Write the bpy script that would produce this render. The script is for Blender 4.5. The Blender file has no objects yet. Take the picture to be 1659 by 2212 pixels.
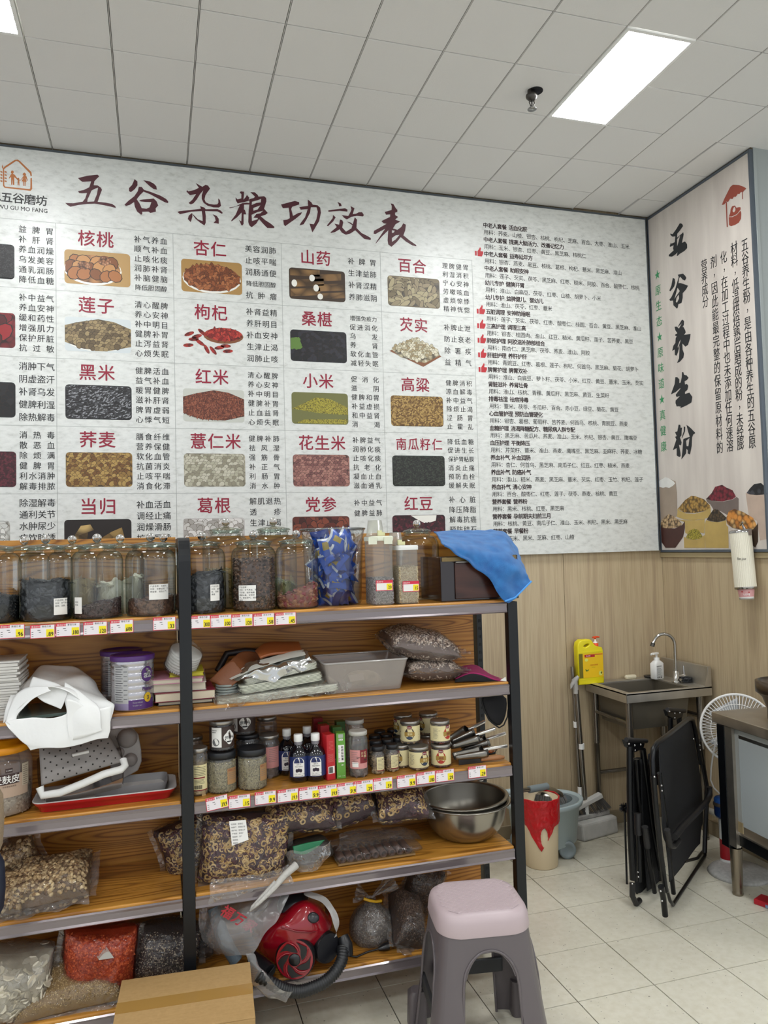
import bpy, math, random
from mathutils import Matrix, Vector, noise as mnoise
random.seed(7)
rnd = random.random
C = bpy.context.scene.collection
PI = math.pi
sc = bpy.context.scene
# ---------------------------------------------------------------- camera
FPX, CZ = 1648.31, 1.5435
YAW, PIT, ROL = 0.2914, 0.0459, -0.0259
fw = Vector((math.sin(YAW)*math.cos(PIT), math.cos(YAW)*math.cos(PIT), math.sin(PIT)))
rt0 = Vector((math.cos(YAW), -math.sin(YAW), 0)); up0 = rt0.cross(fw)
rt = rt0*math.cos(ROL)+up0*math.sin(ROL); up = up0*math.cos(ROL)-rt0*math.sin(ROL)
cd = bpy.data.cameras.new('camera'); cam = bpy.data.objects.new('camera', cd); C.objects.link(cam)
cd.sensor_fit = 'VERTICAL'; cd.sensor_height = 24; cd.lens = FPX/2212*24; cd.clip_start = .05
m = Matrix((rt, up, -fw)).transposed().to_4x4(); m.translation = Vector((0, 0, CZ)); cam.matrix_world = m
sc.camera = cam
# measuring helpers: where the photograph's pixel meets a plane of the room
def ray(px, py): return fw+rt*((px-829.5)/FPX)-up*((py-1106)/FPX)
def aty(px, py, Y): d = ray(px, py); d = d*(Y/d.y); return Vector((d.x, Y, d.z+CZ))
def atx(px, py, X): d = ray(px, py); d = d*(X/d.x); return Vector((X, d.y, d.z+CZ))
def atz(px, py, Z): d = ray(px, py); d = d*((Z-CZ)/d.z); return Vector((d.x, d.y, Z))
# ---------------------------------------------------------------- light
w = bpy.data.worlds.new('hall'); sc.world = w; w.use_nodes = True
w.node_tree.nodes['Background'].inputs[0].default_value = (.90, .95, 1, 1)
w.node_tree.nodes['Background'].inputs[1].default_value = .85
sc.view_settings.view_transform = 'Standard'; sc.view_settings.look = 'None'
sc.view_settings.gamma = 1; sc.view_settings.use_curve_mapping = False
sc.view_settings.exposure = 0.25
PANEL_POWER = 42.0
# ---------------------------------------------------------------- materials
MATS = {}
def srgb(h):
    if isinstance(h, str): c = [int(h[i:i+2], 16)/255 for i in (0, 2, 4)]
    else: return tuple(h)+(1,) if len(h) == 3 else h
    return tuple(x/12.92 if x <= .04045 else ((x+.055)/1.055)**2.4 for x in c)+(1,)
class NT:
    def __init__(s, name):
        s.m = bpy.data.materials.new(name); s.m.use_nodes = True; s.t = s.m.node_tree; s.n = s.t.nodes
        s.b = s.n['Principled BSDF']; s.out = s.n['Material Output']
    def node(s, ty, **k):
        n = s.n.new(ty)
        for a, v in k.items():
            if a.startswith('i_'):
                key = a[2:]; key = int(key) if key.isdigit() else key.replace('_', ' ')
                s.put(n.inputs[key], v)
            else: setattr(n, a, v)
        return n
    def put(s, inp, v):
        if isinstance(v, bpy.types.NodeSocket): s.t.links.new(v, inp)
        else: inp.default_value = v
    def co(s, scale=(1, 1, 1), kind='Object', rot=(0, 0, 0)):
        tc = s.node('ShaderNodeTexCoord'); mp = s.node('ShaderNodeMapping')
        s.put(mp.inputs['Vector'], tc.outputs[kind]); mp.inputs['Scale'].default_value = scale; mp.inputs['Rotation'].default_value = rot
        return mp.outputs[0]
    def ramp(s, fac, stops):
        r = s.node('ShaderNodeValToRGB'); s.put(r.inputs[0], fac); e = r.color_ramp.elements
        while len(e) < len(stops): e.new(.5)
        for q, (p, c) in zip(e, stops): q.position = p; q.color = srgb(c)
        return r.outputs[0]
    def mix(s, f, a, b, mode='MIX'):
        n = s.node('ShaderNodeMix', data_type='RGBA', blend_type=mode)
        s.put(n.inputs[0], f); s.put(n.inputs[6], a); s.put(n.inputs[7], b); return n.outputs[2]
    def math(s, op, a, b=0.0):
        n = s.node('ShaderNodeMath', operation=op); s.put(n.inputs[0], a); s.put(n.inputs[1], b); return n.outputs[0]
    def bump(s, h, st=.3, d=.01):
        n = s.node('ShaderNodeBump'); n.inputs['Strength'].default_value = st; n.inputs['Distance'].default_value = d
        s.put(n.inputs['Height'], h); s.put(s.b.inputs['Normal'], n.outputs[0]); return n.outputs[0]
def mat(name, col, rough=.5, metal=0., spec=.5, bump=0, bs=60, vary=0, vs=8, **k):
    if name in MATS: return MATS[name]
    t = NT(name); c = srgb(col); t.b.inputs['Base Color'].default_value = c
    t.b.inputs['Roughness'].default_value = rough; t.b.inputs['Metallic'].default_value = metal
    t.b.inputs['Specular IOR Level'].default_value = spec
    for a, v in k.items(): t.b.inputs[a.replace('_', ' ')].default_value = v
    if bump:
        n = t.node('ShaderNodeTexNoise', i_Vector=t.co(), i_Scale=float(bs), i_Detail=3.0); t.bump(n.outputs[0], bump, .004)
    if vary:
        n = t.node('ShaderNodeTexNoise', i_Vector=t.co(), i_Scale=float(vs), i_Detail=4.0)
        d = tuple(x*(1-vary) for x in c[:3])+(1,); e = tuple(min(1, x*(1+vary*.5)) for x in c[:3])+(1,)
        t.put(t.b.inputs['Base Color'], t.ramp(n.outputs[0], [(.3, d), (.7, e)]))
    MATS[name] = t.m; return t.m
def film(name, tint='ffffff', base=.1, rough=.12, edge=.6, crinkle=0, cs=30, haze=0., hazecol='ffffff'):
    # thin clear sheet: see-through, glossy, denser where seen edge-on
    if name in MATS: return MATS[name]
    t = NT(name); t.n.remove(t.b)
    tr = t.node('ShaderNodeBsdfTransparent', i_Color=srgb(tint)); gl = t.node('ShaderNodeBsdfGlossy', i_Roughness=rough)
    lw = t.node('ShaderNodeLayerWeight', i_Blend=.35)
    f = t.math('ADD', t.math('MULTIPLY', lw.outputs['Fresnel'], edge), base)
    if crinkle:
        n = t.node('ShaderNodeTexNoise', i_Vector=t.co(), i_Scale=float(cs), i_Detail=2.0, i_Distortion=.6)
        bp = t.node('ShaderNodeBump', i_Strength=crinkle, i_Distance=.02, i_Height=n.outputs[0])
        t.put(gl.inputs['Normal'], bp.outputs[0]); t.put(lw.inputs['Normal'], bp.outputs[0])
    mx = t.node('ShaderNodeMixShader', i_0=f, i_1=tr.outputs[0], i_2=gl.outputs[0]); o = mx.outputs[0]
    if haze:
        df = t.node('ShaderNodeBsdfDiffuse', i_Color=srgb(hazecol)); m2 = t.node('ShaderNodeMixShader', i_0=haze, i_1=o, i_2=df.outputs[0]); o = m2.outputs[0]
    t.put(t.out.inputs[0], o); MATS[name] = t.m; return t.m
def jarglass():
    t = NT('clear_glass'); t.n.remove(t.b)
    lw = t.node('ShaderNodeLayerWeight', i_Blend=.5)
    tint = t.ramp(lw.outputs['Facing'], [(0, 'fcfdfc'), (.55, 'f6f9f7'), (.85, 'd5ded8'), (1, '8c9c94')])
    tr = t.node('ShaderNodeBsdfTransparent', i_Color=tint); gl = t.node('ShaderNodeBsdfGlossy', i_Roughness=.03)
    lf = t.node('ShaderNodeLayerWeight', i_Blend=.3)
    f = t.math('ADD', t.math('MULTIPLY', lf.outputs['Fresnel'], .45), .035)
    mx = t.node('ShaderNodeMixShader', i_0=f, i_1=tr.outputs[0], i_2=gl.outputs[0]); t.put(t.out.inputs[0], mx.outputs[0]); return t.m
def grainwood(name, cols, sc3, rings=9., rough=.35, axis=0):
    # cathedral grain: contour lines of a stretched noise
    t = NT(name); v = t.co(sc3)
    n = t.node('ShaderNodeTexNoise', i_Vector=v, i_Scale=1.0, i_Detail=1.2, i_Roughness=.35)
    fr = t.math('FRACT', t.math('MULTIPLY', n.outputs[0], rings))
    base = t.ramp(fr, [(0, cols[2]), (.07, cols[2]), (.2, cols[0]), (.5, cols[1]), (.82, cols[0]), (1, cols[2])])
    v2 = t.co((sc3[0]*3, 8, sc3[2]*22) if axis == 0 else (sc3[0]*22, 8, sc3[2]*3))
    n2 = t.node('ShaderNodeTexNoise', i_Vector=v2, i_Scale=1.5, i_Detail=3.0)
    c = t.mix(.35, base, t.ramp(n2.outputs[0], [(.3, cols[2]), (.7, cols[0])]))
    t.put(t.b.inputs['Base Color'], c); t.b.inputs['Roughness'].default_value = rough
    MATS[name] = t.m; return t.m
def steel(name, col=(.42, .40, .36), rough=.32, sc3=(3, 3, 90)):
    t = NT(name); n = t.node('ShaderNodeTexNoise', i_Vector=t.co(sc3), i_Scale=3.0, i_Detail=3.0)
    t.b.inputs['Metallic'].default_value = .95; c = srgb(col)
    t.put(t.b.inputs['Base Color'], t.ramp(n.outputs[0], [(.3, tuple(x*.8 for x in c[:3])), (.7, c)]))
    t.put(t.b.inputs['Roughness'], t.math('ADD', t.math('MULTIPLY', n.outputs[0], .25), rough-.1))
    MATS[name] = t.m; return t.m
def seeds(name, cols, scale=90., rough=.5, stretch=(1, 1, 1), bump=.8, gap='181008'):
    t = NT(name); v = t.node('ShaderNodeTexVoronoi', i_Vector=t.co(stretch), i_Scale=float(scale))
    sep = t.node('ShaderNodeSeparateColor'); t.put(sep.inputs[0], v.outputs['Color'])
    n = len(cols); st = [(i/max(1, n-1), c) for i, c in enumerate(cols)]
    c = t.ramp(sep.outputs[0], st); e = t.ramp(v.outputs['Distance'], [(.35, 'ffffff'), (.75, gap)])
    t.put(t.b.inputs['Base Color'], t.mix(.8, c, e, 'MULTIPLY')); t.b.inputs['Roughness'].default_value = rough
    if bump:
        inv = t.math('SUBTRACT', 1.0, v.outputs['Distance']); t.bump(inv, bump, .3/scale)
    MATS[name] = t.m; return t.m
# ---------------------------------------------------------------- geometry
class G:
    def __init__(s): s.v, s.f, s.m, s.s, s.T = [], [], [], [], None
    def add(s, vs, fs, m=0, sm=False):
        b = len(s.v)
        if s.T is not None: vs = [tuple(s.T @ Vector(p)) for p in vs]
        s.v += [tuple(p) for p in vs]
        for f in fs: s.f.append(tuple(i+b for i in f)); s.m.append(m); s.s.append(sm)
    def box(s, x0, x1, y0, y1, z0, z1, m=0):
        s.add([(x0, y0, z0), (x1, y0, z0), (x1, y1, z0), (x0, y1, z0), (x0, y0, z1), (x1, y0, z1), (x1, y1, z1), (x0, y1, z1)],
              [(3, 2, 1, 0), (4, 5, 6, 7), (0, 1, 5, 4), (1, 2, 6, 5), (2, 3, 7, 6), (3, 0, 4, 7)], m)
    def cbox(s, c, d, m=0): s.box(c[0]-d[0]/2, c[0]+d[0]/2, c[1]-d[1]/2, c[1]+d[1]/2, c[2]-d[2]/2, c[2]+d[2]/2, m)
    def loft(s, rings, m=0, sm=True, cap0=True, cap1=True, closed=True):
        n = len(rings[0]); vs = [p for r in rings for p in r]; fs = []
        k = n if closed else n-1
        for a in range(len(rings)-1):
            for i in range(k):
                j = (i+1) % n; fs.append((a*n+i, a*n+j, (a+1)*n+j, (a+1)*n+i))
        s.add(vs, fs, m, sm)
        if cap0: s.add(rings[0], [tuple(range(n-1, -1, -1))], m, False)
        if cap1: s.add(rings[-1], [tuple(range(n))], m, False)
    def lathe(s, prof, c=(0, 0, 0), n=24, m=0, sm=True, cap0=False, cap1=False, a0=0, a1=2*PI):
        full = abs(a1-a0-2*PI) < 1e-6; k = n if full else n+1
        rings = [[(c[0]+r*math.cos(a0+(a1-a0)*i/n), c[1]+r*math.sin(a0+(a1-a0)*i/n), c[2]+z) for i in range(k)] for r, z in prof]
        s.loft(rings, m, sm, cap0, cap1, closed=full)
    def tube(s, pts, r, n=8, m=0, sm=True, closed=False, flat=1.0):
        pts = [Vector(p) for p in pts]; N = len(pts); rr = r if isinstance(r, (list, tuple)) else [r]*N
        rings = []; prev = None
        for i, p in enumerate(pts):
            a = pts[(i+1) % N] if (i < N-1 or closed) else p; b = pts[i-1] if (i > 0 or closed) else p
            t = (a-b).normalized() if (a-b).length > 1e-9 else Vector((0, 0, 1))
            u = prev if prev is not None else (Vector((0, 0, 1)) if abs(t.z) < .9 else Vector((1, 0, 0)))
            u = u-t*u.dot(t)
            if u.length < 1e-6: u = t.orthogonal()
            u.normalize(); prev = u; v = t.cross(u)
            rings.append([tuple(p+u*math.cos(2*PI*k/n)*rr[i]*flat+v*math.sin(2*PI*k/n)*rr[i]) for k in range(n)])
        if closed: rings.append(rings[0])
        s.loft(rings, m, sm, not closed, not closed)
    def surf(s, fn, nu, nv, m=0, sm=True, cu=False):
        vs = [fn(i/nu, j/nv) for j in range(nv+1) for i in range(nu if cu else nu+1)]; w = nu if cu else nu+1
        s.add(vs, [(j*w+i, j*w+(i+1) % w, (j+1)*w+(i+1) % w, (j+1)*w+i) for j in range(nv) for i in range(nu)], m, sm)
    def ball(s, c, r, n=12, k=8, m=0, sm=True):
        r = (r, r, r) if not isinstance(r, (tuple, list)) else r
        s.surf(lambda u, v: (c[0]+r[0]*math.cos(2*PI*u)*math.sin(PI*v), c[1]+r[1]*math.sin(2*PI*u)*math.sin(PI*v), c[2]+r[2]*math.cos(PI*v)), n, k, m, sm, cu=True)
    def prism(s, poly, fn, t0, t1, m=0):
        n = len(poly); s.add([fn(a, b, t) for t in (t0, t1) for a, b in poly],
            [tuple(range(n-1, -1, -1)), tuple(range(n, 2*n))]+[(i, (i+1) % n, n+(i+1) % n, n+i) for i in range(n)], m)
def rrect(cx, cy, sx, sy, r, z, n=4, rot=0):
    r = min(r, sx/2-1e-4, sy/2-1e-4); o = []
    for q, (a, b) in enumerate(((1, 1), (-1, 1), (-1, -1), (1, -1))):
        for i in range(n+1):
            t = PI/2*q+PI/2*i/n; x = a*(sx/2-r)+r*math.cos(t); y = b*(sy/2-r)+r*math.sin(t)
            o.append((cx+x*math.cos(rot)-y*math.sin(rot), cy+x*math.sin(rot)+y*math.cos(rot), z))
    return o
def T(x=0, y=0, z=0, rx=0, ry=0, rz=0, s=1):
    return Matrix.Translation((x, y, z)) @ Matrix.Rotation(rz, 4, 'Z') @ Matrix.Rotation(ry, 4, 'Y') @ Matrix.Rotation(rx, 4, 'X') @ Matrix.Scale(s, 4)
# ---------------------------------------------------------------- objects
def mesh(name, g, mats):
    me = bpy.data.meshes.new(name); me.from_pydata(g.v, [], g.f)
    for a in (mats if isinstance(mats, (list, tuple)) else [mats]): me.materials.append(a)
    me.polygons.foreach_set('material_index', g.m); me.polygons.foreach_set('use_smooth', g.s)
    me.update(); return me
def put(name, g, mats, parent=None, label=None, bevel=0, kind=None, solid=0, sub=0, world=False, loc=None, rot=None):
    o = bpy.data.objects.new(name, mesh(name, g, mats) if isinstance(g, G) else g); C.objects.link(o)
    if parent is not None:
        o.parent = parent
        if world:
            M = Matrix.LocRotScale(parent.location, parent.rotation_euler, parent.scale)
            o.matrix_parent_inverse = M.inverted()
    if loc: o.location = loc
    if rot: o.rotation_euler = rot
    if label: o['label'] = label
    if kind: o['kind'] = kind
    if solid:
        q = o.modifiers.new('s', 'SOLIDIFY'); q.thickness = solid; q.offset = 0
    if sub:
        q = o.modifiers.new('u', 'SUBSURF'); q.levels = sub; q.render_levels = sub
    if bevel:
        q = o.modifiers.new('b', 'BEVEL'); q.width = bevel; q.segments = 2; q.limit_method = 'ANGLE'; q.angle_limit = .6
    return o
def tag(o, label, cat, group=None):
    o['label'] = label; o['category'] = cat
    if group: o['group'] = group
    return o
def thing(name, label, cat, loc=(0, 0, 0), rz=0, group=None, rot=None):
    o = bpy.data.objects.new(name, None); C.objects.link(o); o.empty_display_size = .02
    o.location = loc; o.rotation_euler = rot if rot else (0, 0, rz); return tag(o, label, cat, group)
def kids(o): return [c for c in C.objects if c.parent is o]
def dup(o, loc, rz=0, label=None, rot=None, scale=None):
    def cp(a, par):
        c = a.copy(); C.objects.link(c)
        if par is not None: c.parent = par
        for ch in kids(a): cp(ch, c)
        return c
    c = cp(o, None); c.location = loc; c.rotation_euler = rot if rot else (0, 0, rz)
    if scale: c.scale = scale
    if label: c['label'] = label
    return c
# ---------------------------------------------------------------- print and lettering
_gl = {}
def glyph(s, off=0.):
    k = (s, off)
    if k not in _gl:
        c = bpy.data.curves.new('t', 'FONT'); c.body = s; c.size = 1; c.offset = off; c.resolution_u = 2; c.fill_mode = 'FRONT'
        o = bpy.data.objects.new('t', c); me = bpy.data.meshes.new_from_object(o)
        _gl[k] = ([tuple(v.co)[:2] for v in me.vertices], [tuple(p.vertices) for p in me.polygons])
        bpy.data.objects.remove(o); bpy.data.curves.remove(c); bpy.data.meshes.remove(me)
    return _gl[k]
class Fr:                                   # a flat printing surface: a to the right, b up, d outwards
    def __init__(s, o, u, v): s.o = Vector(o); s.u = Vector(u).normalized(); s.v = Vector(v).normalized(); s.n = s.u.cross(s.v)
    def pt(s, a, b, d=0): return tuple(s.o+s.u*a+s.v*b+s.n*d)
class Cy:                                   # the wall of a jar: a runs round it; centre of print faces heading th
    def __init__(s, o, R, th): s.o = Vector(o); s.R = R; s.th = th
    def pt(s, a, b, d=0):
        t = s.th+a/s.R; return (s.o.x+(s.R+d)*math.cos(t), s.o.y+(s.R+d)*math.sin(t), s.o.z+b)
def write(g, fr, s, x, y, h, adv=None, off=0., m=0, d=.0008, vert=False, wid=None, narrow=1., shear=0., align='l'):
    # East Asian lines go character by character; latin words as a whole. x left (or centre), y centre line
    if off > 0:
        for k, (ox, oy) in enumerate(((-off, 0), (off, 0), (0, off), (0, -off)) if off > .01 else ((-off, 0), (off, 0))):
            write(g, fr, s, x+ox*h, y+oy*h, h, adv, 0, m, d+k*1e-5, vert, wid, narrow, shear, align)
        return
    cjk = any(ord(c) > 0x2000 for c in s); adv = adv or h
    if cjk or vert:
        n = len(s); tot = adv*n if not vert else 0
        if align == 'c': x -= tot/2
        for i, ch in enumerate(s):
            if ch == ' ': continue
            vs, fs = glyph(ch, off)
            cx = x+adv*(i+.5) if not vert else x; cy = y if not vert else y-adv*i
            g.add([fr.pt(cx+(a-.5)*h*narrow+(b-.385)*h*shear, cy+(b-.385)*h, d) for a, b in vs], fs, m)
    else:
        vs, fs = glyph(s, off)
        if not vs: return
        wmax = max(a for a, b in vs); k = (wid/wmax if wid else h*narrow)
        if align == 'c': x -= wmax*k/2
        g.add([fr.pt(x+a*k, y+(b-.35)*h, d) for a, b in vs], fs, m)
def patch(g, fr, x0, y0, x1, y1, m=0, d=.0004, nx=1, r=0):
    if nx > 1:
        g.add([fr.pt(x0+(x1-x0)*i/nx, y, d) for y in (y0, y1) for i in range(nx+1)], [(i, i+1, nx+2+i, nx+1+i) for i in range(nx)], m, True); return
    if r:
        P = rrect((x0+x1)/2, (y0+y1)/2, x1-x0, y1-y0, r, 0); g.add([fr.pt(a, b, d) for a, b, _ in P], [tuple(range(len(P)))], m)
    else: g.add([fr.pt(x0, y0, d), fr.pt(x1, y0, d), fr.pt(x1, y1, d), fr.pt(x0, y1, d)], [(0, 1, 2, 3)], m)
def disc(g, fr, x, y, rx, ry, m=0, d=.0006, n=20):
    g.add([fr.pt(x+rx*math.cos(2*PI*i/n), y+ry*math.sin(2*PI*i/n), d) for i in range(n)], [tuple(range(n))], m)
def outline(g, fr, loops, m=0, d=.001):
    # traced lettering: even-odd fill of the outlines (millimetres on the sign)
    if not isinstance(loops[0], list): loops = [loops]
    c = bpy.data.curves.new('t', 'CURVE'); c.dimensions = '2D'; c.fill_mode = 'BOTH'
    for lp in loops:
        sp = c.splines.new('POLY'); n = len(lp)//2; sp.points.add(n-1); sp.use_cyclic_u = True
        for i in range(n): sp.points[i].co = (lp[2*i]/100, lp[2*i+1]/100, 0, 1)
    o = bpy.data.objects.new('t', c); me = bpy.data.meshes.new_from_object(o)
    g.add([fr.pt(v.co.x/10, v.co.y/10, d) for v in me.vertices], [tuple(p.vertices) for p in me.polygons], m)
    bpy.data.objects.remove(o); bpy.data.curves.remove(c); bpy.data.meshes.remove(me)
def scatter(g, pts, shape, m=0, sm=False, s0=.8, s1=1.2, lay=0.):
    # many small grains laid over sampled points (point, normal)
    vs, fs = shape
    for p, n in pts:
        n = Vector(n).normalized(); q = Vector((rnd()-.5, rnd()-.5, rnd()-.5)); t = (q-n*q.dot(n)*(1-lay)).normalized()
        b = n.cross(t)
        if b.length < 1e-4: continue
        b.normalize(); n2 = t.cross(b); k = s0+(s1-s0)*rnd(); p = Vector(p)
        mm = m if isinstance(m, int) else m[int(rnd()*len(m))]
        g.add([tuple(p+(t*a[0]+b*a[1]+n2*a[2])*k) for a in vs], fs, mm, sm)
def grain(l, w, h):
    return ([(l, 0, 0), (-l, 0, 0), (0, w, 0), (0, -w, 0), (0, 0, h), (0, 0, -h)],
            [(0, 2, 4), (2, 1, 4), (1, 3, 4), (3, 0, 4), (2, 0, 5), (1, 2, 5), (3, 1, 5), (0, 3, 5)])
def ringshape(R, r, n=9, k=5):
    vs = [((R+r*math.cos(2*PI*j/k))*math.cos(2*PI*i/n), (R+r*math.cos(2*PI*j/k))*math.sin(2*PI*i/n), r*.8*math.sin(2*PI*j/k)) for i in range(n) for j in range(k)]
    return vs, [(i*k+j, ((i+1) % n)*k+j, ((i+1) % n)*k+(j+1) % k, i*k+(j+1) % k) for i in range(n) for j in range(k)]

def net(g, ctrl, nu, nv, m=0, sm=True, wob=0., ws=12.):
    # smooth sheet through a net of control points (rows of Vectors)
    R, K = len(ctrl), len(ctrl[0])
    def cr(p, t):
        n = len(p)-1; i = min(int(t*n), n-1); f = t*n-i
        a, b, c, d = p[max(i-1, 0)], p[i], p[i+1], p[min(i+2, n)]
        return ((b*2)+(c-a)*f+(a*2-b*5+c*4-d)*f*f+(b*3-a-c*3+d)*f*f*f)*.5
    def fn(u, v):
        q = cr([cr(r, u) for r in ctrl], v)
        if wob: q = q+mnoise.noise_vector(q*ws)*wob
        return tuple(q)
    g.surf(fn, nu, nv, m, sm)
def pix(rows): return [[aty(*p) for p in r] for r in rows]
# ================================================================= common materials
WHITE = mat('white_plastic', 'e9e9e6', .35); BLACKM = mat('black_metal', '16181b', .35, .3); BLACKP = mat('black_plastic', '15161a', .45)
INK = mat('black_ink', '17191c', .6); RED = mat('crimson_ink', '8c1330', .55); PAPER = mat('white_paper', 'e6e4df', .6)
YEL = mat('tag_yellow', 'f0dc10', .5); TAGRED = mat('tag_red', 'd02340', .5); GREYINK = mat('grey_ink', '6a6a6a', .6)
GLASS = jarglass(); STEEL = steel('brushed_steel', (.46, .43, .38), .35); STEEL2 = steel('polished_steel', (.62, .6, .56), .2, (3, 3, 3))
CLEARP = film('clear_plastic', 'f2f2f2', .05, .08, .5, haze=.05); BAG = film('bag_film', 'fbfbfb', .02, .14, .38, crinkle=.9, cs=26, haze=.015)
FROST = film('frosted_plastic', 'f2f2ee', .05, .22, .4, haze=.15, hazecol='d8d8d4')
PINE = grainwood('yellow_pine_board', ['b87c30', 'cc9342', '744418'], (1.0, 4, 9.5), 22., .42)
PINEV = grainwood('shelf_board_pine', ['c68a36', 'd69c48', '80501e'], (.8, 9, 6), 20., .28)
# ================================================================= the room
XR, YB, HC = 2.770, 3.730, 3.4124
YG = 2.909                                     # where the side wall ends and the grey wall begins
def tiles():
    gx, gy = .16549, 2.31142
    tile = mat('ceiling_tile_white', 'dcdbd9', .75, bump=.15, bs=300); bar = mat('ceiling_grid_grey', 'c4c2bf', .6); gapm = mat('joint_shadow_grey', '8f8d8a', .8)
    ce = G(); ce.box(-4.2, 6.2, -3.2, 3.9, HC+.03, HC+.06)
    c = put('ceiling', ce, mat('ceiling_void', 'b2b1ad', .9)); c['kind'] = 'structure'
    far = G(); far.box(-4.2, 6.2, -3.2, gy-.3*3, HC+.001, HC+.02)
    holes = []
    me = None; lights = {}
    for i in range(-6, 13):
        for j in range(-3, 6):
            x0, y0 = gx+.3*i, gy+.3*j; x1, y1 = x0+.3, y0+.3
            if y0 > YB-.02 or (x0 > XR-.03 and y1 > YG+.3): continue
            if i in (5, -3) and j in (0, 1): continue
            y1 = min(y1, YB-.02); g = G(); e = .0022
            if x1 > XR and y0 > YG-.01: x1 = XR-.012
            g.box(x0+e*1.5, x1-e*1.5, y0+e*1.0, y1-e*1.0, HC+.0, HC+.012)
            if i == 3 and j == 1:                # the tile the sprinkler drops through
                pass
            t = put('ceiling_tile', g, tile, c, bevel=.0012)
            if (i, j) in ((7, 2),): t.location.z += .004
            if j == 4 and i == 7: t.location.z += .006
    g = G()
    for i in range(-6, 14):
        x = gx+.3*i; g.box(x-.0012, x+.0012, gy-.9, YB-.01, HC-.0006, HC+.011)
    put('grid_bar', g, bar, c, kind='stuff')
    put('ceiling_sheet', far, tile, c)
tiles()
def floor():
    t = NT('cream_floor_tile'); v = t.co()
    n = t.node('ShaderNodeTexNoise', i_Vector=v, i_Scale=2.2, i_Detail=6.0, i_Roughness=.7); n2 = t.node('ShaderNodeTexNoise', i_Vector=v, i_Scale=38.0, i_Detail=5.0)
    base = t.ramp(n2.outputs[0], [(.3, 'd3cebb'), (.62, 'dcd8c8')])
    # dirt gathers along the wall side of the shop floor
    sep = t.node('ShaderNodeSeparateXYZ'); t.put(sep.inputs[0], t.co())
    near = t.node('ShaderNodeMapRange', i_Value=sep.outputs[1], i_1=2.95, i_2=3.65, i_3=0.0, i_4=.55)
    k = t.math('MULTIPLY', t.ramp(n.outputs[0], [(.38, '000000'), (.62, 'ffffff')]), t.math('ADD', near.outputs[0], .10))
    n3 = t.node('ShaderNodeTexNoise', i_Vector=v, i_Scale=95.0, i_Detail=1.0)
    sp = t.ramp(n3.outputs[0], [(.735, '000000'), (.76, 'ffffff')])
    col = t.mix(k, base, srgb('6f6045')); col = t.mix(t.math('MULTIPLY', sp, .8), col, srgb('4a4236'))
    t.put(t.b.inputs['Base Color'], col); t.b.inputs['Roughness'].default_value = .28
    fl = G(); fl.box(-4.2, 6.2, -3.2, 3.9, -.05, -.004)
    f = put('floor', fl, mat('floor_joint_dark', '36312a', .9)); f['kind'] = 'structure'
    far = G(); far.box(-4.2, 6.2, -3.2, 3.25298-.3*8, -.004, 0); put('floor_sheet', far, t.m, f)
    for i in range(-9, 8):
        for j in range(-2, 8):
            x0, y1 = 1.94150+.3*i-.3, 3.25298-.3*(j)
            y0 = y1-.3
            if y0 > YB: continue
            g = G(); e = .0019; g.box(x0+e, x0+.3-e, y0+e, min(y1, YB)-e, -.006, 0); put('floor_tile', g, t.m, f)
    return t.m
FLOORM = floor()
def wallpanel_mat():
    t = NT('pale_oak_wall_panel'); v = t.co((1, 1, .05))
    n = t.node('ShaderNodeTexNoise', i_Vector=v, i_Scale=28.0, i_Detail=4.0, i_Roughness=.6)
    n2 = t.node('ShaderNodeTexNoise', i_Vector=t.co((1, 1, .02)), i_Scale=140.0, i_Detail=2.0)
    f = t.mix(.4, n.outputs[0], n2.outputs[0])
    t.put(t.b.inputs['Base Color'], t.ramp(f, [(.36, 'a69379'), (.46, 'b19e80'), (.56, 'bcab8c'), (.66, 'ad9b7d')]))
    t.b.inputs['Roughness'].default_value = .45; return t.m
OAK = wallpanel_mat()
def walls():
    gr = mat('grey_wall_paint', '9aa09f', .7); dk = mat('dark_joint', '6b5c45', .8)
    g = G(); g.box(-4.2, XR+.02, YB+.004, YB+.1, 0, HC+.03); wb = put('wall_back', g, dk); wb['kind'] = 'structure'
    xs = [-1.9, -.98, -.06, .86, 1.10, 2.135, XR]
    for a, b in zip(xs, xs[1:]):
        g = G(); g.box(a+.0012, b-.0012, YB, YB+.01, 0, HC+.02); put('wall_panel', g, OAK, wb)
    g = G(); g.box(XR+.004, XR+.1, YG+.02, YB+.1, 0, HC+.03); wr = put('wall_right', g, dk); wr['kind'] = 'structure'
    g = G(); g.box(XR, XR+.01, YG+.001, YB, 0, HC+.02); put('wall_panel', g, OAK, wr)
    g = G(); g.box(XR+.0105, 6.2, YG, YG+.1, 0, HC+.03); g.box(XR-.004, XR+.012, YG-.004, YG+.0005, 1.476, HC); wg = put('wall_grey', g, gr); wg['kind'] = 'structure'
    g = G(); g.box(XR-.014, XR, YG, YB, 1.445, 1.472); t1 = put('trim_1', g, mat('pale_trim', 'a59573', .5), bevel=.002); t1['kind'] = 'structure'
    # low grey skirting and the strip under the sink wall
    g = G(); g.box(1.3, XR, YB-.012, YB, 0, .07); b1 = put('baseboard_back', g, mat('skirting_beige', '8d7f66', .6), bevel=.003); b1['kind'] = 'structure'
    g = G(); g.box(XR-.012, XR, YG, YB, 0, .07); b2 = put('baseboard_right', g, MATS['skirting_beige'], bevel=.003); b2['kind'] = 'structure'
walls()
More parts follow.
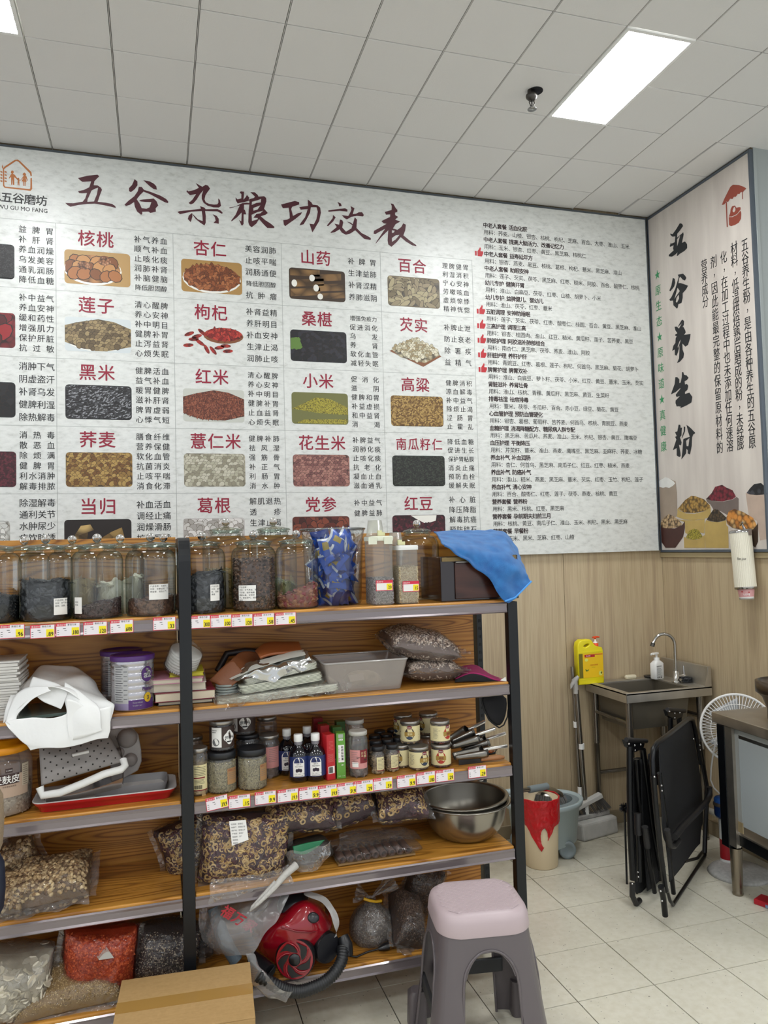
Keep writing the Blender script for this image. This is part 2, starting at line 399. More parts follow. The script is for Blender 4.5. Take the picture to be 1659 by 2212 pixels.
def panels():
    em = NT('lit_panel'); em.n.remove(em.b); e = em.node('ShaderNodeEmission', i_Color=(.965, .985, 1, 1), i_Strength=PANEL_POWER); em.put(em.out.inputs[0], e.outputs[0])
    fr = mat('panel_frame_white', 'e4e4e2', .4); gx, gy = .16549, 2.31142
    k = 0
    for a, lb in ((5, 'long glowing ceiling light panel beside the sprinkler'), (-3, 'glowing ceiling light panel cut by the top left picture corner')):
        for b in (0,):
            x0, y0 = gx+.3*a, gy+.3*b; light(x0, y0, lb, em.m, fr)
    for a, wa in ((-11, 'far left'), (-3, 'left'), (5, 'right'), (13, 'far right')):
        for b, wb in ((-8, 'first'), (-16, 'second')):
            light(gx+.3*a, gy+.3*b, 'ceiling light panel in the %s row behind the viewer, %s place' % (wb, wa), em.m, fr)
def light(x0, y0, lb, em, fr):
    t = thing('ceiling_light', lb, 'ceiling light', (x0+.15, y0+.3, HC-.002), 0, 'ceiling light panels')
    g = G()
    for a in ((-.148, .148, -.298, -.284), (-.148, .148, .284, .298), (-.148, -.134, -.284, .284), (.134, .148, -.284, .284)): g.box(a[0], a[1], a[2], a[3], -.003, .012)
    put('frame', g, fr, t); g = G(); g.box(-.134, .134, -.284, .284, .0, .006); put('diffuser', g, em, t)
panels()
def sprinkler():
    p = atz(1148, 195, HC); t = thing('fire_sprinkler', 'dark metal fire sprinkler hanging from a hole in a ceiling tile', 'sprinkler', (p.x, p.y, HC)); t.scale = (1.5, 1.5, 1.5)
    g = G(); g.lathe([(.0, -.0012), (.021, -.0012), (.021, -.0002)], (.012, 0, 0), 20); put('hole_rim', g, mat('hole_black', '0c0c12', .9), t)
    dm = mat('aged_bronze_metal', '4d4a46', .35, .8)
    g = G(); g.lathe([(.0, 0), (.011, 0), (.011, -.012), (.016, -.014), (.016, -.02), (.009, -.028), (.006, -.03), (0, -.03)], (0, 0, 0), 14); put('body', g, dm, t)
    g = G()
    for s in (-1, 1): g.tube([(s*.006, 0, -.028), (s*.008, 0, -.036), (s*.002, 0, -.048)], .0015, 6)
    g.tube([(0, 0, -.028), (0, 0, -.052)], .002, 6); put('frame_arm', g, dm, t)
    g = G(); g.lathe([(0, -.0505), (.012, -.052), (.013, -.054), (0, -.0535)], (0, 0, 0), 14); put('deflector', g, mat('bright_metal', '9a9a98', .25, .9), t)
sprinkler()
TR = {"title":[[[-325,3283,-282,3299,-240,3309,-232,3302,-244,3288,-254,3275,-257,3257,-240,3258,-226,3249,-221,3239,-231,3210,-240,3180,-207,3180,-177,3177,-163,3168,-160,3159,-182,3163,-214,3167,-252,3170,-286,3165,-324,3156,-358,3144,-371,3151,-380,3160,-346,3162,-305,3174,-294,3190,-286,3217,-308,3213,-320,3213,-325,3221,-299,3230,-276,3245,-268,3274,-305,3267,-315,3273],[-267,3230,-251,3241,-238,3247,-243,3216,-256,3180,-285,3175,-284,3187,-274,3211]],[-76,3307,-63,3297,-63,3278,-75,3259,-93,3242,-101,3246,-101,3261,-87,3278,-81,3293],[-36,3306,-9,3304,11,3295,22,3284,25,3267,11,3268,-6,3279,-22,3293],[-57,3272,-44,3273,-34,3260,-3,3253,40,3240,66,3227,76,3216,75,3207,60,3210,27,3226,-9,3243,-36,3251,-52,3233,-67,3211,-54,3191,-45,3170,-23,3170,-10,3178,-1,3204,-26,3202,-49,3202,-57,3208,-33,3214,-6,3219,10,3223,23,3210,30,3191,18,3176,19,3160,-6,3151,-15,3157,-43,3153,-43,3142,-48,3138,-66,3152,-76,3175,-79,3196,-98,3181,-116,3173,-122,3179,-104,3200,-78,3224,-62,3250],[205,3320,225,3310,236,3305,251,3317,263,3314,272,3300,260,3282,250,3265,245,3244,251,3230,268,3224,290,3223,305,3226,311,3235,310,3256,318,3249,323,3220,313,3211,287,3209,259,3214,240,3227,232,3245,232,3263,240,3288,225,3269,209,3240,193,3219,180,3212,170,3218,187,3235,206,3266,177,3257,161,3273,164,3281,170,3275,200,3286,219,3298],[224,3208,243,3204,250,3196,306,3203,322,3196,331,3186,326,3181,306,3191,247,3187,250,3162,249,3129,243,3115,223,3127,201,3144,186,3166,187,3153,179,3125,165,3139,170,3156,184,3170,195,3160,213,3142,235,3136,234,3161,231,3185,183,3177,129,3159,118,3169,127,3174,176,3184,227,3196],[282,3175,302,3168,311,3155,311,3130,286,3133,296,3144,293,3160],[[414,3296,419,3303,435,3303,434,3282,431,3263,441,3274,449,3288,460,3276,457,3262,462,3269,483,3277,488,3284,466,3304,487,3306,502,3294,505,3286,533,3291,543,3283,544,3267,532,3228,550,3208,538,3198,515,3188,536,3171,562,3157,581,3142,580,3135,546,3132,530,3147,506,3173,493,3150,469,3128,458,3137,453,3153,456,3210,460,3242,434,3238,433,3214,438,3212,444,3190,431,3189,430,3141,424,3133,419,3134,408,3160,419,3153,422,3198,399,3171,372,3148,371,3153,392,3183,413,3232,364,3212,362,3216,393,3225,424,3244,445,3249,460,3249,460,3261,431,3249,422,3247,403,3241,395,3254,393,3270,403,3261,421,3268,422,3290],[473,3257,500,3267,518,3276,516,3258,494,3253,471,3240],[479,3226,514,3243,500,3221,479,3212],[470,3191,500,3208,527,3217,513,3203,493,3197,478,3177,500,3178,499,3171,471,3160]],[616,3258,651,3271,686,3284,708,3280,708,3268,672,3252,667,3240,675,3206,701,3223,722,3230,715,3217,686,3191,658,3169,635,3150,629,3157,626,3180,645,3184,659,3193,658,3221,654,3246,625,3240],[752,3298,770,3286,777,3274,801,3274,815,3263,818,3237,808,3193,772,3131,767,3147,758,3175,780,3174,794,3201,802,3240,796,3263,767,3260,762,3231,742,3192,728,3169,707,3160,714,3175,736,3205,751,3249,715,3242,708,3255,753,3266],[905,3302,923,3296,927,3283,913,3280,912,3290],[856,3253,900,3264,944,3273,957,3268,956,3257,915,3257,857,3246],[973,3288,994,3279,984,3247,1002,3251,1016,3260,1034,3262,1043,3248,1038,3240,1006,3240,977,3232,952,3216,938,3223,926,3236,960,3235,970,3253,978,3270],[881,3232,894,3221,880,3198,853,3171,847,3174,860,3191,878,3215],[916,3212,928,3210,933,3199,927,3172,946,3152,975,3172,981,3189,952,3205,971,3202,983,3194,994,3232,1006,3220,1002,3177,1028,3153,1062,3139,1077,3131,1076,3121,1042,3123,1014,3147,995,3164,970,3145,945,3136,924,3145,913,3161,888,3144,865,3137,867,3143,898,3171,887,3188,911,3185],[[1189,3325,1204,3323,1216,3302,1225,3294,1224,3283,1212,3278,1212,3265,1228,3257,1211,3241,1239,3234,1213,3217,1198,3193,1222,3188,1243,3205,1255,3226,1269,3220,1265,3190,1254,3162,1287,3138,1323,3117,1324,3110,1301,3113,1266,3131,1239,3151,1216,3122,1187,3095,1170,3106,1167,3127,1172,3181,1136,3144,1102,3103,1103,3109,1142,3168,1155,3187,1122,3167,1102,3154,1092,3156,1095,3171,1123,3188,1163,3214,1148,3215,1136,3226,1184,3253,1185,3266,1162,3262,1155,3276,1193,3290,1195,3310],[1192,3183,1207,3182,1202,3172,1192,3168],[1191,3142,1212,3158,1232,3162,1211,3136,1191,3122]]],"black":[[[272,3260,290,3249,297,3234,269,3220,247,3212,244,3191,296,3200,298,3186,281,3147,306,3146,322,3124,321,3103,298,3096,261,3095,237,3090,235,3096,243,3110,224,3105,195,3104,169,3116,170,3124,211,3133,207,3146,213,3161,184,3163,181,3170,191,3185,195,3177,224,3174,230,3204,207,3211,191,3227,190,3237,208,3225,242,3241,265,3256],[243,3182,270,3193,256,3166,241,3143]],[194,2985,210,2975,213,2952,203,2934,168,2918,161,2926,180,2948],[[237,2988,279,2979,296,2961,304,2946,292,2936,274,2948,255,2971,245,2963,239,2940,255,2936,295,2913,315,2900,298,2886,270,2875,268,2850,257,2825,231,2827,225,2810,218,2805,189,2834,188,2860,164,2866,158,2876,175,2883,212,2921,233,2955,243,2973],[230,2918,247,2894,213,2874,201,2865,209,2881],[237,2878,238,2856,220,2838,211,2846,217,2866]],[[249,2731,259,2733,271,2721,268,2701,255,2692,264,2691,278,2667,280,2656,266,2647,318,2638,312,2616,294,2585,272,2581,249,2604,249,2571,259,2546,252,2526,223,2511,198,2509,216,2531,221,2563,227,2602,210,2566,198,2550,183,2558,184,2588,162,2586,174,2612,192,2623,196,2648,205,2656,192,2664,195,2670,212,2671,196,2692,191,2713,209,2709,227,2693,251,2714,214,2702],[225,2621,237,2629,233,2619,212,2588,210,2599]],[236,2450,247,2448,251,2433,273,2424,287,2408,271,2399,254,2397,256,2379,272,2378,282,2366,273,2346,253,2339,253,2328,288,2328,310,2300,300,2272,262,2264,209,2258,213,2266,196,2271,180,2273,171,2293,173,2307,211,2325,183,2324,175,2338,190,2348,216,2363,217,2368,179,2354,136,2348,146,2365,171,2400,179,2436,196,2432,212,2416,210,2396,221,2397,232,2424],[189,2171,203,2168,205,2150,217,2152,212,2132,209,2109,196,2100,208,2070,201,2055,185,2061,194,2019,195,1997,183,1993,162,2005,164,2045,133,2038,136,2045,165,2093,155,2109,169,2111,156,2135,176,2136],[230,2155,243,2149,239,2126,212,2092,210,2098,228,2128],[[253,2160,281,2141,321,2105,302,2099,293,2085,287,2040,271,1997,253,2004,254,2022,244,2031,239,2006,199,1978,210,2021,223,2088,245,2089,275,2092,263,2122],[244,2074,272,2085,261,2043,247,2045]]],"thatch":[[672,3285,711,3265,744,3240,758,3225,746,3224,736,3219,721,3225,711,3219,702,3226,688,3217,675,3223,665,3216,649,3225,635,3215,622,3223,608,3214,590,3219,607,3240,632,3263,653,3282],[618,3223,626,3219,624,3092,617,3094],[729,3223,734,3220,733,3185,728,3186],[634,3138,659,3128,689,3126,714,3136,718,3123,714,3096,699,3083,673,3082,647,3087,633,3098],[[634,3141,645,3154,649,3172,660,3182,679,3177,688,3162,707,3157,716,3151,714,3141,689,3130,656,3132],[669,3171,679,3171,681,3153,670,3146,661,3157]]],"sack":[[-13,1851,11,1884,55,1895,91,1883,143,1864,150,1798,145,1676,136,1669,-27,1645]],"flour":[[-13,1854,4,1881,55,1895,85,1887,125,1866,139,1853,118,1841,87,1832,57,1839,33,1837,-4,1846]],"rimyellow":[[149,1714,173,1698,217,1683,284,1677,360,1686,411,1707,409,1657,362,1648,281,1644,198,1651,139,1669,147,1684],[149,1653,226,1646,303,1643,362,1647,355,1572,326,1576,289,1598,256,1593,221,1571,205,1579,206,1636],[372,1640,413,1631,469,1626,520,1634,518,1610,531,1599,527,1494,358,1496,360,1619],[192,1557,231,1543,296,1540,360,1564,355,1496,191,1497]],"beans_soy":[[153,1712,175,1728,216,1756,268,1775,301,1770,364,1750,409,1714,402,1700,360,1688,284,1681,201,1689]],"beans_red":[[382,1752,423,1778,450,1808,501,1814,529,1798,572,1781,593,1748,569,1736,496,1730,420,1739]],"stonebowl":[[377,1754,420,1739,495,1728,569,1734,598,1746,611,1736,607,1675,530,1658,482,1681,428,1695,411,1718,384,1737]],"cup":[[658,1760,730,1745,792,1742,781,1535,736,1528,722,1622,672,1645]],"beans_black":[[664,1760,688,1781,716,1799,760,1800,784,1780,793,1744,730,1745,686,1751]],"bowlbrown":[[-18,1638,48,1610,120,1604,185,1621,206,1643,204,1606,186,1557,118,1498,34,1498,-6,1537]],"oats":[[-12,1632,27,1666,77,1687,118,1670,158,1649,185,1625,155,1611,78,1606,17,1611]],"millet":[[209,1553,239,1589,279,1599,311,1591,341,1557,329,1547,275,1540,231,1545]],"spice":[[378,1643,406,1671,433,1695,463,1690,492,1670,520,1648,514,1634,454,1627,398,1635]],"corn":[[520,1645,541,1678,580,1687,635,1670,701,1637,721,1602,697,1583,629,1582,560,1594,523,1616]],"basket":[[684,1590,721,1602,730,1615,724,1523,705,1495,684,1507]],"logo":[[-640,3290,-633,3300,-591,3336,-578,3339,-569,3333,-522,3288,-520,3270,-526,3269,-528,3281,-575,3329,-585,3332,-628,3295,-635,3287,-634,3214,-630,3208,-531,3208,-527,3212,-526,3258,-520,3261,-519,3209,-526,3200,-633,3202,-639,3210],[-642,3309,-638,3297,-640,3288,-644,3295],[-633,3280,-624,3278,-624,3271,-633,3273],[-633,3266,-624,3263,-624,3257,-633,3259],[-633,3251,-624,3249,-624,3243,-633,3244],[-633,3237,-624,3235,-624,3229,-633,3230],[-650,3279,-642,3276,-642,3269,-650,3272],[-650,3265,-642,3262,-642,3255,-650,3258],[-650,3251,-642,3248,-642,3241,-650,3243],[-650,3236,-642,3234,-642,3227,-650,3229],[-607,3279,-604,3285,-598,3285,-595,3281,-596,3275,-599,3271,-591,3267,-577,3247,-579,3244,-593,3256,-593,3220,-599,3220,-600,3246,-602,3219,-606,3220,-606,3256,-613,3247,-616,3248,-607,3267,-603,3271,-607,3273],[-579,3254,-574,3255,-572,3250,-574,3247,-566,3247,-556,3264,-554,3269,-559,3269,-556,3279,-550,3282,-545,3277,-544,3271,-547,3268,-543,3266,-537,3247,-539,3245,-546,3258,-542,3241,-546,3239,-547,3219,-551,3220,-551,3239,-553,3239,-554,3219,-557,3220,-557,3240,-563,3240,-556,3257,-566,3244,-572,3243,-572,3219,-575,3219,-576,3233,-577,3220,-580,3220,-579,3242,-581,3249]]}
# ================================================================= the big sign on the back wall
def marble():
    t = NT('sign_marble_print'); v = t.co((1, 1, 1), rot=(0, .6, 0))
    n = t.node('ShaderNodeTexNoise', i_Vector=t.co((26, 26, 60), rot=(0, -.7, 0)), i_Scale=1.0, i_Detail=5.0, i_Roughness=.65)
    t.put(t.b.inputs['Base Color'], t.ramp(n.outputs[0], [(.3, 'bfc1bc'), (.45, 'd0d2ce'), (.62, 'd8dad6')]))
    t.b.inputs['Roughness'].default_value = .38; return t.m
MAROON = mat('maroon_ink', '4a1c26', .5)
DUSTW = mat('print_white', 'e4e2da', .5); WOODP = mat('print_table', 'b08a55', .5)
def kernels(g, f, x0, x1, z0, z1, l, w, mats_, inside=None, ang=None, dark=9, d=.0009, dens=1.0, pts=None):
    # printed seeds: overlapping flat ovals with a dark edge, laid row by row
    step = w*1.35/dens; z = z1-w*.6; i = 0; row = 0
    while z > z0+w*.5:
        x = x0+l*.6+(row % 2)*l*.8
        while x < x1-l*.6:
            a = rnd()*PI if ang is None else ang+(rnd()-.5)*1.2; cx, cz = x+(rnd()-.5)*l*.5, z+(rnd()-.5)*w*.4
            if inside is None or inside(cx, cz):
                k = .85+.3*rnd(); i += 1; mt = mats_[int(rnd()*len(mats_))]
                for kk, (e, mm, dd) in enumerate(((1.12, dark, 0), (1., mt, 1e-6))):
                    P = [(math.cos(q)*l*k*e, math.sin(q)*w*k*e) for q in [2*PI*t_/9 for t_ in range(9)]]
                    g.add([f.pt(min(max(cx+p*math.cos(a)-q*math.sin(a), x0), x1), min(max(cz+p*math.sin(a)+q*math.cos(a), z0), z1), d+i*3e-6/2+dd) for p, q in P], [tuple(range(9))], mm)
            x += l*1.55/dens
        z -= step; row += 1
def wall_sign():
    Y = 3.700; x0, x1, z0, z1 = -1.45, 2.728, 1.484, 3.392
    t = thing('wall_sign', 'huge marbled white grain chart sign covering the upper back wall', 'sign', (0, Y, z0))
    g = G(); g.box(x0, x1, Y, Y+.028, z0, z1); put('board', g, marble(), t, world=True)
    g = G(); g.box(x0, x1, Y+.002, Y+.028, z1, z1+.012); g.box(x1, x1+.006, Y-.002, Y+.028, z0, z1+.012); put('edge_strip', g, mat('sign_edge_grey', '5b6268', .4, .5), t, world=True)
    f = Fr((0, Y, 0), (1, 0, 0), (0, 0, 1))
    ln = G()
    cx = [-.9355, -.4215, .0955, .613, 1.1245, 1.636]; rz = [3.062, 2.750, 2.4375, 2.1275, 1.821, 1.511]
    cell = mat('cell_line', 'a4a8a4', .6); pale = mat('cell_ground', 'd6d8d5', .45)
    for x in cx[1:-1]: patch(ln, f, x-.0012, 1.484, x+.0012, rz[0], 0, .0005)
    patch(ln, f, cx[-1]-.0012, 1.484, cx[-1]+.0012, rz[0], 0, .0005)
    for z in rz: patch(ln, f, -1.45, z-.0011, cx[-1], z+.0011, 0, .0005)
    put('table_lines', ln, cell, t, world=True)
    for lo, hi in ((0, 1), (1, 4), (4, 7), (7, 8), (8, 10), (10, 15), (15, 16)):
        g = G()
        for lp in TR['title'][lo:hi]: outline(g, f, lp)
        put('title_character', g, MAROON, t, world=True)
    g = G()
    for lp in TR['logo']: outline(g, f, lp)
    put('house_emblem', g, mat('copper_ink', 'b06a35', .5), t, world=True)
    g = G(); p = aty(102, 436, 3.7); write(g, f, '记五谷磨坊', p.x-.048*5, p.z+.003, .050, .048, .02, narrow=1.02); p = aty(-26, 444, 3.7)
    write(g, f, 'NJI WU GU MO FANG', p.x, p.z, .027, wid=.245, off=.012); put('emblem_lettering', g, mat('dark_grey_ink', '3c3c3c', .6), t, world=True)
    heads = [[('',), ('',), ('',), ('',), ('',)], ['核桃', '莲子', '黑米', '荞麦', '当归'], ['杏仁', '枸杞', '红米', '薏仁米', '葛根'], ['山药', '桑椹', '小米', '花生米', '党参'], ['百合', '芡实', '高粱', '南瓜籽仁', '红豆']]
    cols = [['益脾胃 补肝肾 养血润燥 乌发美容 通乳润肠 降低血糖', '补中益气 养血安神 缓和药性 增强肌力 保护肝脏 抗过敏', '消肿下气 阴虚盗汗 补肾乌发 健脾利湿 除热解毒', '消热毒 散恶血 除烦满 健脾胃 利水消肿 解毒排脓', '除湿解毒 通利关节 水肿尿少 痰饮眩悸'],
        ['补气养血 顺气补血 止咳化痰 润肺补肾 补脑健脑 降低胆固醇', '清心醒脾 养心安神 补中明目 健脾补胃 止泻益肾 心烦失眠', '健脾活血 益气补血 暖胃健脾 滋补肝肾 脾胃虚弱 心悸气短', '膳食纤维 营养保健 软化血管 抗菌消炎 止咳平喘 消食化滞', '补血活血 调经止痛 润燥滑肠 扩张冠脉'],
        ['美容润肺 止咳平喘 润肠通便 降低胆固醇 抗肿瘤', '补肾益精 养肝明目 补血安神 生津止渴 润肺止咳', '清心醒脾 养心安神 补中明目 健脾补胃 止血益肾 心烦失眠', '健脾补肺 祛风湿 强筋骨 补正气 利肠胃 消水肿', '解肌退热 透疹 生津止渴 升阳止泻'],
        ['补脾胃 生津益肺 补肾涩精 养肺滋阴', '增强免疫力 促进消化 乌发 养肾 软化血管 减轻失眠', '促消化 滋阴 健脾和胃 补益虚损 和中益肾 消渴', '补脾益气 润肺化痰 止咳化痰 抗老化 凝血止血 滋血通乳', '补中益气 健脾益肺'],
        ['理脾健胃 利湿消积 宁心安神 劳嗽咳血 虚烦惊悸 精神恍惚', '补脾止泄 防止衰老 除署疾 益精气', '健脾消积 凉血解毒 补中益气 除烦止渴 涩肠胃 止霍乱', '降低血糖 促进生长 保护胃粘膜 消炎止痛 预防血栓 缓解失眠', '补心脏 降压降脂 解毒抗癌 预防结石']]
    P = {'black_sesame': (['0c0c0e', '2a2a2c', '151517'], 140), 'date': (['6b1018', '8c1a20', '4a0a10'], 22), 'blackbean': (['0b0b0c', '1c1c1e', '111113'], 30), 'redbean': (['4a1220', '5c1b2a', '380a16'], 75), 'poria': (['c9cac4', 'a8aaa4', 'dcdcd6'], 30),
        '核桃': (['a3683a', 'b98550', '7c4a26'], 22), '莲子': (['7b6848', '94805a', '5e4e34'], 46), '黑米': (['0e0f11', '222326', '3d3e42'], 150), '荞麦': (['8a6a35', 'a98a4c', '6d4a20'], 52), '当归': (['a88a50', '6f5428', 'c2a468'], 16),
        '杏仁': (['8a4d28', 'a2633a', '6f3a1c'], 40), '枸杞': (['9c2420', 'b4382c', '7c1614'], 48), '红米': (['7a3c26', '94553c', '5c2a1a'], 130), '薏仁米': (['a9a590', 'bdb9a6', '8b8672'], 46), '葛根': (['c4c1bc', 'd6d3cf', 'a19c96'], 30),
        '山药': (['7c5c36', '8e6c42', '5f4526'], 14), '桑椹': (['121118', '23222c', '0a0a0e'], 90), '小米': (['a59a2a', 'b5ab3a', '8e8420'], 260), '花生米': (['8f6058', 'a47468', '754a46'], 44), '党参': (['5b2418', '7c3c28', '3e140c'], 20),
        '百合': (['8c7e62', '6f6248', 'a39674'], 13), '芡实': (['b5ac90', '9b8a68', 'cfc8b0'], 50), '高粱': (['8f7038', 'b08f50', '6b4c20'], 100), '南瓜籽仁': (['20251f', '363d33', '141814'], 150), '红豆': (['3c0a16', '5a1426', '28060e'], 60)}
    back = {'核桃': 'b08d58', '杏仁': 'a58048', '小米': '6a6a3a', '当归': '1c1410', '百合': '6a5c44', '葛根': 'bdbbb8', '枸杞': 'd6d8d5', '芡实': 'd6d8d5', '莲子': 'c8cfd0', '红米': 'bdbfb6', '党参': '5b2a1c', '山药': '3a2a1c'}
    lt = {'black_sesame': 0}
    left = ['black_sesame', 'date', 'blackbean', 'redbean', 'poria']
    red = G(); blk = G()
    for ci in range(5):
        L = cx[ci]
        for ri in range(5):
            Z = rz[ri]; hd = heads[ci][ri] if ci else None
            if hd:
                n = len(hd); s = {2: .079, 3: .079, 4: .066}[n]; adv = {2: .081, 3: .0815, 4: .0655}[n]; c0 = L+.172+(.013 if n > 2 else 0)
                red = G(); write(red, f, hd, c0-adv*n/2, Z-.058, s, adv, .012, d=.001, narrow=.98 if n < 4 else .9); put('red_heading', red, RED, t, world=True)
            k = hd if hd else left[ri]; pc, scl = P[k]; m1 = seeds('print_'+str(ci)+str(ri), pc, scl, .45, bump=0, gap='30241c' if k not in ('葛根', '薏仁米', 'poria') else '8c8478', stretch=(1, 1, 1.25) if k not in ('黑米', '红米', '南瓜籽仁') else (1, 1, 2.2))
            g = G(); X0, X1 = (L+.036, L+.322) if not(hd and ri == 4) else (L+.028, L+.315); Z1 = Z-.118; Z0 = Z-.276
            if ci == 0: X1 = [L+.322+.02, L+.344, L+.344, L+.346, L+.32][ri]
            if k in ('莲子', '枸杞', '芡实', '红米'):       # heap or bowl cut out on a pale ground
                if k in ('红米', '莲子'): patch(g, f, X0, Z0, X1, Z1, 1, .0006, r=.014)
                w = (X1-X0)/2; xm = (X0+X1)/2
                if k == '芡实':
                    g.add([f.pt(a, b, .0007) for a, b in ((X0, Z0+.075), (xm+.04, Z0), (X1, Z0+.06), (xm, Z1-.02))], [(0, 1, 2, 3)], 2)
                    g.add([f.pt(a, b, .0008) for a, b in ((X0+.01, Z0+.085), (X0+.06, Z0+.045), (xm+.05, Z0+.02), (X1-.01, Z0+.065), (X1-.02, Z1-.06), (xm+.02, Z1-.02), (xm-.04, Z1-.03))], [tuple(range(7))], 0)
                elif k == '枸杞':
                    disc(g, f, xm+.05, Z1-.052, .095, .038, 2, .0007)
                    disc(g, f, xm+.052, Z1-.045, .088, .033, 0, .0008)
                    for a, b, c2 in ((-.11, -.05, .4), (-.09, -.075, .1), (-.115, -.105, .1), (-.06, -.09, -.6), (-.03, -.12, -1.1), (.0, -.125, -.9), (-.05, -.04, -.7), (.06, -.1, 0), (.07, -.125, .1), (.03, -.11, .2), (-.075, -.06, .3)):
                        g.add([f.pt(xm+a+.025*math.cos(q)*math.cos(c2)-.009*math.sin(q)*math.sin(c2), Z1+b+.025*math.cos(q)*math.sin(c2)+.009*math.sin(q)*math.cos(c2), .0008) for q in [2*PI*i/10 for i in range(10)]], [tuple(range(10))], 0)
                else:
                    if k == '莲子': disc(g, f, xm, Z0+.06, w*.99, .058, 3, .0007)
                    g.add([f.pt(a, b, .0008) for a, b in ((X0, Z0+.04), (xm-.06, Z0+.012), (xm+.05, Z0+.008), (X1, Z0+.03), (X1, Z1-.045), (xm+.07, Z1-.015), (xm, Z1-.005), (xm-.08, Z1-.022), (X0, Z1-.04))], [tuple(range(9))], 0)
            else:
                patch(g, f, X0, Z0, X1, Z1, 1 if k in back else 0, .0006, r=.016)
                xm = (X0+X1)/2
                if k in ('核桃', '杏仁'):
                    disc(g, f, xm-.02 if k == '核桃' else xm, (Z0+Z1)/2-.01, .125 if k == '核桃' else .138, .070, 3, .0007)
                    disc(g, f, xm-.02 if k == '核桃' else xm, (Z0+Z1)/2-.004, .12 if k == '核桃' else .134, .066, 0, .0008)
                    if k == '核桃':
                        for a, b in ((-.06, .01), (.03, .035)): disc(g, f, xm+a, (Z0+Z1)/2+b, .035, .027, 2, .0009); disc(g, f, xm+a, (Z0+Z1)/2+b, .028, .020, 5, .001)
                elif k == '小米':
                    g.add([f.pt(a, b, .0008) for a, b in ((X0+.002, Z0+.075), (xm, Z0+.055), (X1-.003, Z0+.05), (X1-.003, Z1-.07), (xm+.05, Z1-.03), (xm-.02, Z1-.024), (X0+.06, Z1-.055))], [tuple(range(7))], 0)
                    g.add([f.pt(a, b, .0008) for a, b in ((X0+.02, Z0+.004), (X1-.012, Z0+.004), (X1-.004, Z0+.028), (X0+.06, Z0+.022))], [(0, 1, 2, 3)], 0)
                elif k == '当归':
                    for pl in (((.06, .02), (.045, .09), (.07, .13), (.11, .135), (.125, .11), (.1, .1), (.095, .06), (.13, .02)), ((.13, .1), (.16, .075), (.2, .1), (.245, .12), (.26, .06), (.24, .01), (.2, .0), (.16, .04))):
                        g.add([f.pt(X0+a, Z0+b, .0008) for a, b in pl], [tuple(range(len(pl)))], 0)
                elif k == '山药':
                    for a, b, wd in ((.0, .118, .032), (.11, .095, .034), (.02, .062, .036), (.13, .045, .036), (.0, .012, .038), (.15, .006, .03)):
                        x_, z_ = X0+.006+a, Z0+b; x2 = min(x_+.15, X1-.004); dz = min(.016, Z1-.004-z_-wd)
                        g.add([f.pt(x_, z_, .0008), f.pt(x2, z_+dz, .0008), f.pt(x2, z_+dz+wd, .0008), f.pt(x_, z_+wd, .0008)], [(0, 1, 2, 3)], 0)
                        if a > .015: disc(g, f, x_, z_+wd/2, .014, wd/2, 3, .0009)
                elif k in ('葛根', '百合', '党参'):
                    patch(g, f, X0+.004, Z0+.004, X1-.004, Z1-.008, 0, .0008, r=.012)
                elif k == '桑椹':
                    g.add([f.pt(X0+a, Z0+b, .0009) for a, b in ((.002, .06), (.03, .05), (.062, .07), (.05, .1), (.055, .15), (.03, .12), (.002, .115))], [tuple(range(7))], 4)
                elif k == '红豆':
                    g.add([f.pt(X0+a, Z1-b, .0009) for a, b in ((.1, .002), (.24, .002), (.235, .03), (.18, .045), (.13, .02))], [tuple(range(5))], 3)
            gb = mat('print_back_'+back[k], back[k], .5) if k in back else WOODP
            KS = {'核桃': (.030, .025), '莲子': (.013, .011), '黑米': (.008, .0024), '荞麦': (.013, .009), '杏仁': (.016, .007), '枸杞': (.015, .005), '红米': (.0085, .0022), '薏仁米': (.013, .011), '花生米': (.0125, .009), '高粱': (.006, .0045), '南瓜籽仁': (.0062, .0025), '红豆': (.0095, .0065), 'redbean': (.008, .005), 'blackbean': (.020, .013), 'date': (.04, .028), 'black_sesame': (.006, .002), 'poria': (.02, .011), '芡实': (.011, .008), '桑椹': (.017, .010), '葛根': (.024, .013), '百合': (.032, .012), '党参': (.03, .016)}
            extra = [mat('pk_'+q_, q_, .5) for q_ in pc+{'黑米': ['8c8e92']}.get(k, [])]+[mat('pk_edge_'+('pale' if k in ('葛根', '薏仁米', 'poria') else 'dark'), '6c655a' if k in ('葛根', '薏仁米', 'poria') else '22150f', .5)]
            if k in KS:
                xm = (X0+X1)/2; zm = (Z0+Z1)/2; w = (X1-X0)/2; l_, w_ = KS[k]; e_ = 6+len(extra)-1; ids = list(range(6, e_)); ins = None; B = (X0+.004, X1-.004, Z0+.004, Z1-.004)
                if k == '核桃': ins = lambda a, b: ((a-xm+.02)/.112)**2+((b-zm+.004)/.058)**2 < 1
                if k == '杏仁': ins = lambda a, b: ((a-xm)/.128)**2+((b-zm+.004)/.060)**2 < 1
                if k == '莲子': ins = lambda a, b: ((a-xm)/.135)**2+((b-zm+.004)/.064)**2 < 1
                if k == '红米': ins = lambda a, b: ((a-xm)/.16)**2+((b-zm+.004)/.064)**2 < 1
                if k == '枸杞': ins = lambda a, b: ((a-xm-.052)/.078)**2+((b-Z1+.045)/.026)**2 < 1
                if k == '芡实': ins = lambda a, b: abs(a-xm)/.13+abs(b-zm-.012)/.062 < 1
                if k == '红豆': ins = lambda a, b: not (X0+.095 < a < X0+.245 and b > Z1-.045)
                if k == '桑椹': ins = lambda a, b: a > X0+.06 or b < Z0+.05 or b > Z1-.03
                kernels(g, f, *B, l_, w_, ids, ins, None if k not in ('黑米', '南瓜籽仁') else .35, e_, dens=1.1)
